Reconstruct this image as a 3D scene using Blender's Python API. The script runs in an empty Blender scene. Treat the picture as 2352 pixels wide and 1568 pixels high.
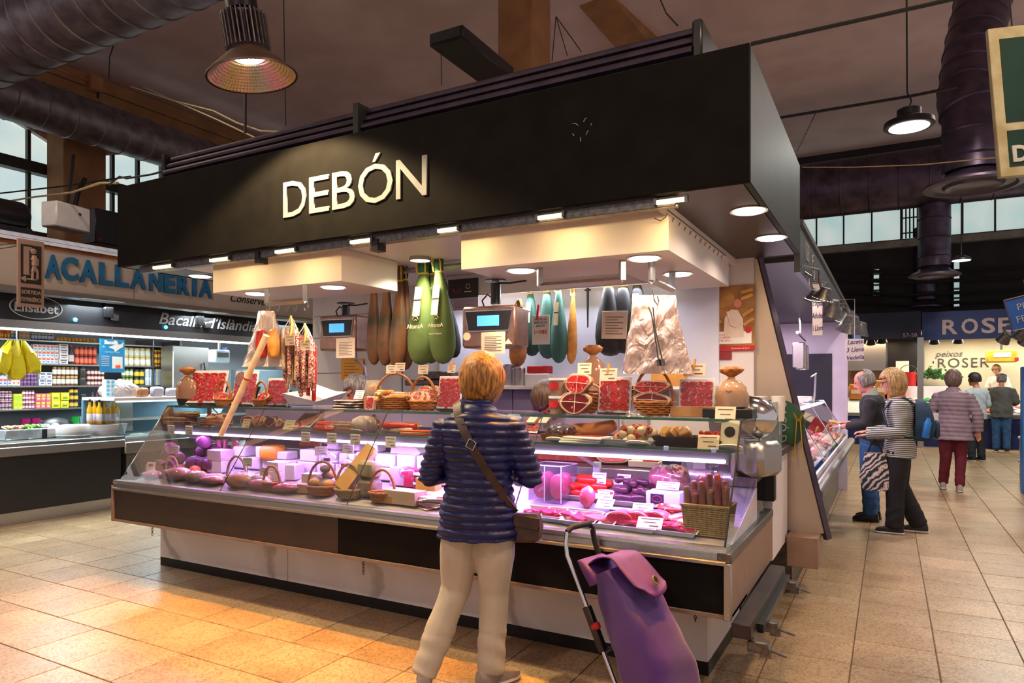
import bpy, bmesh, math, random
from mathutils import Vector, Matrix, Euler
random.seed(7)
S = bpy.context.scene
COL = S.collection
PI = math.pi
# ------------------------------------------------------------------ camera, world, exposure
F, HC, V0, U0, TH = 1575.0, 1.52, 880.0, 1176.0, math.radians(28.8)
cd = bpy.data.cameras.new('camera'); cam = bpy.data.objects.new('camera', cd); COL.objects.link(cam)
cam.location = (0, 0, HC); cam.rotation_euler = (PI/2, 0, TH)
cd.sensor_width = 36; cd.lens = 36*F/2352; cd.shift_y = (V0-784)/2352; cd.clip_end = 200; cd.clip_start = .05
S.camera = cam
S.view_settings.view_transform = 'Standard'; S.view_settings.look = 'None'
S.view_settings.exposure = 0.0; S.view_settings.gamma = 1; S.view_settings.use_curve_mapping = False
S.cycles.use_denoising = True
S.cycles.max_bounces = 7; S.cycles.transparent_max_bounces = 24; S.cycles.diffuse_bounces = 3
S.cycles.glossy_bounces = 3; S.cycles.sample_clamp_indirect = 4; S.cycles.caustics_reflective = False; S.cycles.caustics_refractive = False
W = bpy.data.worlds.new('hall_air'); S.world = W; W.use_nodes = True
W.node_tree.nodes['Background'].inputs[0].default_value = (.80, .70, .72, 1)
W.node_tree.nodes['Background'].inputs[1].default_value = .70
def light(name, kind, loc, energy, color=(1, 1, 1), size=.1, size_y=None, rot=(0, 0, 0), spot=None, blend=.3, spread=None):
 d = bpy.data.lights.new(name, kind); d.energy = energy; d.color = color
 if kind == 'AREA':
  d.size = size
  if size_y: d.shape = 'RECTANGLE'; d.size_y = size_y
  if spread: d.spread = spread
 else: d.shadow_soft_size = size
 if spot: d.spot_size = spot; d.spot_blend = blend
 o = bpy.data.objects.new(name, d); o.location = loc; o.rotation_euler = rot; COL.objects.link(o)
 return o
# hall lamps high over the aisles, out of the frame behind and beside the camera (same high bays as the two in view)
for loc, e, c in (((1.6, 2.0, 5.6), 440, (1, .74, .48)), ((-6.6, 2.2, 5.6), 230, (1, .80, .58)), ((-2.2, -2.5, 5.6), 330, (1, .78, .60)),
                  ((1.4, 9.0, 5.2), 420, (1, .82, .74)), ((1.8, 14.0, 4.9), 560, (.95, 1, .90))):
 light('high_bay_light', 'SPOT', loc, e, c, .2, spot=math.radians(155), blend=.5)
# ------------------------------------------------------------------ pixel rays of the measured photograph -> points in the hall
ST, CT = math.sin(TH), math.cos(TH)
def ray(u, v):
 a = (u-U0)/F
 return Vector((a*CT-ST, a*ST+CT, (V0-v)/F))
def PD(u, v, d): return ray(u, v)*d + Vector((0, 0, HC))
def PY(u, v, Y): r = ray(u, v); return r*(Y/r.y) + Vector((0, 0, HC))
def PX(u, v, X): r = ray(u, v); return r*(X/r.x) + Vector((0, 0, HC))
def PZ(u, v, z): r = ray(u, v); return r*((z-HC)/r.z) + Vector((0, 0, HC))
def depth(p): return -ST*p[0]+CT*p[1]
def px(p, n): return n*depth(p)/F         # n photo pixels at that distance, in metres
# ------------------------------------------------------------------ materials
def lin(c): return tuple(((x/255)/12.92 if x <= 10 else (((x/255)+.055)/1.055)**2.4) for x in c)
MATS = {}
class NT:
 def __init__(s, name):
  s.m = bpy.data.materials.new(name); s.m.use_nodes = True; s.t = s.m.node_tree; s.N = s.t.nodes; s.L = s.t.links
  s.b = s.N['Principled BSDF']; s.out = s.N['Material Output']
 def n(s, typ, **k):
  x = s.N.new(typ)
  for a, b in k.items():
   if a.startswith('i_'):
    key = a[2:]; key = int(key) if key.isdigit() else key.replace('_', ' ')
    x.inputs[key].default_value = b
   else: setattr(x, a, b)
  return x
 def l(s, a, b): s.L.new(a, b)
 def coord(s, scale=(1, 1, 1), kind='Object'):
  tc = s.n('ShaderNodeTexCoord'); mp = s.n('ShaderNodeMapping'); mp.inputs['Scale'].default_value = scale
  s.l(tc.outputs[kind], mp.inputs['Vector']); return mp.outputs[0]
 def ramp(s, fac, stops, interp='LINEAR'):
  r = s.n('ShaderNodeValToRGB'); e = r.color_ramp; e.interpolation = interp
  while len(e.elements) < len(stops): e.elements.new(.5)
  for q, (p, c) in zip(e.elements, stops): q.position = p; q.color = (*lin(c), 1)
  s.l(fac, r.inputs[0]); return r.outputs[0]
 def mix(s, fac, a, b):
  m = s.n('ShaderNodeMix', data_type='RGBA')
  for sock, val in ((m.inputs[0], fac), (m.inputs[6], a), (m.inputs[7], b)):
   if hasattr(val, 'is_output'): s.l(val, sock)
   elif isinstance(val, tuple): sock.default_value = (*lin(val), 1)
   else: sock.default_value = val
  return m.outputs[2]
 def bump(s, h, st=.3, dist=.01):
  b = s.n('ShaderNodeBump'); b.inputs['Strength'].default_value = st; b.inputs['Distance'].default_value = dist
  s.l(h, b.inputs['Height']); s.l(b.outputs[0], s.b.inputs['Normal'])
def mat(name, c1, c2=None, scale=20, rough=.55, metal=0, emit=0, bump=0, stretch=(1, 1, 1), spec=.5, sheen=0, detail=4, lo=.35, hi=.65, ecol=None):
 if name in MATS: return MATS[name]
 k = NT(name); p = k.b.inputs
 p['Roughness'].default_value = rough; p['Metallic'].default_value = metal; p['Specular IOR Level'].default_value = spec
 if c2 is None: c2 = tuple(max(0, x*.92) for x in c1)
 nz = k.n('ShaderNodeTexNoise'); nz.inputs['Scale'].default_value = scale; nz.inputs['Detail'].default_value = detail
 k.l(k.coord(stretch), nz.inputs['Vector'])
 k.l(k.ramp(nz.outputs['Fac'], [(lo, c1), (hi, c2)]), p['Base Color'])
 if bump: k.bump(nz.outputs['Fac'], bump)
 if emit:
  p['Emission Color'].default_value = (*lin(ecol or c1), 1); p['Emission Strength'].default_value = emit
 if sheen: p['Sheen Weight'].default_value = sheen
 MATS[name] = k.m; return k.m
def glass(name, tint=(235, 245, 242), gloss=.05, rough=.02, body=0.0, bodycol=(230, 235, 240), crinkle=0):
 if name in MATS: return MATS[name]
 k = NT(name); k.N.remove(k.b)
 tr = k.n('ShaderNodeBsdfTransparent'); tr.inputs[0].default_value = (*lin(tint), 1)
 gl = k.n('ShaderNodeBsdfGlossy'); gl.inputs['Roughness'].default_value = rough
 lw = k.n('ShaderNodeLayerWeight'); lw.inputs[0].default_value = .25
 mr = k.n('ShaderNodeMath', operation='MULTIPLY_ADD'); mr.inputs[1].default_value = .45; mr.inputs[2].default_value = gloss
 k.l(lw.outputs['Fresnel'], mr.inputs[0])
 mx = k.n('ShaderNodeMixShader'); k.l(mr.outputs[0], mx.inputs[0]); k.l(tr.outputs[0], mx.inputs[1]); k.l(gl.outputs[0], mx.inputs[2])
 o = mx.outputs[0]; bp = None
 if crinkle:
  nz = k.n('ShaderNodeTexNoise'); nz.inputs['Scale'].default_value = crinkle; nz.inputs['Distortion'].default_value = 2; k.l(k.coord((1, 1, .6)), nz.inputs['Vector'])
  bp = k.n('ShaderNodeBump'); bp.inputs['Strength'].default_value = .9; bp.inputs['Distance'].default_value = .04; k.l(nz.outputs['Fac'], bp.inputs['Height']); k.l(bp.outputs[0], gl.inputs['Normal'])
 if body:
  df = k.n('ShaderNodeBsdfDiffuse');
  if bp: k.l(bp.outputs[0], df.inputs['Normal'])
  df.inputs[0].default_value = (*lin(bodycol), 1)
  m2 = k.n('ShaderNodeMixShader'); m2.inputs[0].default_value = body
  k.l(o, m2.inputs[1]); k.l(df.outputs[0], m2.inputs[2]); o = m2.outputs[0]
 k.l(o, k.out.inputs[0]); MATS[name] = k.m; return k.m
def emis(name, c, st):
 if name in MATS: return MATS[name]
 k = NT(name); k.b.inputs['Base Color'].default_value = (*lin(c), 1)
 k.b.inputs['Emission Color'].default_value = (*lin(c), 1); k.b.inputs['Emission Strength'].default_value = st
 MATS[name] = k.m; return k.m
# ------------------------------------------------------------------ mesh builder
def frame(z, up=None):
 z = Vector(z).normalized(); a = Vector(up) if up else (Vector((0, 0, 1)) if abs(z.z) < .95 else Vector((0, 1, 0)))
 x = a.cross(z).normalized(); y = z.cross(x); return Matrix((x, y, z)).transposed()
RZ = lambda a: Matrix.Rotation(a, 3, 'Z')
RX = lambda a: Matrix.Rotation(a, 3, 'X')
RY = lambda a: Matrix.Rotation(a, 3, 'Y')
class MB:
 def __init__(s): s.v = []; s.f = []; s.mi = []; s.cur = 0
 def add(s, vs, fs, R=None, c=(0, 0, 0)):
  o = len(s.v); c = Vector(c)
  for p in vs:
   p = Vector(p); s.v.append((R @ p if R else p) + c)
  for f in fs: s.f.append([i+o for i in f]); s.mi.append(s.cur)
  return s
 def box(s, c, d, R=None, ch=0):
  x, y, z = d[0]/2, d[1]/2, d[2]/2
  if not ch:
   vs = [(-x, -y, -z), (x, -y, -z), (x, y, -z), (-x, y, -z), (-x, -y, z), (x, -y, z), (x, y, z), (-x, y, z)]
   return s.add(vs, [(0, 3, 2, 1), (4, 5, 6, 7), (0, 1, 5, 4), (1, 2, 6, 5), (2, 3, 7, 6), (3, 0, 4, 7)], R, c)
  h = min(ch, x*.9, y*.9, z*.9); vs = []; idx = {}
  for sx in (-1, 1):
   for sy in (-1, 1):
    for sz in (-1, 1):
     for ax in range(3):
      p = [sx*x, sy*y, sz*z]
      q = [sx*(x-h), sy*(y-h), sz*(z-h)]; q[ax] = p[ax]
      idx[(sx, sy, sz, ax)] = len(vs); vs.append(q)
  fs = []
  I = lambda a, ax: idx[(*a, ax)]
  for ax in range(3):
   b, c2 = [(1, 2), (2, 0), (0, 1)][ax]
   for sg in (-1, 1):
    q = []
    for (p, r) in ((-1, -1), (1, -1), (1, 1), (-1, 1)):
     a = [0, 0, 0]; a[ax] = sg; a[b] = p; a[c2] = r; q.append(I(a, ax))
    fs.append(q if sg > 0 else q[::-1])
   for p in (-1, 1):
    for r in (-1, 1):
     a0 = [0, 0, 0]; a1 = [0, 0, 0]
     a0[ax] = -1; a1[ax] = 1; a0[b] = a1[b] = p; a0[c2] = a1[c2] = r
     q = [I(a0, b), I(a1, b), I(a1, c2), I(a0, c2)]
     fs.append(q if p*r < 0 else q[::-1])
  for sx in (-1, 1):
   for sy in (-1, 1):
    for sz in (-1, 1):
     q = [I((sx, sy, sz), k) for k in range(3)]
     fs.append(q if sx*sy*sz > 0 else q[::-1])
  return s.add(vs, fs, R, c)
 def bx(s, x0, x1, y0, y1, z0, z1, ch=0):
  return s.box(((x0+x1)/2, (y0+y1)/2, (z0+z1)/2), (abs(x1-x0), abs(y1-y0), abs(z1-z0)), None, ch)
 def tube(s, pts, r, n=8, closed=False, caps=True, sq=1.0, up=None):
  pts = [Vector(p) for p in pts]; m = len(pts)
  rs = r if isinstance(r, (list, tuple)) else [r]*m
  o = len(s.v); prev = None
  for i, p in enumerate(pts):
   if closed: t = pts[(i+1) % m]-pts[i-1]
   else: t = pts[min(i+1, m-1)]-pts[max(i-1, 0)]
   if t.length < 1e-9: t = Vector((0, 0, 1))
   t.normalize()
   if prev is None:
    M = frame(t, up); x = M.col[0].copy()
   else:
    x = prev - t*prev.dot(t)
    x = x.normalized() if x.length > 1e-6 else frame(t).col[0].copy()
   y = t.cross(x); prev = x
   for k in range(n):
    a = 2*PI*k/n
    s.v.append(p + (x*math.cos(a)+y*math.sin(a)*sq)*rs[i])
  for i in range(m if closed else m-1):
   j = (i+1) % m
   for k in range(n):
    l = (k+1) % n
    s.f.append([o+i*n+k, o+i*n+l, o+j*n+l, o+j*n+k]); s.mi.append(s.cur)
  if caps and not closed:
   s.f.append([o+k for k in range(n)][::-1]); s.mi.append(s.cur)
   s.f.append([o+(m-1)*n+k for k in range(n)]); s.mi.append(s.cur)
  return s
 def rope(s, pts, r, n=10, e=.6):              # tube with rounded ends
  pts = [Vector(p) for p in pts]; m = len(pts); rs = r if isinstance(r, (list, tuple)) else [r]*m
  a = (pts[0]-pts[1]).normalized(); b = (pts[-1]-pts[-2]).normalized()
  P = []; R = []
  for q in (90, 60, 30): P.append(pts[0]+a*rs[0]*e*math.sin(math.radians(q))); R.append(max(rs[0]*math.cos(math.radians(q)), rs[0]*.08))
  P += pts; R += rs
  for q in (30, 60, 90): P.append(pts[-1]+b*rs[-1]*e*math.sin(math.radians(q))); R.append(max(rs[-1]*math.cos(math.radians(q)), rs[-1]*.08))
  return s.tube(P, R, n)
 def lathe(s, prof, n=24, c=(0, 0, 0), R=None, sx=1, sy=1, fn=None, caps=True):
  vs = []; m = len(prof)
  for (r, z) in prof:
   for k in range(n):
    a = 2*PI*k/n; q = fn(a, z) if fn else 1
    vs.append((r*q*math.cos(a)*sx, r*q*math.sin(a)*sy, z))
  fs = [(i*n+k, i*n+(k+1) % n, (i+1)*n+(k+1) % n, (i+1)*n+k) for i in range(m-1) for k in range(n)]
  if caps and prof[0][0] > 1e-6: fs.append(tuple(range(n))[::-1])
  if caps and prof[-1][0] > 1e-6: fs.append(tuple((m-1)*n+k for k in range(n)))
  return s.add(vs, fs, R, c)
 def ell(s, c, r, R=None, n=14, m=9, nz=0, seed=0):
  rnd = random.Random(seed); prof = []
  vs = []
  ph = [rnd.uniform(0, 6.28) for _ in range(6)]
  for i in range(m+1):
   t = PI*i/m
   for k in range(n):
    a = 2*PI*k/n
    q = 1+nz*(math.sin(2*a+ph[0])*math.sin(t*2+ph[1])+math.sin(3*a+ph[2])*math.cos(t*3+ph[3])*.7)
    vs.append((r[0]*q*math.sin(t)*math.cos(a), r[1]*q*math.sin(t)*math.sin(a), -r[2]*q*math.cos(t)))
  fs = [(i*n+k, i*n+(k+1) % n, (i+1)*n+(k+1) % n, (i+1)*n+k) for i in range(m) for k in range(n)]
  return s.add(vs, fs, R, c)
 def prism(s, poly, h, R=None, c=(0, 0, 0)):      # polygon in local xy, extruded h along local z
  n = len(poly); vs = [(x, y, 0) for x, y in poly]+[(x, y, h) for x, y in poly]
  fs = [tuple(range(n))[::-1], tuple(range(n, 2*n))]+[(i, (i+1) % n, (i+1) % n+n, i+n) for i in range(n)]
  return s.add(vs, fs, R, c)
 def loft(s, rings, caps=True):
  o = len(s.v); n = len(rings[0])
  for r in rings:
   for p in r: s.v.append(Vector(p))
  for i in range(len(rings)-1):
   for k in range(n):
    l = (k+1) % n
    s.f.append([o+i*n+k, o+i*n+l, o+(i+1)*n+l, o+(i+1)*n+k]); s.mi.append(s.cur)
  if caps:
   s.f.append([o+k for k in range(n)][::-1]); s.mi.append(s.cur)
   e = o+(len(rings)-1)*n; s.f.append([e+k for k in range(n)]); s.mi.append(s.cur)
  return s
 def grid(s, fn, nu, nv, th=0):                   # fn(a,b) with a,b in 0..1; th gives thickness along fn's third axis offset
  o = len(s.v)
  for j in range(nv+1):
   for i in range(nu+1): s.v.append(Vector(fn(i/nu, j/nv)))
  for j in range(nv):
   for i in range(nu):
    a = o+j*(nu+1)+i
    s.f.append([a, a+1, a+nu+2, a+nu+1]); s.mi.append(s.cur)
  return s
 def mesh(s, name, mats, smooth=40, off=None):
  me = bpy.data.meshes.new(name)
  vs = [tuple(p-off) for p in s.v] if off is not None else [tuple(p) for p in s.v]
  me.from_pydata(vs, [], s.f)
  for m in (mats if isinstance(mats, (list, tuple)) else [mats]): me.materials.append(m)
  if any(s.mi): me.polygons.foreach_set('material_index', s.mi)
  if smooth:
   me.polygons.foreach_set('use_smooth', [True]*len(me.polygons))
   me.set_sharp_from_angle(angle=math.radians(smooth))
  me.update(); return me
def link(name, me, parent=None, loc=(0, 0, 0), rot=(0, 0, 0)):
 o = bpy.data.objects.new(name, me); o.location = loc; o.rotation_euler = rot; COL.objects.link(o)
 if parent: o.parent = parent
 return o
def tag(o, label=None, cat=None, group=None, kind=None):
 if label: o['label'] = label
 if cat: o['category'] = cat
 if group: o['group'] = group
 if kind: o['kind'] = kind
 return o
def thing(name, label, cat, loc=(0, 0, 0), rz=0, group=None, rot=None):
 o = bpy.data.objects.new(name, None); o.location = loc; o.rotation_euler = rot or (0, 0, rz); o.empty_display_size = .1
 COL.objects.link(o); return tag(o, label, cat, group)
def part(name, mb, m, parent, world=False, smooth=40, label=None, kind=None):
 o = link(name, mb.mesh(name, m, smooth, Vector(parent.location) if world else None), parent)
 return tag(o, label, None, None, kind)
def solo(name, mb, m, label, cat, loc=(0, 0, 0), rz=0, group=None, world=False, smooth=40, rot=None):
 o = link(name, mb.mesh(name, m, smooth, Vector(loc) if world else None), None, loc, rot or (0, 0, rz))
 return tag(o, label, cat, group)
def struct(name, mb, m, parent=None, smooth=40):
 o = link(name, mb.mesh(name, m, smooth), parent)
 if not parent: o['kind'] = 'structure'
 return o
def dup(o, loc=None, rz=None, label=None, group=None, parent=None):
 c = o.copy(); COL.objects.link(c)
 if parent: c.parent = parent
 if loc is not None: c.location = loc
 if rz is not None: c.rotation_euler = (0, 0, rz)
 if label: c['label'] = label
 if group: c['group'] = group
 for ch in list(o.children): dup(ch, parent=c)
 return c
def text(body, size, m, parent=None, loc=(0, 0, 0), rot=(PI/2, 0, 0), ext=.004, name='lettering', align='CENTER', sx=1, shear=0, off=0, sp=1, bev=0):
 c = bpy.data.curves.new(name, 'FONT'); c.body = body; c.size = size; c.extrude = ext; c.align_x = align; c.align_y = 'CENTER'
 c.shear = shear; c.offset = off; c.space_character = sp; c.resolution_u = 3
 if bev: c.bevel_depth = bev; c.bevel_resolution = 1
 o = bpy.data.objects.new(name, c)
 me = bpy.data.meshes.new_from_object(o); bpy.data.objects.remove(o); bpy.data.curves.remove(c)
 me.name = name; me.materials.clear(); me.materials.append(m)
 o = bpy.data.objects.new(name, me); o.location = loc; o.rotation_euler = rot; o.scale = (sx, 1, 1); COL.objects.link(o)
 if parent: o.parent = parent
 return o
# ------------------------------------------------------------------ shared materials
white_lam = mat('white_laminate', (236, 228, 226), (228, 219, 217), 3, .45)
black_lam = mat('black_laminate', (30, 28, 26), (26, 24, 23), 6, .7, spec=.03)
brown_lam = mat('dark_brown_laminate', (52, 38, 32), (44, 32, 27), 4, .4)
tan_lam = mat('tan_laminate', (150, 122, 104), (138, 110, 92), 8, .5, stretch=(1, 6, 1))
steel = mat('brushed_steel', (190, 186, 180), (160, 156, 152), 60, .32, 1, stretch=(1, 1, 14))
steel_d = mat('dull_steel', (120, 116, 112), (92, 88, 86), 40, .4, .9)
chrome = mat('chrome', (225, 225, 225), (205, 205, 205), 10, .12, 1)
blackm = mat('black_metal', (28, 27, 28), (20, 19, 20), 20, .4, .3)
rubber = mat('black_rubber', (24, 23, 24), (16, 16, 17), 30, .7)
paper = mat('white_paper', (240, 232, 224), (232, 223, 214), 8, .8)
ink = mat('black_ink', (35, 32, 34), (28, 26, 28), 8, .8)
redink = mat('red_ink', (196, 30, 36), (182, 26, 32), 8, .7)
whitep = mat('white_plastic', (238, 236, 236), (228, 226, 226), 8, .35)
cable_m = mat('black_cable', (22, 20, 20), (16, 15, 15), 30, .6)
cream_cable = mat('cream_cable', (196, 176, 130), (176, 156, 112), 30, .6)
gl_case = glass('case_glass', (243, 248, 247), .035)
gl_edge = mat('glass_edge', (60, 110, 96), (44, 86, 76), 10, .15)
wrap = glass('clear_wrap', (246, 244, 246), .10, .12, .06)
plaster = mat('mauve_plaster', (228, 200, 198), (212, 184, 182), 1.2, .9, bump=.03)
ochre = mat('ochre_paint', (172, 124, 80), (150, 104, 66), 2.5, .8, bump=.05)
dark_wall = mat('dark_wall_paint', (52, 48, 48), (40, 37, 37), 2, .9)
concrete = mat('grey_concrete', (150, 146, 136), (120, 116, 108), 3, .85, bump=.05)
duct_m = mat('galvanised_duct', (150, 144, 150), (112, 106, 112), 5, .42, .75, detail=8)
duct_d = mat('dark_duct', (92, 80, 98), (62, 54, 68), 4, .4, .7, detail=8)
# ------------------------------------------------------------------ floor of terrazzo tiles
def terrazzo():
 k = NT('terrazzo'); oi = k.n('ShaderNodeObjectInfo'); tc = k.n('ShaderNodeTexCoord')
 ad = k.n('ShaderNodeVectorMath', operation='MULTIPLY_ADD'); ad.inputs[1].default_value = (37, 23, 11)
 cb = k.n('ShaderNodeCombineXYZ')
 for i in range(3): k.l(oi.outputs['Random'], cb.inputs[i])
 k.l(cb.outputs[0], ad.inputs[0]); k.l(tc.outputs['Object'], ad.inputs[2])
 v = k.n('ShaderNodeTexVoronoi'); v.inputs['Scale'].default_value = 95; k.l(ad.outputs[0], v.inputs['Vector'])
 n2 = k.n('ShaderNodeTexNoise'); n2.inputs['Scale'].default_value = 170; n2.inputs['Detail'].default_value = 3; k.l(ad.outputs[0], n2.inputs['Vector'])
 n3 = k.n('ShaderNodeTexNoise'); n3.inputs['Scale'].default_value = 2.2; n3.inputs['Detail'].default_value = 6; k.l(ad.outputs[0], n3.inputs['Vector'])
 chips = k.ramp(v.outputs['Color'], [(.0, (134, 106, 76)), (.35, (182, 152, 114)), (.8, (200, 174, 138))])
 dark = k.ramp(n2.outputs['Fac'], [(.33, (255, 255, 255)), (.37, (0, 0, 0))])
 c = k.mix(dark, chips, (96, 74, 54))
 st = k.ramp(n3.outputs['Fac'], [(.35, (255, 255, 255)), (.7, (214, 208, 200))])
 m = k.n('ShaderNodeMix', data_type='RGBA', blend_type='MULTIPLY'); m.inputs[0].default_value = 1
 k.l(c, m.inputs[6]); k.l(st, m.inputs[7])
 hs = k.n('ShaderNodeHueSaturation'); mr = k.n('ShaderNodeMapRange'); mr.inputs[3].default_value = .93; mr.inputs[4].default_value = 1.06
 k.l(oi.outputs['Random'], mr.inputs[0]); k.l(mr.outputs[0], hs.inputs['Value']); k.l(m.outputs[2], hs.inputs['Color'])
 k.l(hs.outputs[0], k.b.inputs['Base Color']); k.b.inputs['Roughness'].default_value = .34
 return k.m
terr = terrazzo()
grout = mat('brown_grout', (120, 98, 78), (100, 80, 62), 20, .9)
fl = struct('floor', MB().bx(-16, 9, -7, 22, -.1, -.0075), grout)
TS = .413
tl = []
for i in range(-40, 24):
 for j in range(-18, 54):
  x, y = -.18+TS*(i+.5), 4.14+TS*(j+.5)
  d = depth((x, y))
  if -15.8 < x < 8.8 and -6.8 < y < 21.6: tl.append((x, y, d))
def infront(x, y, d):
 if d < 1.2: return False
 if -5.5 < x < -.6 and y > 3.75 and y < 21: return False
 u = U0+(CT*x+ST*y)/d*F; v = V0+HC/d*F
 return -90 < u < 2440 and v < 1680 and not (x < -8.3)
near = sorted([t for t in tl if infront(*t)], key=lambda t: t[2])[:300]
ns = set(near)
tm = MB().box((0, 0, 0), (TS-.006, TS-.006, .012), None, .0025).mesh('tile', terr, 0)
for k, (x, y, d) in enumerate(near):
 link('tile', tm, fl, (x, y, -.006+random.uniform(-.0006, .0006)), (0, 0, random.choice((0, 1, 2, 3))*PI/2))
rest = MB()
for t in tl:
 if t not in ns: rest.box((t[0], t[1], -.006), (TS-.006, TS-.006, .012))
part('floor_tiling', rest, terr, fl, kind='stuff', smooth=0)
# ------------------------------------------------------------------ ceiling, walls, beams, columns
struct('ceiling', MB().bx(-16, 9, -7, 22, 7.8, 7.95), plaster)
struct('wall_left', MB().bx(-15.4, -15.1, -7, 22, 0, 4.55).bx(-15.4, -15.1, -7, 22, 6.95, 7.8), plaster)
wb = MB().bx(-15.4, 9, 21, 21.3, 0, 5.3).bx(-15.4, 9, 21, 21.3, 6.75, 7.8)
struct('wall_back', wb, dark_wall)
struct('trim_1', MB().bx(-15.1, 9, 20.8, 21, 5.12, 5.3), concrete)
struct('trim_2', MB().bx(-15.1, 9, 20.6, 21, 7.15, 7.8), dark_wall)
pane_m = emis('frosted_daylight_pane', (205, 222, 216), .95)
def frosted(name, c1, c2, st):
 k = NT(name); nz = k.n('ShaderNodeTexNoise'); nz.inputs['Scale'].default_value = 1.6; nz.inputs['Detail'].default_value = 7
 k.l(k.coord(), nz.inputs['Vector']); col = k.ramp(nz.outputs['Fac'], [(.3, c1), (.7, c2)])
 k.l(col, k.b.inputs['Base Color']); k.l(col, k.b.inputs['Emission Color']); k.b.inputs['Emission Strength'].default_value = st
 k.b.inputs['Roughness'].default_value = .3
 return k.m
pane_l = frosted('frosted_pane_left', (196, 222, 226), (226, 236, 226), .85)
pane_r = frosted('frosted_pane_right', (190, 226, 224), (226, 236, 232), .62)
win_fr = mat('dark_window_frame', (58, 52, 46), (44, 40, 36), 12, .5)
# left clerestory: bays of two rows of panes, a thick transom, arched head
for w, (y0, y1) in enumerate(((4.0, 7.95), (8.5, 12.6))):
 wn = struct('window_%d' % (w+1), MB().bx(-15.3, -15.05, y0-.1, y1+.1, 4.45, 4.58).bx(-15.3, -14.98, y0, y1, 5.74, 5.96), win_fr)
 n = 7; dy = (y1-y0)/n
 for k in range(n):
  a, b = y0+k*dy+.03, y0+(k+1)*dy-.03
  part('pane', MB().bx(-15.22, -15.2, a, b, 4.58, 5.74), pane_l, wn)
  part('pane', MB().bx(-15.22, -15.2, a, b, 5.96, 6.95), pane_l, wn)
  part('mullion', MB().bx(-15.26, -15.1, b, b+.06, 4.58, 6.95), win_fr, wn)
 arc = [(a, 6.95) for a in (y1, y0)]+[(y0+(y1-y0)*q/12, 6.38+.5*math.sin(PI*q/12)) for q in range(13)]
 part('arched_head', MB().prism(arc, .12, Matrix(((0, 0, 1), (1, 0, 0), (0, 1, 0))), (-15.18, 0, 0)), plaster, wn)
struct('column_1', MB().bx(-14.95, -14.3, 7.62, 8.46, 0, 7.2, .03), ochre)
struct('column_2', MB().bx(-5.0, -4.45, 8.66, 9.3, 0, 7.8, .02), ochre)
struct('beam_1', MB().bx(-14.75, -14.2, -7, 21, 7.1, 7.8, .02).bx(-14.2, -14.14, -7, 21, 7.5, 7.58), ochre)
p0, p1 = PD(1262, -160, 10.2), PD(1500, 130, 13)
rb = MB(); rb.box((p0+p1)/2, (.62, .5, (p1-p0).length), frame(p1-p0), .02)
struct('beam_2', rb, ochre)
# right clerestory
wn = struct('window_3', MB().bx(-8, 9, 21.0, 21.2, 5.3, 5.36).bx(-8, 9, 21.0, 21.2, 6.7, 6.75), win_fr)
for k in range(24):
 a = -8+k*.69
 if a > 8.4: break
 part('pane', MB().bx(a+.02, a+.67, 21.1, 21.12, 5.36, 6.7), pane_r, wn)
 part('mullion', MB().bx(a-.02, a+.02, 21.04, 21.14, 5.36, 6.7), win_fr, wn)
bars = MB(); q0, q1 = PY(2072, 500, 20.95), PY(2107, 500, 20.95)
for k in range(5): bars.tube([(q0.x+(q1.x-q0.x)*k/4, 20.95, 5.36), (q0.x+(q1.x-q0.x)*k/4, 20.95, 6.4)], .02, 5)
for z in (5.5, 5.9, 6.3): bars.tube([(q0.x, 20.95, z), (q1.x, 20.95, z)], .02, 5)
part('bars', bars, win_fr, wn)
slit = frosted('slit_glass', (170, 205, 200), (215, 230, 225), .6)
for n, (u, v0, v1) in enumerate(((2013, 617, 680), (2197, 600, 706))):
 wq = struct('window_%d' % (4+n), MB().bx(PY(u-8, 0, 20.9).x, PY(u+8, 0, 20.9).x, 20.88, 20.98, PY(u, v1, 20.9).z, PY(u, v0, 20.9).z), win_fr)
 for r in range(5):
  za, zb = PY(u, v1, 20.9).z, PY(u, v0, 20.9).z; h = (zb-za)/5
  part('pane', MB().bx(PY(u-6, 0, 20.9).x, PY(u+6, 0, 20.9).x, 20.84, 20.87, za+r*h+.03, za+r*h+h-.03), slit, wq)
pipes = MB()
for v in (618, 640, 668, 690):
 pipes.tube([PY(1880, v, 20.7), PY(2100, v+9, 20.75), PY(2352, v-4, 20.7)], .05, 6)
solo('conduit_run', pipes, cable_m, 'dark pipes and cables running along the dark wall above the blue fascia', 'pipes')
# ------------------------------------------------------------------ ventilation ducts
def duct(label, pts, r, m, step=.35, name='ventilation_duct', n=32, ring=.018):
 pts = [Vector(p) for p in pts]
 t = thing(name, label, 'duct', pts[0])
 part('duct_tube', MB().tube(pts, r, n), m, t, True, 60)
 seams = MB()
 for a, b in zip(pts, pts[1:]):
  L = (b-a).length; k = max(1, int(L/step)); M = frame(b-a)
  for i in range(k):
   c = a+(b-a)*((i+.5)/k)
   seams.lathe([(r-.004, -ring), (r+ring*.7, 0), (r-.004, ring)], n, c, M)
 part('seam_ring', seams, m, t, True, kind='stuff')
 return t
duct('large galvanised spiral duct crossing the top left corner of the hall', [(-14.5, 4.75, 6.1), (4, 4.75, 6.1)], .5, duct_m, .42)
duct('grey spiral duct along the left wall under the ochre beam', [(-13.5, -6, 6.55), (-13.5, 20, 6.55)], .42, duct_m, .5)
duct('wide dark duct running across the far end before the clerestory', [(-9, 17, 5.9), (8.8, 17, 5.9)], .62, duct_d, .55)
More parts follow.
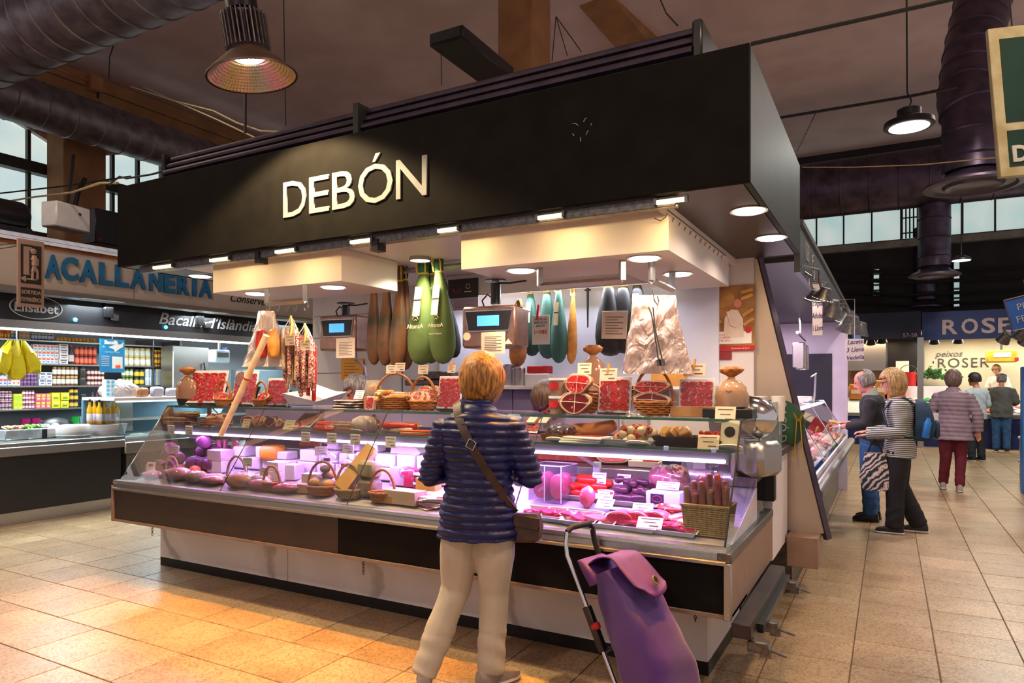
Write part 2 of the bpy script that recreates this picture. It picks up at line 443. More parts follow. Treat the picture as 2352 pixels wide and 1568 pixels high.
def diffuser(u, v, r, d, ztop, label, bend=None):
 p = PD(u, v, d); rr = px(p, r)
 t = thing('air_diffuser', label, 'vent', p)
 part('dish', MB().lathe([(rr*.45, .26), (rr*.62, .12), (rr*.9, .05), (rr, .03), (rr, 0), (rr*.86, -.012), (rr*.8, .02), (rr*.62, .02), (rr*.55, -.015), (rr*.42, .02), (0, .02)], 40), duct_d, t)
 pts = [p+Vector((0, 0, .2)), p+Vector((0, 0, ztop-p.z))] if not bend else [p+Vector((0, 0, .2))]+bend
 part('drop_pipe', MB().tube(pts, rr*.62, 28), duct_d, t, True, 60)
 s = MB()
 for a, b in zip(pts, pts[1:]):
  k = max(1, int((b-a).length/.33))
  for i in range(k): s.lathe([(rr*.615, -.02), (rr*.645, 0), (rr*.615, .02)], 28, a+(b-a)*(i+.5)/k, frame(b-a))
 part('seam_ring', s, duct_d, t, True, kind='stuff')
b0 = PD(2235, 425, 9.4)
diffuser(2235, 428, 100, 9.4, 0, 'large round lilac air diffuser at the foot of the nearest dark drop duct',
         [b0+Vector((0, 0, .9)), PD(2222, 230, 9.5), PD(2236, 110, 9.9), PD(2275, -90, 10.6)])
diffuser(2146, 634, 53, 14.6, 5.6, 'round air diffuser under the middle drop duct, in front of the right window row')
diffuser(2126, 706, 37, 18.0, 5.6, 'smallest farthest air diffuser hanging just above the blue fascia')
# ------------------------------------------------------------------ hanging lamps
led_w = emis('lamp_led_white', (255, 250, 235), 5)
def reflector():
 k = NT('prismatic_reflector'); tc = k.n('ShaderNodeTexCoord')
 gr = k.n('ShaderNodeTexGradient', gradient_type='RADIAL'); k.l(tc.outputs['Object'], gr.inputs[0])
 mu = k.n('ShaderNodeMath', operation='MULTIPLY'); mu.inputs[1].default_value = 3; k.l(gr.outputs['Fac'], mu.inputs[0])
 fr = k.n('ShaderNodeMath', operation='FRACT'); k.l(mu.outputs[0], fr.inputs[0])
 col = k.ramp(fr.outputs[0], [(0, (196, 180, 130)), (.3, (230, 170, 190)), (.55, (190, 190, 170)), (.75, (225, 185, 150)), (1, (196, 180, 130))])
 k.l(col, k.b.inputs['Base Color']); k.b.inputs['Metallic'].default_value = .75; k.b.inputs['Roughness'].default_value = .3
 return k.m
refl = reflector(); heat = mat('lamp_heatsink', (120, 108, 108), (96, 86, 88), 14, .45, .5); shade_o = mat('lamp_shade_outside', (110, 88, 74), (92, 72, 60), 8, .45, .4)
lp = PD(580, 178, 3.95); R_ = .252
t = thing('pendant_lamp', 'large high bay pendant lamp with ribbed reflector hanging at upper left', 'lamp', lp, rot=(math.radians(7)*math.cos(.2), math.radians(-5), 0))
prof = [(R_, 0), (R_, .012), (R_*.94, .025), (R_*.42, .14), (R_*.40, .15), (R_*.38, .15), (R_*.91, .028), (R_*.955, .004)]
n_, m_ = 72, len(prof)
part('reflector', MB().lathe(prof[:5], 72, caps=False), shade_o, t)
inner = MB()
rows = 10
for i in range(rows):
 for k in range(72):
  a0, a1 = 2*PI*k/72, 2*PI*(k+1)/72
  f0, f1 = i/rows, (i+1)/rows
  r0, r1 = R_*(.96-.56*f0), R_*(.96-.56*f1); z0, z1 = .004+.125*f0, .004+.125*f1
  am, rm, zm = (a0+a1)/2, (r0+r1)/2-.004, (z0+z1)/2-.003
  o = [(r0*math.cos(a0), r0*math.sin(a0), z0), (r0*math.cos(a1), r0*math.sin(a1), z0), (r1*math.cos(a1), r1*math.sin(a1), z1), (r1*math.cos(a0), r1*math.sin(a0), z1), (rm*math.cos(am), rm*math.sin(am), zm)]
  inner.add(o, [(1, 0, 4), (2, 1, 4), (3, 2, 4), (0, 3, 4)])
part('prism_lining', inner, refl, t, smooth=0)
part('led_disc', MB().lathe([(0, .105), (.08, .105), (.08, .128)], 24), led_w, t)
fins = MB().lathe([(.075, .14), (.075, .36)], 24)
for k in range(30): fins.box((.1*math.cos(2*PI*k/30), .1*math.sin(2*PI*k/30), .25), (.055, .006, .2), RZ(2*PI*k/30))
part('heatsink', fins, heat, t)
part('driver_cap', MB().lathe([(.075, .36), (.088, .37), (.088, .43), (.06, .46), (0, .46)], 24), blackm, t)
part('suspension_chain', MB().tube([(0, 0, .46), (.02, 0, .5), (0, 0, .56), (0, 0, 7.8-lp.z)], .007, 6).lathe([(.012, .5), (.03, .52), (.03, .56), (.012, .58)], 10), blackm, t)
light('pendant_light', 'SPOT', lp+Vector((0, 0, .05)), 290, (1, .74, .38), .03, spot=math.radians(128), blend=.25)
led_g = emis('lamp_led_green_white', (235, 255, 238), 4)
lp2 = PD(2088, 292, 6.3)
t = thing('pendant_lamp', 'dark round disc pendant lamp hanging at upper right under a cable tray', 'lamp', lp2)
part('housing', MB().lathe([(.2, 0), (.21, .01), (.205, .05), (.12, .09), (.1, .1), (.1, .16), (.06, .18), (0, .18)], 36), blackm, t)
part('led_disc', MB().lathe([(0, -.004), (.165, -.004), (.165, .002)], 36), led_g, t)
part('suspension_cable', MB().tube([(0, 0, .18), (.02, 0, .24), (-.015, 0, .32), (-.02, 0, 1.3), (0, 0, 2.4), (0, 0, 7.8-lp2.z)], .008, 6), cable_m, t)
light('pendant_light', 'AREA', lp2+Vector((0, 0, -.03)), 26, (.95, 1, .92), .3)
lp3 = PD(2208, 598, 13.5)
t = thing('pendant_lamp', 'small distant lamp glowing below the right window row', 'lamp', lp3)
part('housing', MB().lathe([(.17, 0), (.17, .04), (.06, .1), (0, .1)], 20), blackm, t)
part('led_disc', MB().lathe([(0, -.004), (.16, -.004), (.16, .002)], 20), led_g, t)
part('suspension_cable', MB().tube([(0, 0, .1), (0, 0, 7.8-lp3.z)], .01, 6), cable_m, t)
# ------------------------------------------------------------------ cable trays, wires, boxes under the ceiling
def wire(label, pts, r=.006, m=None, name='cable', cat='cable', grp=None):
 P = [Vector(p) for p in pts]
 if len(P) == 2: pass
 return solo(name, MB().tube(P, r, 6), m or cable_m, label, cat, P[0], 0, grp, True)
Yt = PD(2088, 220, 6.3).y
wire('straight black cable tray holding the round pendant lamp at upper right', [PY(1745, 278, Yt), PY(2090, 221, Yt), PY(2200, 199, Yt)], .014, name='cable_tray')
wire('brown cable tray under the ceiling running to the top right', [PD(1725, 101, 4.2), PD(2010, 38, 4.05), PD(2215, -8, 3.9)], .012, name='cable_tray')
wire('thin drop cable from the cable tray down to the fascia side', [PD(1876, 255, 6.6), PD(1830, 350, 6.6)], .004)
wire('pale wire strung from the fascia corner to the green exit sign', [PD(1843, 384, 6.0), PD(1960, 384, 5.6), PD(2120, 378, 5.0), PD(2297, 361, 4.2)], .004, cream_cable)
wire('long pipe under the ceiling at upper left', [PD(265, 92, 8.6), PD(500, -6, 8.4)], .035, steel_d, 'conduit', 'pipe')
wire('wire hanging from the pipe end to the ochre beam', [PD(265, 92, 8.6), PD(252, 130, 8.9), PD(250, 180, 9.6)], .008)
wire('vertical black rod behind the big pendant lamp', [PD(563, 305, 5.2), PD(564, -10, 5.2)], .011, name='hanger_rod', cat='rod')
wire('thin hanger wire right of the big pendant lamp', [PD(656, 288, 5.2), PD(651, -5, 5.2)], .005, name='hanger_wire', cat='wire')
wire('thin hanger wire with a hook left of the ochre column', [PD(1014, 195, 5.2), PD(1013, 85, 5.2)], .004, name='hanger_wire', cat='wire')
wire('pale cable sagging from the beam down onto the roller shutter box', [PD(300, 198, 9.5), PD(395, 230, 8), PD(490, 254, 6.4), PD(545, 282, 5.4), PD(600, 301, 5.05), PD(700, 305, 4.8)], .007, cream_cable)
wire('second pale cable crossing under the first one beside the beam', [PD(330, 200, 9.5), PD(400, 231, 8), PD(500, 275, 6.4), PD(590, 318, 5.2)], .007, cream_cable)
wire('black wires looping over the left corner of the black fascia', [PD(250, 425, 6.0), PD(275, 405, 5.8), PD(290, 410, 5.6), PD(350, 400, 5.5), PD(400, 385, 5.4)], .008)
wire('slack cream cable between left windows and the fascia corner', [PD(0, 465, 10), PD(80, 452, 9), PD(165, 442, 8), PD(230, 420, 7), PD(270, 420, 6)], .012, cream_cable)
wire('dark cable across the left window panes', [PD(-10, 445, 11), PD(140, 428, 10.5), PD(300, 405, 9)], .012)
wire('thin wire from the ceiling to the right end of the roller shutter box', [PD(1515, -5, 4.4), PD(1530, 30, 4.2), PD(1556, 58, 3.6)], .005)
for k, (u, v) in enumerate(((1268, 140), (1303, 128), (1335, 118))):
 wire('fan of thin stay wires right of the ochre column', [PD(1277, 38, 9.4), PD(u, v, 9.0)], .006, name='stay_wire', cat='wire', grp='stay wires by the ochre column')
jb = PD(217, 193, 12.3)
t = thing('junction_box', 'ochre junction box fixed on the ochre beam at upper left', 'box', jb)
part('housing', MB().box((0, 0, 0), (.2, .24, .28), None, .02), ochre, t)
part('conduit', MB().tube([(0, -.12, .02), (0, -3, .02)], .03, 8), ochre, t)
part('cable_gland', MB().tube([(.02, .05, -.14), (.02, .05, -.24)], .02, 8), blackm, t)
bb = PD(1088, 132, 5.4)
t = thing('speaker_box', 'flat black box hanging over the stall left of the ochre column', 'speaker', bb)
part('housing', MB().box((0, 0, 0), (.30, .78, .1), None, .01), blackm, t)
part('grille', MB().box((0, -.392, 0), (.26, .01, .07)), rubber, t)
# ------------------------------------------------------------------ green exit sign, top right, and small exit sign on the left
green_sign = mat('sign_green', (0, 58, 44), (0, 48, 36), 5, .45); sign_rim = mat('yellowed_sign_rim', (205, 196, 160), (176, 164, 120), 9, .6)
sgr = mat('sign_white', (214, 214, 204), (204, 202, 190), 9, .6)
sp_ = PD(2385, 228, 3.6); a_ = math.radians(24)
t = thing('exit_sign', 'large green hanging sign with yellowed rim cut by the right frame edge', 'sign', sp_, rot=(0, math.radians(-4.5), a_))
w_, h_ = px(sp_, 200), px(sp_, 344)
part('rim', MB().box((0, 0, 0), (w_, .03, h_), None, .004), sign_rim, t)
part('upper_panel', MB().box((0, -.016, h_*.14), (w_-.1, .006, h_*.56)), green_sign, t)
part('lower_panel', MB().box((0, -.016, -h_*.315), (w_-.1, .006, h_*.24)), green_sign, t)
text("D'E", .115, sgr, t, (-w_/2+.06, -.022, -h_*.36), align='LEFT', off=.004)
part('suspension_wire', MB().tube([(-.1, 0, h_/2), (-.1, 0, 4)], .004, 6), cable_m, t)
pink_sign = mat('faded_sign_rim', (196, 164, 148), (184, 152, 136), 9, .6); dk_green = mat('faded_dark_green', (52, 54, 44), (46, 48, 40), 9, .6)
Xs = -6.9
c_ = PX(70, 628, Xs); zt, zb = PX(75, 552, Xs).z, PX(68, 704, Xs).z
wY = abs(PX(102, 600, Xs).y-PX(41, 600, Xs).y)
t = thing('exit_sign', 'small dark emergency exit sign with running figure hanging before the blue letters', 'sign', (Xs, c_.y, (zt+zb)/2), rz=PI/2)
H2 = zt-zb
part('rim', MB().box((0, 0, 0), (wY, .02, H2), None, .003), pink_sign, t)
part('pictogram_panel', MB().box((0, -.011, H2*.13), (wY-.05, .004, H2*.58)), dk_green, t)
part('caption_panel', MB().box((0, -.011, -H2*.34), (wY-.05, .004, H2*.24)), dk_green, t)
dx = wY*.14
pg = MB()
pg.box((-dx, -.014, H2*.18), (wY*.30, .003, H2*.42))
part('door_mark', pg, pink_sign, t)
part('door_opening', MB().box((0, -.0165, H2*.16), (wY*.16, .003, H2*.36)), dk_green, t)
fg = MB()
fg.ell((wY*.07, -.02, H2*.33), (.026, .006, .026))
for a, b, r in (((.10, .27), (.10, .12), .022), ((.10, .26), (.24, .2), .012), ((.24, .2), (.22, .12), .01), ((.10, .26), (.0, .2), .012), ((.10, .12), (.22, .02), .014), ((.22, .02), (.22, -.08), .011), ((.10, .12), (.04, .02), .014), ((.04, .02), (.03, -.1), .011)):
 fg.tube([(a[0]*wY, -.02, a[1]*H2), (b[0]*wY, -.02, b[1]*H2)], r, 6)
part('running_figure', fg, pink_sign, t)
part('arrow', MB().box((.0, -.015, -H2*.09), (wY*.42, .004, .014)).prism([(0, .03), (0, -.03), (-.05, 0)], .004, RX(PI/2), (-wY*.2, -.013, -H2*.09)), pink_sign, t)
text('SORTIDA', .046, pink_sign, t, (0, -.015, -H2*.29), ext=.002, off=.001, sx=.85)
text("D'EMERGÈNCIA", .05, pink_sign, t, (0, -.015, -H2*.40), ext=.002, off=.001, sx=.56)
part('suspension_wire', MB().tube([(-.05, 0, H2/2-.02), (-.05, 1.28, H2/2)], .004, 5).tube([(.05, 0, H2/2-.02), (.05, 1.28, H2/2)], .004, 5), cable_m, t)
# ------------------------------------------------------------------ the charcuterie stall: shell
XL, XR = -5.35, -.63
def marble():
 k = NT('white_marble'); v = k.coord((1, 1, 1))
 w = k.n('ShaderNodeTexWave', bands_direction='DIAGONAL'); w.inputs['Scale'].default_value = .55; w.inputs['Distortion'].default_value = 9; w.inputs['Detail'].default_value = 5; w.inputs['Detail Scale'].default_value = 1.2
 k.l(v, w.inputs['Vector'])
 k.l(k.ramp(w.outputs['Fac'], [(0, (170, 164, 164)), (.05, (212, 206, 205)), (.5, (224, 218, 216)), (1, (216, 210, 208))]), k.b.inputs['Base Color'])
 k.b.inputs['Roughness'].default_value = .28; return k.m
marb = marble()
purple_back = mat('plum_panel', (58, 44, 104), (48, 36, 90), 4, .35)
lilac = mat('lilac_panel', (178, 160, 196), (166, 148, 186), 3, .5)
tubes_m = emis('warm_tube', (255, 232, 170), 7)
down_m = emis('downlight_disc', (255, 246, 220), 6)
led_v = emis('violet_led_strip', (250, 228, 255), 5.5)
t = thing('display_counter', 'long charcuterie display counter with black front panel, marble base and glass case', 'counter', (-3, 3.7, 0))
dc = t
part('plinth', MB().bx(-5.34, -.82, 3.61, 4.45, 0, .075), blackm, t, True)
xs = [-5.33, -3.85, -2.35, -.82]
for a, b in zip(xs, xs[1:]):
 part('marble_panel', MB().bx(a+.002, b-.002, 3.6, 3.63, .075, .46, .002), marb, t, True)
part('marble_panel', MB().bx(-.845, -.82, 3.632, 4.45, .075, .46, .002), marb, t, True)
part('marble_panel', MB().bx(-5.34, -5.315, 3.632, 4.45, .075, .46, .002), marb, t, True)
fp = MB(); fx = [XL+.02, -3.0, XR-.02]
for a, b in zip(fx, fx[1:]): part('front_panel', MB().bx(a+.0015, b-.0015, 3.215, 3.25, .462, .685, .002), black_lam if b > -1 else brown_lam, t, True)
part('bottom_strip', MB().bx(XL, XR, 3.21, 3.62, .44, .46, .002), tan_lam, t, True)
part('carcass', MB().bx(XL+.02, XR-.03, 3.25, 4.45, .46, .70), black_lam, t, True)
rail = [(3.205, .685), (3.19, .69), (3.19, .703), (3.205, .71), (3.207, .735), (3.2, .745), (3.205, .762), (3.25, .762), (3.32, .75), (3.345, .735), (3.345, .685)]
Rr = Matrix(((0, 0, 1), (1, 0, 0), (0, 1, 0)))
part('steel_rail', MB().prism(rail, XR-XL-.04, Rr, (XL+.02, 0, 0)), steel, t, True, 20)
part('end_panel', MB().bx(XL-.002, XL+.02, 3.2, 4.46, .44, .72, .003), tan_lam, t, True, label='brown laminated left end panel')
part('end_panel', MB().bx(XR-.022, XR, 3.225, 4.48, .44, .70, .003), tan_lam, t, True, label='tan laminated right end panel')
part('edge_profile', MB().bx(XR-.03, XR+.004, 3.195, 3.226, .44, .70, .003), steel, t, True, label='bright aluminium corner edge')
part('end_rail', MB().bx(XR-.06, XR+.005, 3.2, 4.48, .70, .745, .004), steel_d, t, True)
part('deck', MB().prism([(3.34, .70), (4.10, .70), (4.10, .922), (3.36, .737), (3.34, .737)], XR-XL-.06, Rr, (XL+.03, 0, 0)), mat('white_tray_deck', (222, 214, 224), (208, 198, 212), 4, .3, .1), t, True)
lv = MB()
for k in range(7): lv.box(((XL+XR)/2, 4.125, .775+k*.026), (XR-XL-.1, .03, .014), RX(.5))
part('louvre_slats', lv, white_lam, t, True, kind='stuff')
part('louvre_back', MB().bx(XL+.04, XR-.04, 4.14, 4.16, .742, .95), steel_d, t, True)
part('worktop', MB().bx(XL+.03, XR-.03, 4.1, 4.5, .95, .985, .004), mat('dark_worktop', (58, 48, 72), (46, 38, 60), 6, .25), t, True)
part('worktop_edge', MB().bx(XL+.03, XR-.03, 4.085, 4.1, .925, .982, .003), steel, t, True)
for k in range(5):
 a = XL+.05+k*(XR-XL-.1)/5; b = a+(XR-XL-.1)/5-.01
 part('sliding_door', MB().bx(a, b, 4.44, 4.455, .985, 1.17), purple_back, t, True)
 part('upper_door', MB().bx(a, b, 4.44, 4.455, 1.175, 1.32), lilac if k < 4 else white_lam, t, True)
# glass case: sloped front panes, shelves, ends
gb, gt = Vector((0, 3.235, .735)), Vector((0, 3.655, 1.332))
jx = [XL+.04] + [PY(u, v, 3.235).x for u, v in ((500, 1160), (792, 1200), (1168, 1245))] + [XR-.03]
nrm = Vector((0, gt.z-gb.z, -(gt.y-gb.y))).normalized()*-.003
for a, b in zip(jx, jx[1:]):
 m = MB(); q = [(a+.002, gb), (b-.002, gb), (b-.002, gt), (a+.002, gt)]
 vs = [Vector((x, g.y, g.z)) for x, g in q]; vs += [p+nrm*2 for p in vs]
 m.add(vs, [(0, 1, 2, 3), (7, 6, 5, 4), (0, 4, 5, 1), (1, 5, 6, 2), (2, 6, 7, 3), (3, 7, 4, 0)])
 part('front_glass', m, gl_case, t, True, 0)
for a in jx[1:-1]:
 part('glass_joint', MB().tube([(a, gb.y, gb.z), (a, gt.y, gt.z)], .0035, 6), blackm, t, True)
part('top_shelf', MB().bx(XL+.05, XR-.03, 3.655, 4.02, 1.322, 1.332), gl_case, t, True)
part('shelf_edge', MB().bx(XL+.05, XR-.03, 3.648, 3.655, 1.32, 1.334), gl_edge, t, True, label='green glass edge of the top shelf')
part('middle_shelf', MB().bx(XL+.06, XR-.05, 3.555, 4.0, 1.172, 1.18), glass('shelf_glass', (228, 232, 236), .06, .02, .12, (150, 150, 160)), t, True)
part('shelf_edge', MB().bx(XL+.06, XR-.05, 3.548, 3.555, 1.17, 1.182), gl_edge, t, True, label='dark edge of the middle shelf')
part('light_housing', MB().bx(XL+.1, XR-.08, 3.575, 3.64, 1.128, 1.168, .003), mat('lilac_grey_metal', (150, 140, 165), (140, 130, 156), 5, .35, .3), t, True)
part('led_strip', MB().bx(XL+.25, XR-.1, 3.56, 3.6, 1.112, 1.13, .002), led_v, t, True)
for x in (PY(700, 1020, 3.6).x, PY(1300, 1060, 3.6).x, -5.2, PY(1010, 1000, 3.6).x):
 part('shelf_bracket', MB().tube([(x, 3.6, 1.15), (x, 4.08, .99)], .022, 4, sq=.5).bx(x-.02, x+.02, 4.06, 4.1, .93, 1.02), whitep, t, True)
for x in (XL+.12, -3.9, -2.3, XR-.14):
 part('shelf_post', MB().bx(x-.012, x+.012, 3.985, 4.01, .985, 1.322), steel, t, True)
side = [(3.235, .735), (3.655, 1.332), (4.05, 1.332), (4.42, .99), (4.42, .74)]
for x, n in ((XL+.045, 'left'), (XR-.035, 'right')):
 part('end_glass', MB().prism(side, .006, Rr, (x-.003, 0, 0)), gl_case, t, True, 0)
 part('end_glass_edge', MB().tube([(x, *p) for p in side[:4]], .005, 6), gl_edge if n == 'left' else blackm, t, True)
# lights inside the case (the violet strip) and on the stall front
L_ = XR-XL-.4
for k in range(3):
 x = XL+.25+L_*(k+.5)/3
 light('case_strip_light', 'AREA', (x, 3.60, 1.105), 21, (.60, .28, 1), L_/3, .03, (math.radians(-4), 0, 0))
# hinge channel of the shutter flap low on the right end, chains under the front
rb_dark = mat('dark_channel', (66, 56, 56), (52, 44, 44), 8, .45, .5)
t = thing('flap_channel', 'dark steel hinge channel with bracket feet under the right counter end', 'bracket', (-.58, 3.7, .4))
part('channel', MB().bx(-.626, -.54, 3.2, 4.35, .37, .435, .004), rb_dark, t, True)
part('inner_bar', MB().bx(-.54, -.51, 3.35, 4.3, .36, .40), blackm, t, True)
for y in (3.25, 3.55, 4.32):
 part('bracket_foot', MB().bx(-.56, -.47, y-.03, y+.03, .31, .36, .004).bx(-.51, -.46, y-.012, y+.012, .29, .33).tube([(-.5, y, .33), (-.40, y+.02, .30)], .006, 6), steel_d, t, True)
for u, v, v1, lab in ((350, 1212, 1240, 'short steel chain hanging under the left end of the counter'), (835, 1284, 1325, 'thin chain hanging below the middle of the black front panel'), (1597, 1420, 1450, 'small chain hanging behind the trolley at the right counter end')):
 p = PY(u, v, 3.4); p.z = .44; n = 7; L = px(p, v1-v)+.03
 m = MB()
 for k in range(n):
  c = p-Vector((0, 0, L*(k+.5)/n))
  ring = [c+Vector(((.006*math.cos(a) if k % 2 else 0), (0 if k % 2 else .006*math.cos(a)), .62*L/n*math.sin(a))) for a in (q*PI/5 for q in range(10))]
  m.tube(ring, .0022, 5, True)
 solo('chain', m, blackm, lab, 'chain', p, world=True)
# ------------------------------------------------------------------ fascia with letters, light bar
t = thing('stall_fascia', 'wide black stall fascia with white lettering and strip lights along its lower edge', 'sign', (-3, 3.24, 2.74))
part('front_board', MB().bx(-5.30, -.55, 3.22, 3.25, 2.43, 3.055, .003), black_lam, t, True)
part('side_board', MB().bx(-.58, -.55, 3.252, 5.21, 2.43, 3.055, .003), mat('black_board_sheen', (54, 60, 58), (46, 52, 50), 3, .55, spec=.10), t, True, label='black right side board with a grey sheen in its colour')  # lighter grey base colour stands in for the reflection on this black board
part('left_board', MB().bx(-5.30, -5.27, 3.252, 5.21, 2.43, 3.055, .003), black_lam, t, True)
lw_ = mat('letter_white', (150, 150, 150), (142, 142, 142), 8, .6, spec=.2)
X = -3.475
for ch, w in zip('DEBÓN', (.205, .17, .185, .265, .22)):
 o = text(ch, .337, lw_, t, (0, 0, 0), ext=.006, name='letter', align='LEFT')
 bb_ = [v.co for v in o.data.vertices]; x0 = min(b.x for b in bb_); x1 = max(b.x for b in bb_); y0 = min(b.y for b in bb_)
 o.scale = (w/(x1-x0), 1, 1)
 o.location = Vector((X-x0*w/(x1-x0), 3.217, 2.602-y0))-t.location
 X += w+.026
sc = MB()
for a, b in (((1315, 284), (1328, 288)), ((1340, 280), (1348, 271)), ((1352, 300), (1346, 310)), ((1334, 315), (1333, 325)), ((1314, 308), (1318, 312)), ((1357, 288), (1360, 284))):
 p, q = PY(*a, 3.219), PY(*b, 3.219); sc.tube([p, (p+q)/2+Vector((0, 0, .006)), q], .0022, 5)
part('scratch_mark', sc, lw_, t, True)
part('light_bar', MB().bx(-5.1, -.9, 3.27, 3.33, 2.375, 2.425, .003), steel_d, t, True)
for k, (u0, u1, v) in enumerate(((360, 402, 603), (490, 532, 584), (640, 684, 563), (812, 858, 541), (1012, 1056, 515), (1241, 1296, 482), (1512, 1576, 446))):
 a, b = PY(u0, v, 3.285), PY(u1, v, 3.285); z = 2.398
 part('strip_lamp', MB().tube([(a.x, 3.262, z), (b.x, 3.262, z)], .011, 10), tubes_m, t, True)
 part('lamp_clip', MB().bx(a.x-.015, a.x, 3.25, 3.275, z-.012, z+.02).bx(b.x, b.x+.015, 3.25, 3.275, z-.012, z+.02), steel_d, t, True)
 light('strip_light', 'AREA', ((a.x+b.x)/2, 3.262, z-.016), 7, (1, .38, .04), abs(b.x-a.x), .03, (math.radians(-11), 0, 0), spread=math.radians(62))
 light('strip_light', 'AREA', ((a.x+b.x)/2, 3.28, z-.02), 5, (1, .66, .25), abs(b.x-a.x), .03, (math.radians(30), 0, 0))
part('clamp', MB().bx(PY(868, 545, 3.3).x-.03, PY(868, 545, 3.3).x+.03, 3.26, 3.34, 2.33, 2.40).bx(PY(600, 575, 3.3).x-.02, PY(600, 575, 3.3).x+.02, 3.26, 3.34, 2.34, 2.42), blackm, t, True)
# roller shutter box on top
t = thing('roller_shutter_box', 'ribbed dark roller shutter box lying along the top of the black fascia', 'shutter', (-2.8, 3.5, 3.05))
rb_m = mat('shutter_dark', (82, 70, 82), (64, 54, 66), 6, .38, .6)
prof = [(3.30, 3.055), (3.285, 3.065), (3.285, 3.085), (3.31, 3.095)]
for k in range(3):
 z = 3.10+k*.056; y = 3.32+k*.028
 prof += [(y, z), (y-.03, z+.010), (y-.034, z+.024), (y-.022, z+.040), (y+.014, z+.048)]
prof += [(3.66, 3.272), (3.66, 3.055)]
for a, b in ((-4.84, -2.91), (-2.90, -.83)):
 part('ribbed_cover', MB().prism(prof, b-a, Rr, (a, 0, 0)), rb_m, t, True, 25)
part('end_plate', MB().bx(-.83, -.78, 3.30, 3.68, 3.055, 3.265, .01), blackm, t, True)
part('end_plate', MB().bx(-4.88, -4.84, 3.30, 3.68, 3.055, 3.27, .01), blackm, t, True)
part('cable_tie', MB().bx(-2.93, -2.89, 3.27, 3.42, 3.06, 3.265), rubber, t, True)
# soffit, bulkheads, back wall, partition
t = thing('stall_soffit', 'flat stall canopy soffit, white inside and brown along the outer edges', 'canopy', (-3, 4.2, 2.45))
part('inner_soffit', MB().bx(-4.95, -1.0, 3.34, 5.25, 2.435, 2.46), white_lam, t, True)
part('edge_soffit', MB().bx(-1.0, -.585, 3.26, 5.21, 2.432, 2.46), brown_lam, t, True, label='brown right edge of the soffit')
part('edge_soffit', MB().bx(-5.265, -4.95, 3.26, 5.21, 2.432, 2.46), mat('grey_blue_soffit', (92, 96, 100), (84, 88, 92), 4, .5), t, True, label='grey left edge of the soffit')
part('white_trim', MB().bx(-1.02, -.985, 3.36, 5.2, 2.39, 2.435), white_lam, t, True)
t = thing('ceiling_box', 'left white bulkhead box under the fascia above the hanging sausages', 'bulkhead', (-3.9, 3.8, 2.3))
part('box_shell', MB().bx(-4.54, -3.235, 3.5, 4.1, 2.21, 2.434, .003), white_lam, t, True)
t = thing('ceiling_box', 'right white bulkhead box, L-shaped, above the hams and plastic bags', 'bulkhead', (-1.6, 3.8, 2.3))
Lp = [(-2.276, 3.5), (-1.0, 3.5), (-1.0, 5.02), (-1.45, 5.02), (-1.45, 4.1), (-2.276, 4.1)]
part('box_shell', MB().prism(Lp, .224, None, (0, 0, 2.21)), white_lam, t, True, 0)
part('valance', MB().bx(-3.35, -1.45, 4.86, 4.88, 2.25, 2.434, .002), white_lam, t, True)
hk = MB()
for k in range(12):
 y = 3.45+k*.12; hk.tube([(-.985, y, 2.40), (-1.0, y, 2.37), (-1.03, y+.01, 2.355), (-1.06, y, 2.37)], .003, 5)
hk.tube([(-.99, 3.42, 2.40), (-.99, 4.85, 2.40)], .008, 6)
solo('hook_rack', hk, steel_d, 'rack of small wire hooks along the right edge under the fascia', 'hooks', (-1, 4, 2.4), world=True)
dl = [(590, 674, 2.208, 'left of the two downlights under the left white bulkhead'), (765, 659, 2.208, 'right of the two downlights under the left white bulkhead'),
      (1197, 621, 2.208, 'downlight under the right bulkhead beside the middle scale pole'), (1480, 593, 2.208, 'downlight under the right bulkhead above the plastic bags'), (1557, 629, 2.208, 'downlight under the right bulkhead nearest the poster'),
      (1720, 484, 2.43, 'front downlight in the brown soffit at the right corner of the fascia'), (1771, 546, 2.43, 'rear downlight in the brown soffit at the right corner of the fascia'), (460, 634, 2.43, 'downlight in the grey soffit before the blue letters')]
for u, v, z, lab in dl:
 p = PZ(u, v, z); big = z > 2.3
 q = thing('downlight', lab, 'lamp', p, 0, 'downlights of the stall')
 r = .082
 part('trim_ring', MB().lathe([(r, 0), (r+.014, -.004), (r+.014, .0), (r, .004)], 28), whitep, q)
 part('lamp_disc', MB().lathe([(0, -.012), (r*.9, -.009), (r, -.001)], 28), down_m, q)
 light('downlight_beam', 'AREA', p-Vector((0, 0, .02)), 9.5 if not big else 5, (1, .76, .60), .13, rot=(0, 0, 0), spread=math.radians(150))
t = struct('wall_stall_back', MB().bx(-5.2, -.86, 5.2, 5.26, 0, 2.46), mat('stall_wall_white', (226, 216, 216), (218, 208, 208), 2, .5))
part('door_line', MB().bx(-4.62, -4.61, 5.196, 5.2, .1, 2.2).bx(-5.18, -4.05, 5.196, 5.2, 1.98, 1.985).bx(-4.05, -4.04, 5.196, 5.2, .1, 2.2).bx(-5.18, -4.05, 5.196, 5.2, 2.2, 2.205).bx(-5.18, -4.62, 5.196, 5.2, 1.62, 1.625), steel_d, t)
part('door_handle', MB().bx(-4.68, -4.64, 5.17, 5.2, 1.52, 1.535).bx(-4.59, -4.55, 5.17, 5.2, 1.52, 1.535).bx(-4.75, -4.72, 5.19, 5.2, 2.08, 2.1).bx(-4.62, -4.59, 5.19, 5.2, 2.08, 2.1), steel_d, t)
board = mat('bright_backboard', (226, 226, 240), (214, 214, 232), 2, .4)
part('hanging_board', MB().bx(-3.6, -1.1, 5.17, 5.2, 1.5, 2.26), board, t)
part('wall_shelf', MB().bx(-3.4, -1.45, 4.85, 5.2, 1.47, 1.5, .003), white_lam, t)
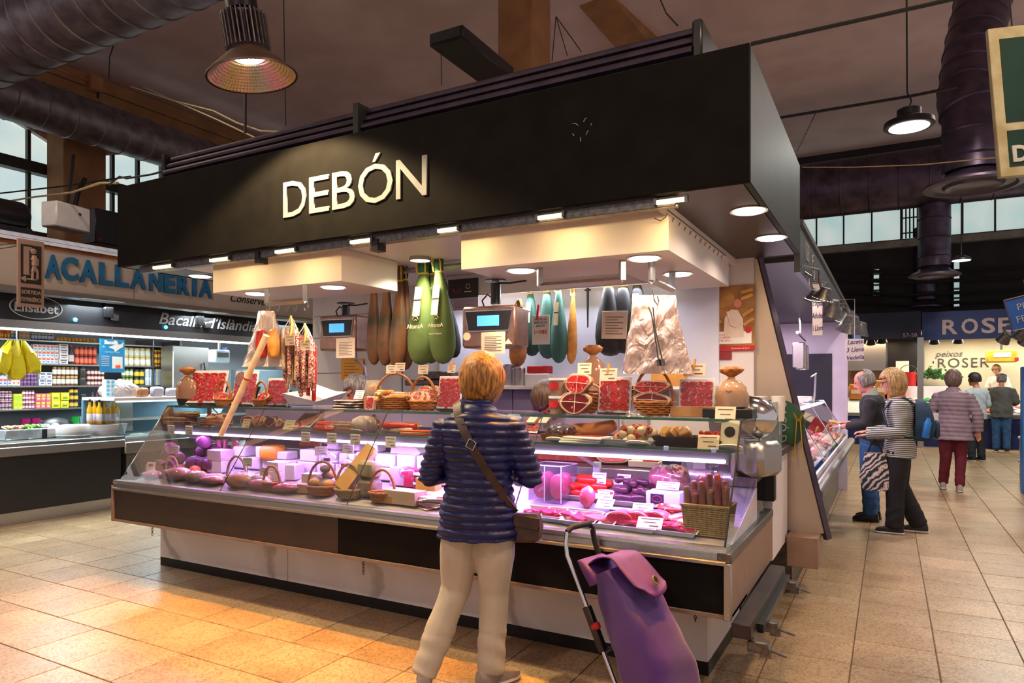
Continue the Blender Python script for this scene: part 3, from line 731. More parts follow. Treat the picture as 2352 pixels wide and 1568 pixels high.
for k in range(6):
 part('lilac_door', MB().bx(-3.4+k*.33, -3.4+k*.33+.322, 5.0, 5.18, .9, 1.465, .003), lilac, t)
part('strip_lamp', MB().bx(-3.3, -1.5, 4.89, 4.92, 2.26, 2.29), down_m, t)
light('board_strip_light', 'AREA', (-2.3, 4.95, 2.25), 24, (.84, .88, 1), 2.3, .05, (math.radians(-25), 0, 0))
pz = [(-1.0, 2.43), (-.835, 2.43), (-.385, .47), (-1.0, .47)]
t = struct('wall_partition', MB().prism(pz, .05, RX(PI/2), (0, 5.30, 0)), mat('partition_steel', (196, 178, 160), (178, 160, 144), 2, .38, .6), smooth=0)
part('edge_trim', MB().tube([(-.835, 5.27, 2.45), (-.375, 5.27, .43)], .028, 4, sq=1.3), rb_m, t)
part('panel_seam', MB().bx(-.885, -.879, 5.245, 5.25, 1.1, 2.43), blackm, t)
part('lower_box', MB().bx(-.62, -.42, 5.06, 5.3, .26, .47, .004), tan_lam, t)
# right return: white cabinet, acrylic box, green disc
t = thing('side_cabinet', 'white side cabinet with dark top joining the counter to the steel partition', 'cabinet', (-.9, 4.84, 0))
part('body', MB().bx(-1.3, -.63, 4.5, 5.19, .42, 1.05, .003), white_lam, t, True)
part('base', MB().bx(-1.3, -.82, 4.5, 5.19, 0, .42), blackm, t, True)
part('dark_top', MB().bx(-1.3, -.60, 4.42, 5.19, 1.05, 1.095, .004), brown_lam, t, True)
part('end_block', MB().bx(-.72, -.61, 4.42, 4.5, .80, 1.05, .004), blackm, t, True)
t = thing('acrylic_box', 'clear acrylic counter box with paper cups beside the round green sign', 'box', (-.75, 4.75, 1.095))
ab = MB()
for d in ((-.92, -.64, 4.45, 4.456), (-.92, -.64, 5.0, 5.006)): ab.bx(*d, 1.1, 1.40)
for d in ((-.646, -.64, 4.456, 5.0), (-.92, -.914, 4.456, 5.0)): ab.bx(*d, 1.1, 1.40)
part('walls', ab, glass('acrylic', (224, 232, 234), .08, .05, .22, (200, 205, 210)), t, True)
part('lettering_strip', MB().bx(-.64, -.638, 4.86, 4.875, 1.18, 1.34), whitep, t, True)
for k in range(3):
 tag(solo('paper_cup', MB().lathe([(.035, 0), (.045, .16), (.047, .165), (.042, .16), (.033, .005), (0, .005)], 16), paper, 'white paper cup stack standing in the acrylic counter box', 'cup', (-.84+.1*k, 4.6+.11*k, 1.27), 0, 'paper cups in the acrylic box'))
gp = PY(1806, 976, 5.23)
t = thing('round_sign', 'dark green round sign with white letters leaning on the steel partition', 'sign', gp-Vector((.06, 0, 0)))
part('disc', MB().lathe([(0, -.01), (.185, -.01), (.185, .01), (0, .01)], 40, (0, 0, 0), RX(PI/2)), mat('sign_green_disc', (34, 74, 44), (26, 62, 36), 6, .5), t)
text('RACÓ DE', .075, lw_, t, (.035, -.0135, 0), (PI/2, PI/2, 0), .002)
yp = PY(1834, 1000, 5.2)
m = MB()
for s_ in (-1, 1):
 m.tube([yp+Vector((0, 0, .1)), yp+Vector((.03*s_, -.01, .16)), yp+Vector((.012*s_, 0, .1)), yp+Vector((.02*s_, 0, -.02)), yp+Vector((.03*s_, 0, -.16))], .009, 6, sq=.4)
solo('yellow_ribbon', m, mat('yellow_ribbon', (222, 170, 40), (200, 148, 30), 20, .5), 'yellow ribbon bow tied to the edge of the steel partition', 'ribbon', yp, world=True)
# ------------------------------------------------------------------ goods: materials and builders
def meat(name, red, dark, fat, scale=26, thr=.60, rough=.35):
 k = NT(name); n1 = k.n('ShaderNodeTexNoise'); n1.inputs['Scale'].default_value = scale; n1.inputs['Detail'].default_value = 5; n1.inputs['Distortion'].default_value = 1.2
 oi = k.n('ShaderNodeObjectInfo'); tc = k.n('ShaderNodeTexCoord'); ad = k.n('ShaderNodeVectorMath', operation='ADD')
 cb = k.n('ShaderNodeMath', operation='MULTIPLY'); cb.inputs[1].default_value = 19; k.l(oi.outputs['Random'], cb.inputs[0])
 k.l(tc.outputs['Object'], ad.inputs[0]); k.l(cb.outputs[0], ad.inputs[1]); k.l(ad.outputs[0], n1.inputs['Vector'])
 n2 = k.n('ShaderNodeTexNoise'); n2.inputs['Scale'].default_value = scale*.35; k.l(ad.outputs[0], n2.inputs['Vector'])
 base = k.ramp(n2.outputs['Fac'], [(.35, dark), (.65, red)]); f = k.ramp(n1.outputs['Fac'], [(thr, (0, 0, 0)), (thr+.06, (255, 255, 255))])
 k.l(k.mix(f, base, fat), k.b.inputs['Base Color']); k.b.inputs['Roughness'].default_value = rough
 return k.m
ham_red = meat('cured_ham_red', (220, 38, 36), (178, 18, 24), (244, 186, 166), 60, .58)
ham_dark = meat('dark_cured_ham', (126, 20, 28), (92, 12, 20), (214, 140, 128), 22, .66)
bacon_m = meat('bacon', (192, 66, 44), (150, 40, 30), (240, 196, 160), 16, .52)
pink_m = meat('pink_meat', (236, 120, 132), (216, 86, 106), (248, 206, 204), 18, .58)
raw_m = meat('raw_red_meat', (222, 52, 92), (190, 30, 70), (246, 170, 180), 24, .62)
salami_m = meat('speckled_salami', (150, 44, 38), (120, 30, 28), (240, 214, 196), 90, .50)
fuet_m = mat('white_mould_sausage', (214, 190, 164), (168, 130, 104), 40, .7)
chor_m = mat('chorizo', (196, 48, 22), (160, 28, 16), 30, .35)
chor_b = mat('red_chorizo', (214, 48, 24), (186, 30, 20), 30, .3)
blood_m = mat('black_pudding', (92, 44, 58), (64, 28, 42), 24, .35)
morta_m = mat('maroon_sausage', (118, 52, 92), (92, 36, 72), 14, .35)
redcut = mat('red_sausage_cut', (236, 70, 44), (220, 54, 36), 40, .5)
orange_m = mat('orange_rind', (240, 92, 40), (226, 76, 30), 16, .5)
fat_m = mat('fat_rim', (238, 204, 168), (222, 178, 136), 20, .45)
skin_m = mat('cured_skin', (176, 112, 58), (134, 78, 38), 14, .5)
gold_m = mat('golden_smoked', (224, 158, 76), (196, 122, 50), 18, .45)
wick_m = mat('wicker', (190, 122, 58), (150, 90, 40), 60, .6)
wick_l = mat('pale_wicker', (196, 164, 112), (164, 130, 82), 60, .65)
cheese_w = mat('white_cheese', (242, 230, 232), (232, 218, 222), 6, .5)
cheese_p = mat('pale_cheese_box', (226, 200, 200), (214, 186, 188), 6, .55)
cheese_y = mat('orange_cheese', (244, 160, 40), (232, 144, 30), 8, .4)
cheese_g = mat('stone_rind_cheese', (150, 130, 118), (104, 86, 82), 16, .8, bump=.3)
cheese_c = mat('cream_cheese_wedge', (240, 186, 112), (230, 168, 92), 8, .5)
wood_m = mat('light_wood', (206, 154, 104), (178, 124, 78), 9, .55, stretch=(1, 8, 1))
wood_p = mat('peg_wood', (230, 160, 60), (214, 140, 44), 20, .5)
card_m = mat('cream_card', (240, 218, 192), (232, 208, 180), 10, .8)
card_v = mat('white_card', (240, 226, 232), (230, 216, 224), 10, .8)
blackp = mat('black_plastic', (26, 24, 28), (20, 18, 22), 10, .4)
trayw = mat('white_plastic_tray', (240, 234, 240), (230, 222, 230), 6, .35)
brown_bread = mat('brown_bread', (196, 128, 58), (150, 84, 34), 16, .7, bump=.3)
netw = mat('pink_white_net', (236, 214, 206), (214, 170, 160), 40, .7)
string_m = mat('butcher_string', (236, 222, 196), (220, 204, 176), 60, .8)
bluep = mat('blue_print', (70, 104, 190), (56, 86, 170), 12, .5)
pinkp = mat('magenta_print', (224, 40, 120), (206, 30, 106), 12, .5)
navyp = mat('navy_label', (44, 34, 74), (36, 28, 62), 10, .5)
ZT, ZM, ZD = 1.333, 1.181, .743          # top shelf, middle shelf, deck
def W_(u0, u1, Y): return abs(PY(u1, 880, Y).x-PY(u0, 880, Y).x)
def Hh(u, v0, v1, Y): return abs(PY(u, v0, Y).z-PY(u, v1, Y).z)
def AT(u, Y, z): p = PY(u, 880, Y); return Vector((p.x, Y, z))
face = math.radians(6)
def price_card(loc, w, h, label, lean=.35, m=None, stick=0, lines=3, rz=0, clip=False, grp=None, name='price_card'):
 t = thing(name, label, 'price card', loc, grp and 0 or 0, grp, rot=(-lean, 0, rz))
 part('card', MB().box((0, 0, h/2+stick), (w, .003, h), None, .0008), m or card_m, t)
 pr = MB()
 for k in range(lines):
  z = stick+h*(.82-.6*k/max(1, lines-1)); ww = w*(.75 if k % 2 == 0 else .5)
  if k == lines-1: pr.box((w*.18, -.0022, z), (w*.36, .001, h*.07))
  else: pr.box((0, -.0022, z), (ww, .001, h*.04))
 part('print', pr, mat('soft_ink', (96, 74, 74), (84, 64, 64), 8, .8), t, kind='stuff')
 if stick: part('stick', MB().tube([(0, .002, 0), (0, .002, stick+h*.3)], .002, 5), steel, t)
 if clip: part('peg', MB().box((0, -.004, stick+h*1.02), (.008, .012, .05), RY(.12)).box((0, .006, stick+h*1.02), (.008, .006, .05), RY(.12)), wood_p, t)
 return t
def slice_mesh(w, h, seed):
 m = MB(); r = random.Random(seed); n = 10
 P = [(w/2*math.copysign(abs(math.cos(a))**.6, math.cos(a))*r.uniform(.86, 1), h/2*math.copysign(abs(math.sin(a))**.6, math.sin(a))*r.uniform(.86, 1)) for a in (2*PI*k/n for k in range(n))]
 m.prism(P, .004, RX(PI/2)); return m.mesh('slice', ham_red, 30)
def meat_pack(loc, w, h, label, cols=4, rows=6, lean=.22, rz=0, logo=False, holder=True, seal=False, sred=None, grp=None):
 t = thing('ham_pack', label, 'meat pack', loc, 0, grp, rot=(-lean, 0, rz))
 part('board', MB().box((0, 0, h/2), (w, .006, h), None, .002), paper, t)
 sw, sh = w*.88/cols, h*.80/rows
 ms = [slice_mesh(sw*1.16, sh*1.12, s) for s in range(3)]
 for i in range(cols):
  for j in range(rows):
   o = link('slice', random.choice(ms), t, (-w*.44+sw*(i+.5), -.003-.0015*(j % 2), h*.12+sh*(j+.5)), (random.uniform(-.12, .05), random.uniform(-.15, .15), 0))
 part('wrap_film', MB().box((0, -.011, h*.55), (w*.97, .001, h*.86)), glass('pack_film', (254, 253, 253), .015, .15), t)
 if logo:
  text('DEBÓN', h*.075, ink, t, (-w*.16, -.004, h*.06), ext=.0006)
  part('red_seal', MB().lathe([(0, 0), (h*.022, 0), (h*.022, .002), (0, .002)], 14, (-w*.035, -.004, h*.062), RX(PI/2)), redink, t)
 else:
  part('red_seal', MB().lathe([(0, 0), (w*.07, 0), (w*.07, .002), (0, .002)], 14, (-w*.1, -.003, h*.06), RX(PI/2)), redink, t)
 if seal:
  part('round_label', MB().lathe([(0, 0), (w*.24, 0), (w*.24, .002), (0, .002)], 20, (-w*.2, -.013, h*.78), RX(PI/2)), mat('brown_round_label', (140, 100, 96), (120, 84, 82), 14, .6), t)
 if holder: part('stand', MB().box((0, .03, h*.3), (w*.9, .006, h*.6), RX(-.25)).box((0, .01, .006), (w*.9, .09, .008)), blackp, t)
 return t
def basket(rx, ry, h, hh, label, loc, rz=0, m=None, tilt=0, thick=.006):
 m = m or wick_m
 t = thing('wicker_basket', label, 'basket', loc, 0, None, rot=(tilt, 0, rz))
 b = MB(); n = 7
 for k in range(n):
  f = k/(n-1); q = .72+.28*f**.7; z = .006+h*f; P = []
  for j in range(36):
   a = 2*PI*j/36; w = 1+.025*math.sin(a*9+k*PI)
   P.append((rx*q*w*math.cos(a), ry*q*w*math.sin(a), z+.002*math.sin(a*9+k*PI)))
  b.tube(P, thick*.8 if k < n-1 else thick*1.4, 6, True)
 part('weave', b, m, t, kind='stuff')
 part('lining', MB().lathe([(0, .004), (.7, .004), (.95, h*.9), (.93, h*.9), (.68, .01), (0, .01)], 24, sx=rx, sy=ry), m, t)
 if hh: part('handle', MB().tube([(rx*math.cos(a), 0, h+hh*math.sin(a)) for a in (PI*k/14 for k in range(15))], thick*1.5, 8), m, t)
 return t
def ham_piece(loc, r, label, red=None, rz=0, tilt=0, thick=.06, grp=None, sq=.7, seed=0, film=True):
 t = thing('ham_piece', label, 'ham', loc, 0, grp, rot=(tilt, 0, rz))
 rn = random.Random(seed); n = 22
 ph = rn.uniform(0, 6)
 P = [(r*(1+.12*math.sin(2*a+ph)+.06*math.sin(3*a))*math.cos(a), r*sq*(1+.1*math.sin(3*a+ph))*math.sin(a)) for a in (2*PI*k/n for k in range(n))]
 b = MB()
 ring = lambda s, y: [(x*s, y, z*s+r*sq) for x, z in P]
 b.loft([ring(.5, thick), ring(.85, thick*.85), ring(1, thick*.5), ring(1, 0), ring(.93, -.004)])
 part('rind', b, skin_m, t)
 part('fat_ring', MB().loft([ring(.97, -.002), ring(.93, -.008), ring(.6, -.008)]), fat_m, t)
 part('cut_face', MB().loft([ring(.86, -.006), ring(.8, -.0115), ring(.2, -.0125)]), red or ham_dark, t)
 if film: part('string', MB().tube([(x*1.02, y, z) for x, y, z in ring(1.01, -.012)][:12], .0015, 4).tube([(-r, -.014, r*sq*1.1), (0, -.018, r*sq*1.05), (r, -.014, r*sq*.9)], .0018, 4).tube([(0, -.016, 0), (.005, -.018, r*sq*2)], .0018, 4), string_m, t)
 return t
def sausage(loc, pts, r, m, label, grp=None, ends=True, seg=0):
 t = thing('sausage', label, 'sausage', loc, 0, grp)
 rs = [r*(1+.05*math.sin(k*1.7)) for k in range(len(pts))]
 part('casing', MB().rope(pts, rs, 10), m, t)
 if ends:
  a, b = Vector(pts[0]), Vector(pts[-1]); da = (a-Vector(pts[1])).normalized(); db = (b-Vector(pts[-2])).normalized()
  part('tied_end', MB().tube([a+da*r*.4, a+da*r*1.3], r*.25, 6), string_m, t); part('tied_end', MB().tube([b+db*r*.4, b+db*r*1.3], r*.25, 6), string_m, t)
 return t
def curve_pts(L, bend=.0, n=7, rz=0, z=0, up=0):
 return [Vector((L*(f-.5), bend*4*(f-.5)**2-bend*.5, z+up*f)) for f in (k/(n-1) for k in range(n))] if not rz else [RZ(rz) @ p for p in curve_pts(L, bend, n, 0, z, up)]
def tray(loc, w, d, h, label, m=None, rz=0, name='tray', cat='tray', grp=None):
 b = MB(); th = .004
 b.loft([[(sx*w/2*q, sy*d/2*q, z) for sx, sy in ((-1, -1), (1, -1), (1, 1), (-1, 1))] for q, z in ((.86, 0), (1, h), (1.04, h), (1.04, h-.003), (.99, h-.003), (.97, h-.006), (.85, th))])
 return solo(name, b, m or trayw, label, cat, loc, rz, grp, smooth=20)
def bag(loc, w, d, h, label, body, top=None, label_txt=None, rz=0, fill=None, name='bread_bag', cat='bag'):
 t = thing(name, label, cat, loc, rz)
 rn = random.Random(int(loc[0]*1000))
 def rings(prof, k=22, rip=.05, s=1):
  out = []
  for q, z in prof:
   out.append([(w/2*q*s*(1+rip*math.sin(a*7+z*40)+rip*.6*math.sin(a*11+z*17))*math.cos(a), d/2*q*s*(1+rip*math.sin(a*7+z*40))*math.sin(a), h*z) for a in (2*PI*j/k for j in range(k))])
  return out
 if fill: part('bread', MB().loft(rings([(.7, .01), (.93, .05), (.95, .25), (.88, .42), (.5, .5)], 18, .06, .96)), fill, t)
 part('bag_film', MB().loft(rings([(.75, 0), (.97, .04), (1, .3), (.86, .5), (.55, .64), (.22, .72), (.16, .74)])), body, t)
 if top: part('gathered_top', MB().loft(rings([(.16, .74), (.3, .78), (.62, .86), (.7, .93), (.5, 1.0), (.2, .97)], 22, .12)), top, t)
 part('tie', MB().lathe([(w*.1, h*.725), (w*.115, h*.735), (w*.1, h*.745)], 12), string_m, t)
 if label_txt: text(label_txt, h*.07, ink, t, (0, -d/2*.98, h*.42), ext=.0008)
 return t
def block(loc, w, d, h, label, m, grp, name='cheese_block', cat='cheese', rz=0, ch=.008):
 return solo(name, MB().box((0, 0, h/2), (w, d, h), None, ch), m, label, cat, loc, rz, grp)
# ------------------------------------------------------------------ top glass shelf
YT = 3.83
bag(AT(430, YT, ZT+.045), W_(408, 452, YT), .12, Hh(430, 850, 920, YT)+.02, 'plastic bag of brown bread tied at the top, leftmost on the top shelf', glass('amber_film', (238, 206, 170), .1, .15, .35, (220, 170, 130)), brown_bread, None, 0, brown_bread)
solo('bread_tray', MB().lathe([(.07, 0), (.085, .05), (.078, .05), (.065, .006), (0, .006)], 24), blackp, 'small black tray under the leftmost bread bag', 'tray', AT(430, YT, ZT))
def pack(u0, u1, v0, lab, cols, rows, Y=YT, lean=.24, rz=0, **k):
 u = (u0+u1)/2; return meat_pack(AT(u, Y, ZT+.002), W_(u0, u1, Y)*.96, Hh(u, v0, 930, Y)/math.cos(lean), lab, cols, rows, lean, rz, **k)
pack(436, 500, 850, 'white sheet of red ham slices leaning back beside the leftmost bread bag', 4, 7, lean=.34, rz=.35)
basket(.085, .06, .05, .16, 'small handled wicker basket with ham cuts beside the leftmost sheet of slices', AT(514, YT-.02, ZT))
ham_piece(AT(500, YT-.05, ZT+.04), .075, 'pink ham cut lying in the leftmost wicker basket', ham_red, .2, -.9, .04, seed=3)
ham_piece(AT(524, YT-.01, ZT+.05), .06, 'second ham cut at the back of the leftmost wicker basket', bacon_m, -.2, -.6, .04, seed=5)
pack(532, 582, 850, 'ham slice pack with a round brown seal at its top left', 3, 7, lean=.2, rz=.1, seal=True)
price_card(AT(565, YT-.045, ZT+.22), .06, .05, 'price card clipped on the ham pack with the round brown seal', .2, clip=True)
basket(.075, .06, .05, .15, 'handled wicker basket with ham cuts right of the round sealed pack', AT(600, YT-.02, ZT))
ham_piece(AT(596, YT-.05, ZT+.04), .07, 'ham cut in the basket right of the round sealed pack', ham_red, -.2, -.7, .04, seed=8)
ham_piece(AT(608, YT-.0, ZT+.06), .055, 'fatty ham cut at the back of the basket right of the round sealed pack', bacon_m, .3, -.4, .04, seed=9)
pack(614, 658, 864, 'narrow ham slice pack in a black stand left of the white paper tray', 3, 7, lean=.14, rz=.18)
# white weighing tray with paper
t = thing('paper_tray', 'big tilted white plastic tray with sheets of wrapping paper on the top shelf', 'tray', AT(722, YT+.12, ZT+.02))
part('tray', MB().loft([[(x, y, z) for x, y, z in q] for q in ([(-.15, -.12, 0), (.13, -.12, 0), (.13, .12, 0), (-.15, .12, 0)], [(-.19, -.15, .09), (.17, -.15, .03), (.20, .15, .10), (-.19, .15, .12)], [(-.18, -.14, .09), (.16, -.14, .03), (.19, .14, .10), (-.18, .14, .12)], [(-.14, -.11, .01), (.12, -.11, .01), (.12, .11, .01), (-.14, .11, .01)])]), whitep, t)
for k in range(4):
 part('paper_sheet', MB().box((.02+.012*k, .0+.006*k, .085+.004*k), (.22, .17, .002), Euler((.35, .30, .2)).to_matrix()), paper, t)
t = thing('sliced_pack_pile', 'x', 'packs', (0, 0, 0)); bpy.data.objects.remove(t)
for k in range(7):
 p = AT(803+random.uniform(-3, 3), YT-.02, ZT+.001+.0095*k)
 q = thing('sliced_pack', 'flat vacuum pack in the pile of sliced meats beside the white paper tray', 'meat pack', p, random.uniform(-.25, .25), 'flat packs piled beside the paper tray')
 part('backing', MB().box((0, 0, .003), (.19, .14, .006), None, .001), blackp if k % 2 else paper, q)
 part('slices', MB().box((0, 0, .0075), (.17, .115, .003), None, .001), ham_red if k % 3 else bacon_m, q)
price_card(AT(822, YT, ZT+.072), .085, .07, 'framed notice card standing on the pile of flat packs', .45, paper, lines=4)
def tub(u0, u1, v0, v1, Y, lab, body, z=None, txt=False):
 u = (u0+u1)/2; r = W_(u0, u1, Y)/2; h = Hh(u, v0, v1, Y)
 t = thing('snack_tub', lab, 'tub', AT(u, Y, z if z is not None else ZT))
 part('tub', MB().lathe([(r*.84, 0), (r*.93, h*.9), (r*.9, h*.9), (r*.8, .004), (0, .004)], 26), glass('tub_film', (250, 240, 224), .08, .1, .12), t)
 part('contents', MB().lathe([(0, .003), (r*.8, .003), (r*.88, h*.82), (r*.5, h*.86), (0, h*.84)], 20), body, t)
 part('lid', MB().lathe([(r, h*.86), (r, h), (r*.9, h), (r*.88, h*.96), (0, h*.96)], 26), whitep, t)
 part('label', MB().loft([[(r*.95*math.cos(a), r*.95*math.sin(a), z) for a in (math.radians(d) for d in range(215, 300, 8))] + [(r*.93*math.cos(a), r*.93*math.sin(a), z) for a in (math.radians(d) for d in range(295, 212, -8))] for z in (h*.35, h*.75)]), redink, t)
 return t
snack = mat('golden_crackling', (236, 186, 110), (208, 146, 70), 50, .6, bump=.4)
t = thing('snack_bag', 'standing bag of golden crackling left of the sausage basket', 'bag', AT(857, YT+.03, ZT+.09), .1)
part('pouch', MB().loft([[(-.055, -.02, 0), (.055, -.02, 0), (.055, .02, 0), (-.055, .02, 0)], [(-.058, -.026, .05), (.058, -.026, .05), (.058, .026, .05), (-.058, .026, .05)], [(-.056, -.003, .12), (.056, -.003, .12), (.056, .003, .12), (-.056, .003, .12)]]), glass('bag_film', (250, 244, 236), .1, .1, .25, (240, 224, 196)), t)
part('crackling', MB().ell((0, -.002, .05), (.05, .018, .046), nz=.15), snack, t)
solo('carton', MB().box((0, 0, .045), (.12, .07, .09), None, .003), wood_m, 'brown carton under the standing crackling bag', 'box', AT(857, YT+.03, ZT))
meat_pack(AT(848, YT-.12, ZT+.002), .065, .095, 'tiny red ham pack in front of the crackling bag', 2, 4, .2, holder=False)
# sausage basket
bk = basket(.16, .10, .085, .17, 'large handled wicker basket heaped with sausages left of the customer', AT(908, YT, ZT), .1)
for k in range(13):
 L = random.uniform(.15, .24); a = random.uniform(-.5, .5)+(0 if k % 3 else 1.1)
 m = [gold_m, fuet_m, salami_m, gold_m][k % 4]
 sausage(AT(905+random.uniform(-20, 20), YT-.04+.02*(k % 4), ZT+.075+.012*(k//3)), curve_pts(L, random.uniform(-.03, .03), 6, a), random.uniform(.013, .019), m, 'thin cured sausage heaped in the large handled basket', 'sausages in the large basket')
tag(price_card(AT(897, YT-.02, ZT+.235), .085, .06, 'left of two price cards tied on the tall basket handle', .1, stick=.02), None)
price_card(AT(918, YT-.03, ZT+.25), .085, .06, 'right of two price cards tied on the tall basket handle', .1, stick=.02)
basket(.115, .085, .06, .17, 'handled wicker basket of rolled ham right of the sausage basket', AT(972, YT, ZT), -.1)
for k, (du, dz, r, m) in enumerate(((-14, .05, .07, bacon_m), (10, .06, .075, bacon_m), (-2, .10, .055, ham_red), (20, .105, .05, ham_red))):
 ham_piece(AT(972+du, YT-.05+.025*k, ZT+dz), r, 'rolled ham cut in the basket right of the sausages, %s' % ('front left', 'front right', 'top left, deep red', 'top right, deep red')[k], m, .3-.2*k, -.5, .05, seed=20+k)
price_card(AT(971, YT-.02, ZT+.235), .085, .062, 'price card on the handle of the rolled ham basket', .1, stick=.015)
pack(1003, 1056, 850, 'ham slice sheet half hidden behind the customer, wood peg on top', 4, 7, lean=.22, rz=.12)
price_card(AT(1036, YT-.045, ZT+.255), .06, .05, 'price card pegged on the ham sheet beside the customer head', .2, clip=True)
# right part of the top shelf
tub(1262, 1304, 905, 946, YT, 'lower of two snack tubs with red labels right of the customer', snack)
tub(1262, 1304, 864, 905, YT, 'upper of two snack tubs with red labels right of the customer', snack, ZT+Hh(1283, 905, 946, YT)+.001)
basket(.115, .07, .12, .06, 'upright wicker basket showing two ham halves right of the tubs', AT(1338, YT+.04, ZT+.01), -.15, tilt=-.2)
ham_piece(AT(1326, YT-.055, ZT+.125), .088, 'upper ham half in the upright basket right of the tubs', ham_red, -.1, -.1, .05, seed=31)
ham_piece(AT(1320, YT-.06, ZT+.005), .095, 'lower dark ham half in the upright basket right of the tubs', ham_dark, .1, -.1, .06, seed=32)
price_card(AT(1342, YT-.03, ZT+.24), .085, .07, 'price card standing on the basket with two ham halves', .15, rz=.1)
pack(1370, 1450, 843, 'large ham slice pack in a black stand with a pegged price card', 3, 5, lean=.12, rz=-.06, logo=True)
price_card(AT(1397, YT-.04, ZT+.20), .105, .075, 'pegged price card on the large ham pack in the black stand', .12, rz=.05, clip=True)
basket(.115, .085, .075, .20, 'round handled basket with dark ham halves between two large slice packs', AT(1501, YT, ZT))
ham_piece(AT(1497, YT-.055, ZT+.045), .10, 'lower dark ham half in the round handled basket', ham_dark, .05, -.12, .06, sq=.45, seed=41)
ham_piece(AT(1494, YT-.03, ZT+.125), .105, 'upper red ham half in the round handled basket', ham_red, 0, -.15, .06, sq=.38, seed=43)
price_card(AT(1508, YT-.02, ZT+.275), .105, .07, 'tilted price card on top of the round basket handle', .15, rz=-.1)
pack(1556, 1642, 843, 'large ham slice sheet on a wooden stand below the OU sign', 4, 5, lean=.1, rz=-.04, logo=True, holder=False)
solo('wooden_stand', MB().box((0, .03, .006), (.27, .1, .012), None, .002).box((0, -.02, .03), (.27, .008, .06), None, .002), wood_m, 'wooden stand holding the large ham sheet below the OU sign', 'stand', AT(1597, YT-.0, ZT))
price_card(AT(1595, YT-.035, ZT+.225), .12, .07, 'price card pegged on the ham sheet below the OU sign', .1, rz=.05, clip=True)
bag(AT(1680, YT+.03, ZT+.05), W_(1640, 1716, YT), .15, Hh(1680, 828, 925, YT), 'gift bag of bread with a gathered brown top at the right end of the shelf', glass('gift_film', (244, 228, 206), .12, .12, .3, (236, 200, 160)), brown_bread, "l'aigua", 0, brown_bread)
solo('bread_tray', MB().bx(-.13, .13, -.08, .08, 0, .05, .004), blackp, 'black tray with a blue end under the gathered bread bag', 'tray', AT(1676, YT+.03, ZT))
price_card(AT(1665, YT-.13, ZT-.02), .11, .085, 'cream price card on the shelf edge before the gathered bread bag', .15, rz=-.15)
sl = AT(1735, 4.15, 1.10)
t = thing('meat_slicer', 'shiny rounded steel meat slicer behind the right end of the counter', 'slicer', AT(1722, 4.2, .987), -.4)
part('guard_dome', MB().ell((0, 0, .33), (.17, .12, .13)), chrome, t)
part('base', MB().box((0, 0, .1), (.3, .24, .2), None, .03), steel, t)
part('blade', MB().lathe([(0, 0), (.15, 0), (.15, .006), (0, .01)], 32, (-.06, -.1, .3), RX(PI/2)), steel, t)
# ------------------------------------------------------------------ middle shelf
YM = 3.74
solo('wood_card', MB().box((0, 0, .06), (.03, .16, .10), Euler((.5, 0, .5)).to_matrix(), .003), wood_m, 'tilted wooden card leaning at the left end of the case', 'card', AT(385, 3.72, ZM+.005))
def slab(u, Y, z, w, d, h, lab, m, rz=0, n=3, grp=None, name='bacon_slab'):
 t = thing(name, lab, 'meat', AT(u, Y, z), rz, grp)
 hh = h/n
 for k in range(n):
  b = MB(); P = []
  for i in range(20):
   a = 2*PI*i/20; P.append((w/2*math.copysign(abs(math.cos(a))**.5, math.cos(a))*(1+.05*math.sin(3*a+k)), d/2*math.copysign(abs(math.sin(a))**.5, math.sin(a))))
  b.loft([[(x*.95, y*.95, k*hh) for x, y in P], [(x, y, k*hh+hh*.3) for x, y in P], [(x, y, k*hh+hh*.7) for x, y in P], [(x*.94, y*.94, k*hh+hh) for x, y in P]])
  part('layer', b, m if k % 2 == 0 else fat_m, t)
 return t
slab(415, YM, ZM, .26, .2, .055, 'long bacon slab lying at the left end of the middle shelf', bacon_m, .1, 4)
slab(428, YM+.02, ZM+.056, .25, .14, .045, 'smoked brown bacon piece on top of the long bacon slab', skin_m, -.1, 2)
slab(498, YM, ZM, .24, .2, .045, 'striped bacon stack right of the long slab on the middle shelf', bacon_m, 0, 5)
for k in range(3):
 ham_piece(AT(478+18*k, YM-.03+.03*k, ZM+.045), .055, 'chunk of cured rib on the striped bacon stack, %s' % ('left', 'middle', 'right')[k], bacon_m, .4*k, -1.0, .05, seed=60+k, film=False)
for k, (u, r) in enumerate(((565, .06), (592, .065), (618, .06), (638, .05))):
 ham_piece(AT(u, YM-.04, ZM+.005), r, 'bone ham end on the middle shelf under the narrow pack, %s' % ('far left', 'second', 'third', 'far right')[k], ham_dark if k % 2 == 0 else bacon_m, .3-.2*k, -.3, .07, seed=70+k, film=False)
for n, (u, lab) in enumerate(((606, 'left cream sign block on the middle shelf under the diagonal cane'), (625, 'right cream sign block on the middle shelf under the diagonal cane'))):
 solo('sign_block', MB().box((0, 0, .05), (.05, .09, .016), RX(.5), .002).box((0, .03, .025), (.045, .006, .06)), card_m, lab, 'card', AT(u, YM+.09, ZM))
meat_pack(AT(690, YM+.05, ZM+.005), .19, .17, 'ham slice pack lying tilted on the middle shelf under the paper tray', 4, 5, .95, holder=False)
for k in range(4):
 slab(742+6*k, YM-.06+.035*k, ZM+.012*k, .22, .09, .022, 'flat red smoked fillet on the middle shelf, %s of four' % ('front', 'second', 'third', 'rearmost')[k], [chor_b, bacon_m, ham_red, orange_m][k], .2*k-.3, 1)
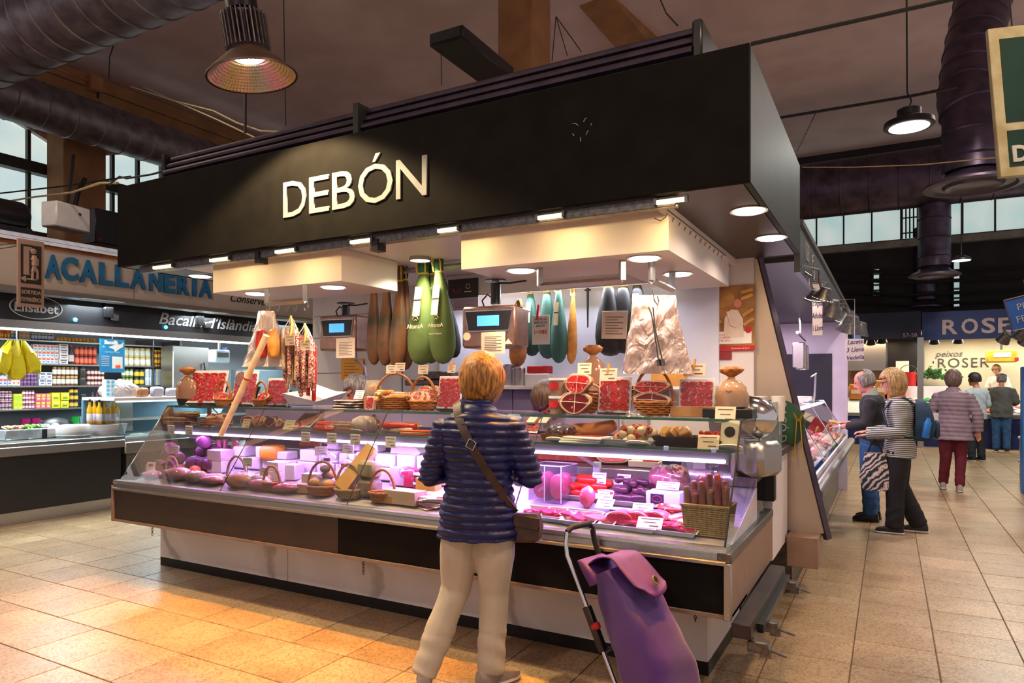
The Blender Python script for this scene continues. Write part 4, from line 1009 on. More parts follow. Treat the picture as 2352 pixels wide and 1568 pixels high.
for k in range(9):
 sausage(AT(790+random.uniform(-6, 6), YM-.03+.012*(k % 5), ZM+.018+.018*(k//4)), curve_pts(.2, .01, 6, random.uniform(-.25, .15)), .012, fuet_m if k % 3 else gold_m, 'thin tied sausage in the bundle in the middle of the middle shelf', 'tied sausage bundle')
t = thing('netted_ham', 'rolled pink ham in white net beside the sausage bundle', 'ham', AT(838, YM-.02, ZM+.055), .5)
part('meat', MB().ell((0, 0, 0), (.1, .07, .055), nz=.06), netw, t)
nt = MB()
for k in range(7): nt.lathe([(1, -.003), (1.03, 0), (1, .003)], 18, (-.08+.027*k, 0, 0), RY(PI/2), .056*math.sqrt(max(.1, 1-((-.08+.027*k)/.1)**2)), .07*math.sqrt(max(.1, 1-((-.08+.027*k)/.1)**2)))
part('net_ring', nt, string_m, t, kind='stuff')
ham_piece(AT(858, YM+.06, ZM+.02), .055, 'small dark ham end behind the netted ham', ham_dark, .3, -.4, .05, seed=81)
for k in range(7):
 m = [fuet_m, orange_m, gold_m, fuet_m, chor_b, gold_m, bacon_m][k]
 sausage(AT(912+5*(k % 3), YM-.06+.03*(k % 4), ZM+.022+.03*(k//4)), curve_pts(.25, .012, 6, -.12+.05*k), .021, m, '%s thick sausage on the middle shelf left of the customer' % ('front pale', 'orange smoked', 'golden', 'rear pale', 'top red', 'top golden', 'topmost streaky')[k])
slab(955, 3.66, ZM, .22, .1, .03, 'flat orange smoked fillet beside the customer elbow', orange_m, .1, 3)
for u, Y_, z_, v, lab in ((393, 3.55, 1.13, 0, 'price card hanging on the shelf edge, leftmost of the row'), (434, 3.55, 1.13, 0, 'price card hanging on the shelf edge, second from the left'), (702, 3.55, 1.125, 0, 'price card hanging on the shelf edge below the tilted ham pack'), (762, 3.55, 1.125, 0, 'price card hanging on the shelf edge below the red fillets'), (816, 3.55, 1.125, 0, 'price card hanging on the shelf edge below the netted ham'), (897, 3.55, 1.12, 0, 'price card hanging on the shelf edge nearest the customer')):
 price_card(AT(u, 3.542, z_-.02), .085, .072, lab, .0, card_v)
price_card(AT(563, 3.60, ZM), .08, .07, 'price card standing before the bone ham ends', .3)
price_card(AT(660, 3.62, ZM), .10, .075, 'cream price card standing left of the red fillets', .5)
def oval(u, Y, z, lab, a=.055):
 t = thing('oval_tag', lab, 'price tag', AT(u, Y, z), 0, None, rot=(-.6, 0, 0))
 part('disc', MB().lathe([(0, 0), (1, 0), (1, .005), (0, .006)], 24, sx=a, sy=a*.45), mat('ivory_tag', (248, 238, 214), (240, 228, 200), 8, .4), t)
 part('dot', MB().lathe([(0, .005), (.006, .005), (.006, .008), (0, .008)], 8, (a*.7, 0, 0)), ink, t)
oval(652, 3.72, ZM+.03, 'ivory oval tag on the middle shelf left of the tilted ham pack')
oval(818, 3.60, ZM+.01, 'ivory oval tag on the shelf edge under the netted ham')
# right half
meat_pack(AT(1213, YM+.05, ZM+.03), .13, .12, 'small ham slice pack on a stand just right of the customer', 3, 4, .8, holder=False)
for n, u in enumerate((1224, 1252)):
 solo('sign_block', MB().box((0, 0, .05), (.06, .09, .016), RX(.5), .002).box((0, .03, .025), (.05, .006, .06)), card_m, 'cream sign block on a black bracket right of the customer, %s' % ('left one', 'right one')[n], 'card', AT(u, YM+.12, ZM+.06))
tray(AT(1288, YM-.02, ZM), .2, .16, .04, 'brown wicker tray of diced ham right of the customer', skin_m)
t = thing('diced_ham', 'pile of diced ham bags in the brown wicker tray', 'meat', AT(1288, YM-.02, ZM+.02))
dm = MB()
for k in range(60): dm.box((random.uniform(-.085, .085), random.uniform(-.06, .06), random.uniform(.01, .05)), (.02, .016, .014), Euler((random.random()*3, random.random()*3, 0)).to_matrix())
part('dice', dm, ham_dark, t, kind='stuff')
part('bag_film', MB().ell((0, 0, .03), (.1, .075, .05), nz=.08), wrap, t)
t = solo('smoked_loin', MB().rope([(-.14, .0, .05), (-.05, .02, .05), (.04, .03, .065), (.1, .03, .09)], [.045, .05, .05, .035], 14), mat('orange_loin', (226, 140, 84), (208, 118, 64), 10, .45), 'smooth orange smoked loin behind the folded newspaper packs', 'meat', AT(1368, YM+.1, ZM))
for k in range(3):
 q = thing('paper_pack', 'white paper sleeve with ham slices on the middle shelf, %s' % ('bottom', 'middle', 'top')[k], 'meat pack', AT(1338+5*k, YM-.10, ZM+.012*k), .12-.1*k)
 part('sleeve', MB().box((0, 0, .006), (.24, .15, .011), None, .003), paper, q)
 part('slices', MB().box((0, .02, .0125), (.17, .07, .003), None, .001), ham_red, q)
tray(AT(1448, YM-.04, ZM), .33, .2, .03, 'white tray of ham bones in the middle of the right shelf')
for k in range(11):
 a = random.uniform(0, 3.1); x = random.uniform(-.11, .11); L = random.uniform(.06, .12)
 t = thing('ham_bone', 'pale ham bone chunk piled in the white tray', 'bone', AT(1448, YM-.04, ZM+.035+.022*(k//4))+Vector((x, random.uniform(-.05, .05), 0)), a, 'ham bones in the white tray')
 part('shaft', MB().rope([(-L/2, 0, 0), (0, .005, .006), (L/2, 0, 0)], [.025, .018, .028], 10), fat_m if k % 3 else bacon_m, t)
 part('meat_scrap', MB().ell((L*.2, 0, .012), (.03, .024, .018), nz=.15), bacon_m, t)
part_ = thing('film_bag', 'crumpled clear bag over the ham bones', 'bag', AT(1462, YM+.02, ZM+.08)); part('film', MB().ell((0, 0, .04), (.09, .05, .06), nz=.14), wrap, part_)
tray(AT(1560, YM-.05, ZM), .25, .17, .055, 'black tray of brown smoked chunks right of the ham bones', blackp)
for k in range(5):
 ham_piece(AT(1532+14*k, YM-.05+.02*(k % 2), ZM+.035), .045, 'brown smoked chunk in the black tray, %s from the left' % ('first', 'second', 'third', 'fourth', 'fifth')[k], skin_m if k % 2 else gold_m, .5*k, -.4, .06, seed=90+k, film=False, sq=.85)
tray(AT(1632, YM-.04, ZM), .14, .15, .04, 'black tray of red diced sausage at the right end of the middle shelf', blackp)
t = thing('diced_sausage', 'clear pack of red diced sausage in the black tray at the right end', 'meat', AT(1632, YM-.04, ZM+.02))
dm = MB()
for k in range(45): dm.box((random.uniform(-.055, .055), random.uniform(-.05, .05), random.uniform(.01, .055)), (.018, .016, .014), Euler((random.random()*3, random.random()*3, 0)).to_matrix())
part('dice', dm, chor_b, t, kind='stuff')
price_card(AT(1626, 3.575, ZM), .11, .075, 'price card before the red diced sausage', .25, rz=-.05)
q = thing('wood_card', 'wooden card with a round print standing at the right end of the middle shelf', 'card', AT(1674, 3.62, ZM), 0, rot=(-.2, 0, -.12))
part('board', MB().box((0, 0, .075), (.095, .004, .15), None, .001), card_m, q)
part('round_print', MB().lathe([(.024, 0), (.028, 0), (.028, .001), (.024, .001)], 24, (0, -.003, .09), RX(PI/2)), ink, q)
for u, lab in ((1276, 'ivory oval tag on the shelf edge below the diced ham'), (1464, 'ivory oval tag on the shelf edge below the bone tray'), (1676, 'ivory oval tag at the right end of the shelf edge')): oval(u, 3.585, ZM+.012, lab, .065)
for u, lab in ((1530, 'tiny blue clip tag on the shelf edge, left one'), (1640, 'tiny blue clip tag on the shelf edge, right one')):
 solo('clip_tag', MB().box((0, 0, 0), (.025, .01, .025), None, .002), mat('pale_blue_plastic', (150, 180, 236), (136, 166, 226), 8, .4), lab, 'tag', AT(u, 3.543, ZM-.002))
# ------------------------------------------------------------------ goods inside the violet-lit case
SL = .25
def zd(y): return .737+SL*(y-3.36)+.003
def DV(u, v, x=0, y=0, z=0):             # a point of the sloping deck, kept inside the case
 r = ray(u, v); t = (HC-.74+SL*3.36)/(SL*r.y-r.z); Y = min(3.98, max(3.40, r.y*t)); X = min(XR-.13, max(XL+.16, PY(u, v, Y).x))
 return Vector((X+x, Y+y, zd(Y+y)+z))
D = DV
# back row of white cheeses in three courses
L0 = [(515, 545), (547, 576), (579, 612), (616, 652), (656, 692), (696, 737), (740, 780), (783, 823), (826, 870), (873, 919), (922, 965), (968, 1012), (1015, 1050)]
L1 = [(548, 576, .09), (640, 672, .07), (700, 741, .10), (744, 786, .10), (790, 826, .09), (829, 870, .11), (872, 919, .105), (922, 964, .11), (967, 1010, .11)]
L2 = [(761, 786, .10), (808, 835, .09), (850, 877, .11)]
for k, (a, b) in enumerate(L0):
 block(AT((a+b)/2, 3.80, zd(3.80)-.005), W_(a, b, 3.80)*.97, .13, .09, 'white cheese block in the bottom course at the back of the case', cheese_w if k % 4 else cheese_p, 'white cheeses, bottom course')
for a, b, h in L1:
 block(AT((a+b)/2, 3.80, zd(3.80)+.086), W_(a, b, 3.80)*.96, .12, h*.88, 'white cheese block in the second course at the back of the case', cheese_w, 'white cheeses, second course')
for (a, b, h), lab in zip(L2, ('leftmost', 'middle', 'rightmost')):
 block(AT((a+b)/2, 3.83, zd(3.80)+.183), W_(a, b, 3.83), .1, h*.72, 'upright white cheese slab on the back worktop, %s of three' % lab, cheese_w, None)
w = MB().prism([(-.10, 0), (.14, 0), (.16, .015), (.07, .085), (-.08, .085)], .12, RX(PI/2), (0, .06, 0))
solo('cheese_wedge', w, cheese_w, 'large white cheese wedge topping the stack behind the customer', 'cheese', AT(935, 3.84, zd(3.80)+.183), smooth=20)
t = thing('waxed_cheese', 'bright orange cheese wheel cut open among the white blocks', 'cheese', AT(627, 3.78, zd(3.80)+.086))
part('rind', MB().lathe([(0, 0), (.085, 0), (.1, .02), (.1, .075), (.085, .1), (0, .1)], 28), cheese_y, t)
part('cut_face', MB().box((-.075, -.02, .05), (.06, .12, .09), None, .006), cheese_w, t)
for u, m, lab in ((720, chor_b, 'left'), (800, raw_m, 'right')):
 solo('wood_block', MB().bx(-.13, .13, -.04, .04, 0, .15, .004), mat('reddish_wood_block', (206, 84, 92), (176, 60, 70), 9, .6, stretch=(6, 1, 1)), 'red stained wooden block standing on the back worktop, %s one' % lab, 'board', AT(u, 4.3, .986))
solo('wood_board', MB().bx(-.42, .42, -.03, .03, 0, .17, .004), mat('reddish_wood_block', (206, 84, 92)), 'long reddish wooden chopping block on the back worktop behind the chorizos', 'board', AT(1290, 4.33, .986))
ham_piece(AT(1405, 4.27, .986), .13, 'large cut ham lying on the dark worktop above the chorizo tray', pink_m, .3, -.3, .1, seed=120, sq=.5, film=False)
q = thing('salmon_board', 'cream board with orange slices on the dark worktop', 'board', AT(1482, 4.24, .987))
part('board', MB().box((0, 0, .02), (.2, .08, .04), None, .003), card_m, q); part('slices', MB().box((.045, -.01, .045), (.1, .06, .012), None, .004), orange_m, q)
# left end: round packets in a wooden crate, maroon sausages
t = thing('wooden_crate', 'low wooden crate of round dark packets at the left end of the case', 'crate', DV(372, 1090, 0, .06, 0), .15)
cm = MB(); cm.bx(-.15, .15, -.1, -.09, 0, .06).bx(-.15, .15, .09, .1, 0, .06).bx(-.15, -.14, -.09, .09, 0, .07).bx(.14, .15, -.09, .09, 0, .07).bx(-.14, .14, -.09, .09, 0, .008)
part('sides', cm, wood_m, t, kind='stuff')
cp = t.location
for k, (x, y, z) in enumerate(((-.07, -.03, .05), (-.07, .03, .12), (.03, -.02, .05), (.05, .05, .11), (-.02, .03, .19), (.0, .06, .05))):
 q = thing('round_packet', 'dark round sausage packet in the wooden crate, %s' % ('front left', 'rear left', 'front right', 'rear right', 'topmost', 'hidden rear')[k], 'packet', cp+Vector((x, y, z)), .3*k)
 part('wrap', MB().lathe([(0, -.022), (.045, -.022), (.055, -.012), (.055, .012), (.045, .022), (0, .022)], 20, (0, 0, 0), RX(PI/2)), mat('mauve_packet', (150, 84, 100), (120, 60, 80), 12, .35), q)
 part('label', MB().lathe([(0, 0), (.035, 0), (.035, .002), (0, .002)], 16, (0, -.0225, 0), RX(PI/2)), mat('olive_label', (120, 110, 70), (100, 92, 56), 10, .5), q)
q = thing('leaflet', 'white leaflet with a red mark leaning on the wooden crate', 'card', D(334, 1100), .25, rot=(-.25, 0, .3)); part('sheet', MB().box((0, 0, .07), (.075, .003, .14)), card_v, q); part('mark', MB().box((.0, -.002, .115), (.04, .001, .02)), redink, q)
price_card(DV(395, 1060, 0, .03, 0), .09, .075, 'white price card standing highest above the wooden crate', .05, card_v, rz=.2, stick=.2)
price_card(DV(405, 1085, 0, -.02, 0), .085, .065, 'white price card before the maroon sausages', .05, card_v, rz=.15, stick=.16)
mp = DV(450, 1088, 0, .08, 0)
for k, (x, y, z, a) in enumerate(((-.06, 0, .055, .2), (.07, -.02, .055, -.2), (.0, .04, .145, .1), (-.07, .09, .06, 1.2))):
 q = thing('thick_sausage', 'fat maroon sausage tied with string, %s of the pile' % ('front left', 'front right', 'top', 'rear')[k], 'sausage', mp+Vector((x, y, z)), a)
 part('casing', MB().rope([(-.09, 0, 0), (-.03, 0, .006), (.03, 0, .004), (.09, 0, 0)], [.05, .056, .055, .05], 16), morta_m, q)
 part('string', MB().tube([(.0, .058*math.cos(a_), .058*math.sin(a_)+.005) for a_ in (2*PI*i/14 for i in range(14))], .002, 4, True).tube([(-.1, -.03, .045), (0, -.035, .052), (.1, -.03, .045)], .002, 4), navyp, q)
q = thing('cut_sausage', 'thick sausage with a bright red cut end on top of the maroon pile', 'sausage', mp+Vector((.0, -.01, .235)), -.5)
part('casing', MB().rope([(-.06, 0, 0), (.06, 0, 0)], .052, 16, e=.15), morta_m, q); part('cut_end', MB().lathe([(0, 0), (.049, 0), (.049, .006), (0, .008)], 18, (-.068, 0, 0), RY(-PI/2)), redcut, q)
q = thing('orange_ball', 'small orange waxed cheese ball beside the maroon sausages', 'cheese', DV(457, 1088, .03, -.06, .045)); part('ball', MB().ell((0, 0, 0), (.047, .047, .045), nz=.02), orange_m, q)
q = basket(.07, .05, .05, .12, 'small handled basket in front of the wooden crate', DV(407, 1092, 0, -.05, 0), .1, wick_l)
def box_(u, v, w, d, h, lab, m=cheese_p, rz=0, z=ZD, name='carton', cat='box'):
 p = DV(u, v, 0, d/2, z-ZD)
 return solo(name, MB().box((0, 0, h/2), (w, d, h), None, .003), m, lab, cat, p, rz)
box_(490, 1090, .15, .14, .09, 'lower of two pale cheese boxes left of the sausage cup', cheese_w, .1, name='cheese_block', cat='cheese')
box_(490, 1090, .15, .14, .085, 'upper of two pale cheese boxes left of the sausage cup', cheese_p, .08, ZD+.091, name='cheese_block', cat='cheese')
t = thing('sausage_cup', 'pale cup holding upright pink sausages behind the diagonal cane', 'cup', AT(510, 3.78, zd(3.78)+.02))
part('cup', MB().lathe([(.045, 0), (.055, .05), (.05, .05), (.04, .004), (0, .004)], 20), trayw, t)
for k in range(6):
 sausage(t.location+Vector((.028*math.cos(k), .028*math.sin(k), .1)), [Vector((0, 0, -.085)), Vector((.003, 0, 0)), Vector((.006*math.cos(k), .006*math.sin(k), .09))], .013, mat('pink_stick_sausage', (196, 92, 130), (170, 66, 104), 20, .4), 'upright pink stick sausage in the pale cup', 'sticks in the pale cup', False)
q = thing('snack_bag', 'clear bag with red pieces right of the upright sausages', 'bag', AT(540, 3.80, zd(3.80)+.086)); part('pouch', MB().box((0, 0, .09), (.09, .03, .18), None, .012), wrap, q); part('pieces', MB().box((0, 0, .08), (.06, .02, .08), None, .01), chor_b, q)
box_(625, 1111, .14, .12, .075, 'lower of two white cheese boxes before the orange wheel', cheese_w, .05)
box_(626, 1111, .13, .11, .07, 'upper of two white cheese boxes before the orange wheel', cheese_w, -.06, ZD+.076)
box_(660, 1106, .12, .11, .11, 'white wrapped carton right of the stacked cheese boxes', cheese_w, .1)
box_(709, 1125, .14, .1, .10, 'pinkish paper wrapped cheese behind the basket of brown cheeses', cheese_p, .1)
box_(700, 1136, .15, .08, .06, 'low brown paper block below the pinkish wrapped cheese', mat('kraft', (206, 160, 130), (190, 142, 112), 10, .6), .1)
box_(880, 1160, .14, .1, .05, 'low wooden box behind the stone rind cheese', wood_m, 0)
box_(916, 1175, .26, .12, .085, 'long pale carton with a sloping lid in front of the white cheeses', mat('pale_carton', (214, 178, 156), (200, 162, 140), 6, .55), -.05)
box_(975, 1165, .17, .10, .05, 'pale pink wrapped cheese under the clear tub left of the customer', cheese_p, .1)
box_(975, 1150, .14, .09, .08, 'golden cheese in a clear box left of the customer', cheese_c, .1, ZD+.051)
for k, (u, v) in enumerate(((912, 1118), (945, 1122), (985, 1112))): box_(u, v, .13, .08, [.12, .12, .1][k], 'upright pink pack standing in front of the white cheeses, %s' % ('left', 'middle', 'right')[k], [cheese_p, raw_m, pink_m][k], .1*k)
for k in range(2):
 p = D(962, 1128); q = thing('small_tub', 'small dark labelled tub left of the customer, %s one' % ('lower', 'upper')[k], 'tub', Vector((p.x, p.y, p.z+.061*k)))
 part('tub', MB().lathe([(.032, 0), (.036, .048), (0, .048)], 20), navyp, q); part('lid', MB().lathe([(.038, .048), (.038, .06), (0, .06)], 20), whitep, q); part('dot', MB().lathe([(0, 0), (.01, 0), (.01, .002), (0, .002)], 12, (0, -.035, .026), RX(PI/2)), redink, q)
# cured hams and pink meats along the left front
def lump(u, v, r, lab, m, rz=0, film=True, z=0, seed=0, name='meat_piece'):
 q = thing(name, lab, 'meat', DV(u, v, 0, r[1]*.6, r[2]*.95+z), rz)
 part('flesh', MB().ell((0, 0, 0), r, None, 18, 11, .07, seed), m, q)
 part('fat_cap', MB().ell((r[0]*.15, r[1]*.1, r[2]*.22), (r[0]*.8, r[1]*.8, r[2]*.82), None, 14, 9, .05, seed+1), fat_m, q)
 if film: part('wrap_film', MB().ell((0, 0, 0), tuple(x*1.07 for x in r), None, 16, 9, .08, seed+2), wrap, q)
 return q
lump(330, 1133, (.10, .06, .03), 'flat pink ham slices pack at the far left front of the case', pink_m, .2, seed=1)
lump(395, 1140, (.13, .08, .05), 'wrapped rolled ham with golden fat at the left front of the case', mat('rolled_ham', (226, 150, 120), (206, 110, 104), 10, .4), .1, seed=2)
lump(440, 1118, (.12, .07, .045), 'brown cured ham piece behind the wrapped rolled ham', skin_m, -.1, seed=3)
lump(478, 1143, (.12, .07, .035), 'wrapped pink ham piece at the front left of the first glass joint', pink_m, 0, seed=4)
lump(480, 1112, (.11, .07, .035), 'pink wrapped meat pack with an orange label before the pale boxes', pink_m, .1, seed=5)
lump(545, 1147, (.13, .08, .055), 'whole golden boiled ham right of the first glass joint', mat('boiled_ham', (236, 176, 130), (224, 140, 112), 9, .4), .15, seed=6)
lump(590, 1150, (.12, .06, .04), 'small pink sausage roll right of the golden boiled ham', pink_m, -.1, seed=7)
lump(585, 1120, (.10, .07, .045), 'pale paper wrapped ham behind the golden boiled ham', netw, .2, seed=8)
lump(640, 1160, (.13, .05, .03), 'long pink bacon strip at the front edge of the case', bacon_m, -.1, seed=9)
lump(655, 1135, (.12, .08, .035), 'pink sliced meats pack under the white carton', raw_m, .1, seed=10)
lump(560, 1108, (.10, .06, .03), 'thin pink pack in the handled basket before the pale boxes', pink_m, .1, seed=11)
for k, (u, v, rx, hh, lab) in enumerate(((532, 1120, .09, .16, 'pale handled basket before the stacked pale boxes'), (615, 1135, .07, .12, 'orange brown handled basket before the white cheese boxes'), (727, 1155, .115, .17, 'handled basket full of brown cheeses'), (790, 1168, .10, .17, 'handled basket holding the long cream wedge'), (868, 1165, .09, .15, 'handled basket right of the stone rind cheese'))):
 basket(rx, rx*.75, .055, hh, lab, DV(u, v, 0, rx*.5, 0), .15, wick_l if k in (0, 3) else wick_m)
bp = DV(727, 1155, 0, .08, 0)
for k, (x, y, z, r) in enumerate(((-.045, -.03, .075, .06), (.05, -.03, .07, .058), (0, .03, .12, .055), (.02, -.02, .17, .04))):
 q = thing('brown_cheese', 'brown rind cheese piece in the handled basket, %s' % ('left', 'right', 'rear', 'top')[k], 'cheese', bp+Vector((x, y, z)), k); 
 part('rind', MB().ell((0, 0, 0), (r, r*.8, r*.62), None, 12, 8, .08, k), cheese_g, q); part('cut_face', MB().ell((0, -r*.35, .004), (r*.8, r*.5, r*.5), None, 12, 8), cheese_c, q)
q = thing('cream_wedge', 'long cream coloured cheese wedge leaning diagonally in its basket', 'cheese', DV(770, 1165, .02, .06, .06), 0, rot=(-.35, .55, .2))
part('paste', MB().prism([(-.045, -.01), (.045, -.01), (.04, .33), (-.03, .33)], .07, RX(PI/2)), cheese_c, q); part('rind', MB().box((.047, -.035, .15), (.006, .07, .3)), fat_m, q)
sp0 = DV(832, 1150, 0, .07, 0)
solo('stone_cheese', MB().box((0, 0, .06), (.16, .11, .12), None, .025), cheese_g, 'dark stone rind cheese block in front of the glass joint, lower one', 'cheese', sp0+Vector((0, 0, .0)), .1)
solo('stone_cheese', MB().box((0, 0, .055), (.15, .10, .11), RY(.05), .02), mat('olive_rind_cheese', (176, 160, 128), (150, 134, 104), 12, .7), 'olive grey cheese block stacked on the dark stone rind cheese', 'cheese', sp0+Vector((0, 0, .124)), .05)
for k in range(9):
 q = thing('flat_pack', 'flat printed vacuum pack fanned out at the front left of the customer', 'meat pack', D(965+8*k-30*(k//5), 1188-3*(k % 4))+Vector((0, .06, .001+.008*k)), -.5+.12*k, 'fan of flat packs left of the customer')
 part('pack', MB().box((0, 0, .003), (.17, .09, .006), None, .002), [paper, raw_m, card_v, cheese_p][k % 4], q); part('print_patch', MB().box((.02, 0, .0065), (.09, .06, .001)), [bluep, pinkp, chor_b][k % 3], q)
for k, (u, v, z) in enumerate(((740, 1075, .2), (780, 1080, .16), (832, 1085, .14), (920, 1115, .1), (985, 1125, .12))):
 q = thing('film_bag', 'crumpled printed clear bag among the cheeses, %s from the left' % ('first', 'second', 'third', 'fourth', 'fifth')[k], 'bag', DV(u, 1130, 0, .08, z)); part('film', MB().ell((0, 0, 0), (.07, .045, .04), nz=.16, seed=k), wrap, q); part('print_patch', MB().box((.01, -.047, 0), (.05, .002, .02), RZ(.2)), [bluep, pinkp, bluep, pinkp, bluep][k], q)
for u, v, z, lab, rz in ((566, 1095, .12, 'white price card beside the sausage cup', .1), (737, 1090, .19, 'white price card above the basket of brown cheeses', .7), (797, 1080, .20, 'wide price card with a round logo among the cheeses', .2), (851, 1085, .19, 'price card with an orange dot above the olive grey cheese', .2), (605, 1150, .05, 'small dark tag on a wire before the golden boiled ham', 0)):
 price_card(D(u, 1125), .085, .06, lab, .05, card_v, rz=rz, stick=z+.05)
# ------------------------------------------------------------------ right part of the case
t = thing('acrylic_dispenser', 'clear acrylic box of pink sliced packs right of the customer', 'box', DV(1250, 1165, 0, .12, 0), -.08)
ab = MB(); w, d, h = .22, .2, .21
for a in ((-w/2, w/2, -d/2, -d/2+.004), (-w/2, w/2, d/2-.004, d/2), (-w/2, -w/2+.004, -d/2, d/2), (w/2-.004, w/2, -d/2, d/2), (-.002, .002, -d/2, d/2)): ab.bx(*a, 0, h)
part('walls', ab, glass('acrylic_violet', (248, 242, 252), .05, .04, .03, (220, 200, 230)), t)
part('edge_lines', MB().tube([(-w/2, -d/2, h), (w/2, -d/2, h), (w/2, d/2, h), (-w/2, d/2, h)], .003, 5, True).tube([(-w/2, -d/2, 0), (-w/2, -d/2, h)], .003, 5).tube([(w/2, -d/2, 0), (w/2, -d/2, h)], .003, 5).tube([(0, -d/2, 0), (0, -d/2, h)], .003, 5), card_v, t)
for k in range(8):
 x = -.055 if k < 4 else .055
 q = thing('pink_pack', 'round pink sliced sausage pack in the clear acrylic box', 'meat pack', t.location+Vector((x, -.06+.04*(k % 4), .085)), 0, 'packs in the acrylic box'); part('slices', MB().lathe([(0, -.008), (.07, -.008), (.075, 0), (.07, .008), (0, .008)], 18, (0, 0, 0), RX(PI/2), 0.65), pink_m, q)
def heap(u, v, w, d, lab_tray, n, L, r, m, lab, grp, cols=3):
 p = DV(u, v, 0, d*.4); tray(p, w, d, .035, lab_tray).rotation_euler.x = math.atan(SL)
 for k in range(n):
  lay = 0 if k < n*.6 else (1 if k < n*.88 else 2)
  x = random.uniform(-.36, .36)*w*(1-.25*lay); y = random.uniform(-.3, .3)*d*(1-.2*lay)
  q = thing('sausage', lab, 'sausage', p+Vector((x, y, SL*y+.012+r+lay*r*1.5)), 0, grp)
  a = random.uniform(-.9, .9)
  part('casing', MB().rope(curve_pts(L, random.uniform(-.03, .03), 6, a), [r*.85, r, r*1.04, r*1.04, r, r*.85], 10), m, q)
heap(1350, 1150, .30, .2, 'white tray of bright red chorizos', 30, .1, .022, chor_b, 'bright red chorizo heaped in the white tray', 'red chorizos')
heap(1442, 1162, .29, .19, 'white tray of dark blood sausages right of the chorizos', 26, .1, .024, blood_m, 'dark blood sausage heaped in the white tray', 'blood sausages')
lump(1345, 1168, (.045, .04, .06), 'pale pink rolled piece standing before the chorizo tray', pink_m, 0, False, 0, 21)
for k, (u, v, m) in enumerate(((1517, 1140, pink_m), (1545, 1140, bacon_m))): lump(u, v, (.085, .06, .075), 'pink diced meat in a clear tied bag, %s of two before the louvres' % ('left', 'right')[k], m, .2*k, True, .02, 22+k)
q = thing('carton', 'white carton with a dark oval label under the pink meat bags', 'box', DV(1515, 1172, .02, .05, 0), -.05)
part('box_body', MB().box((0, 0, .045), (.19, .11, .09), None, .003), trayw, q); part('oval_label', MB().box((-.03, -.056, .05), (.075, .002, .055)), navyp, q); part('oval_ring', MB().tube([(-.03+.026*math.cos(a), -.058, .05+.017*math.sin(a)) for a in (2*PI*i/16 for i in range(16))], .0018, 4, True), redink, q)
price_card(DV(1530, 1166, 0, .02, .092), .13, .05, 'white price card lying on the carton with the oval label', .6, card_v)
for k, (u, v, z) in enumerate(((1580, 1130, .0), (1612, 1120, .12), (1650, 1125, .03), (1600, 1150, .02))):
 q = thing('film_pack', 'clear vacuum pack of pale meats standing in the right back corner, %s' % ('left', 'top with dark label', 'right', 'front')[k], 'meat pack', DV(u, 1135, 0, .1-.04*(k == 3), z), -.1, rot=(-.2, 0, -.1+.1*k))
 part('pouch', MB().box((0, 0, .08), (.15, .03, .16), None, .012), glass('pouch_film', (246, 242, 250), .1, .08, .2, (230, 220, 240)), q); part('meat', MB().ell((0, 0, .06), (.055, .014, .045), nz=.1, seed=k), [pink_m, bacon_m, morta_m, pink_m][k], q); part('label', MB().box((-.03 if k == 1 else .0, -.017, .125), (.07, .002, .045)), navyp if k == 1 else card_v, q)
price_card(DV(1607, 1100, 0, .06, .2), .12, .09, 'white card with an orange peg above the right back corner', .1, card_v, clip=True)
price_card(DV(1690, 1110, -.03, .08, .2), .13, .09, 'white card seen through the right end glass', .1, card_v)
def mtray(u, v, w, d, lab, n, m, slab_lab, size, rz=0, flat=True, grp=None):
 p = DV(u, v, 0, d*.5, 0); tray(p, w, d, .03, lab, rz=rz).rotation_euler.x = math.atan(SL)
 for k in range(n):
  q = thing('meat_slice', slab_lab, 'meat', p+RZ(rz) @ Vector(((k-(n-1)/2)*w*.8/n, random.uniform(-.02, .02), .014+.004*(k % 3))), 0, grp, rot=(math.atan(SL), 0, rz+random.uniform(-.4, .4)))
  P = [(size*(1+.2*math.sin(2*a+k)), a) for a in (2*PI*i/14 for i in range(14))]
  b = MB(); b.loft([[(r*.9*math.cos(a), r*.6*math.sin(a), 0) for r, a in P], [(r*math.cos(a), r*.66*math.sin(a), .006) for r, a in P], [(r*.9*math.cos(a), r*.6*math.sin(a), .016+.004*math.sin(a*2)) for r, a in P]])
  part('lean', b, m, q)
  if flat: part('fat_edge', MB().tube([(r*1.01*math.cos(a), r*.67*math.sin(a), .008) for r, a in P][:9], .004, 5), fat_m, q)
mtray(1240, 1195, .24, .12, 'shallow tray of raw red strips beside the customer handbag', 4, raw_m, 'raw red strip in the tray beside the handbag', .05, grp='strips by the handbag')
mtray(1300, 1232, .33, .15, 'white tray of raw pink fillets behind the trolley handle', 5, raw_m, 'raw pink fillet in the tray behind the trolley handle', .055, -.05, grp='fillets behind the handle')
mtray(1345, 1212, .30, .13, 'white tray of pale chops in the second row behind the trolley', 4, pink_m, 'pale chop in the second row tray', .06, .05, grp='chops in the second row')
mtray(1440, 1250, .31, .14, 'white tray of raw steaks right of the trolley flap', 5, raw_m, 'raw steak in the tray right of the trolley flap', .05, -.06, grp='steaks right of the flap')
mtray(1535, 1278, .29, .15, 'front right white tray of dark red meat before the wicker basket', 5, raw_m, 'dark red meat chunk in the front right tray', .05, -.05, grp='chunks in the front right tray')
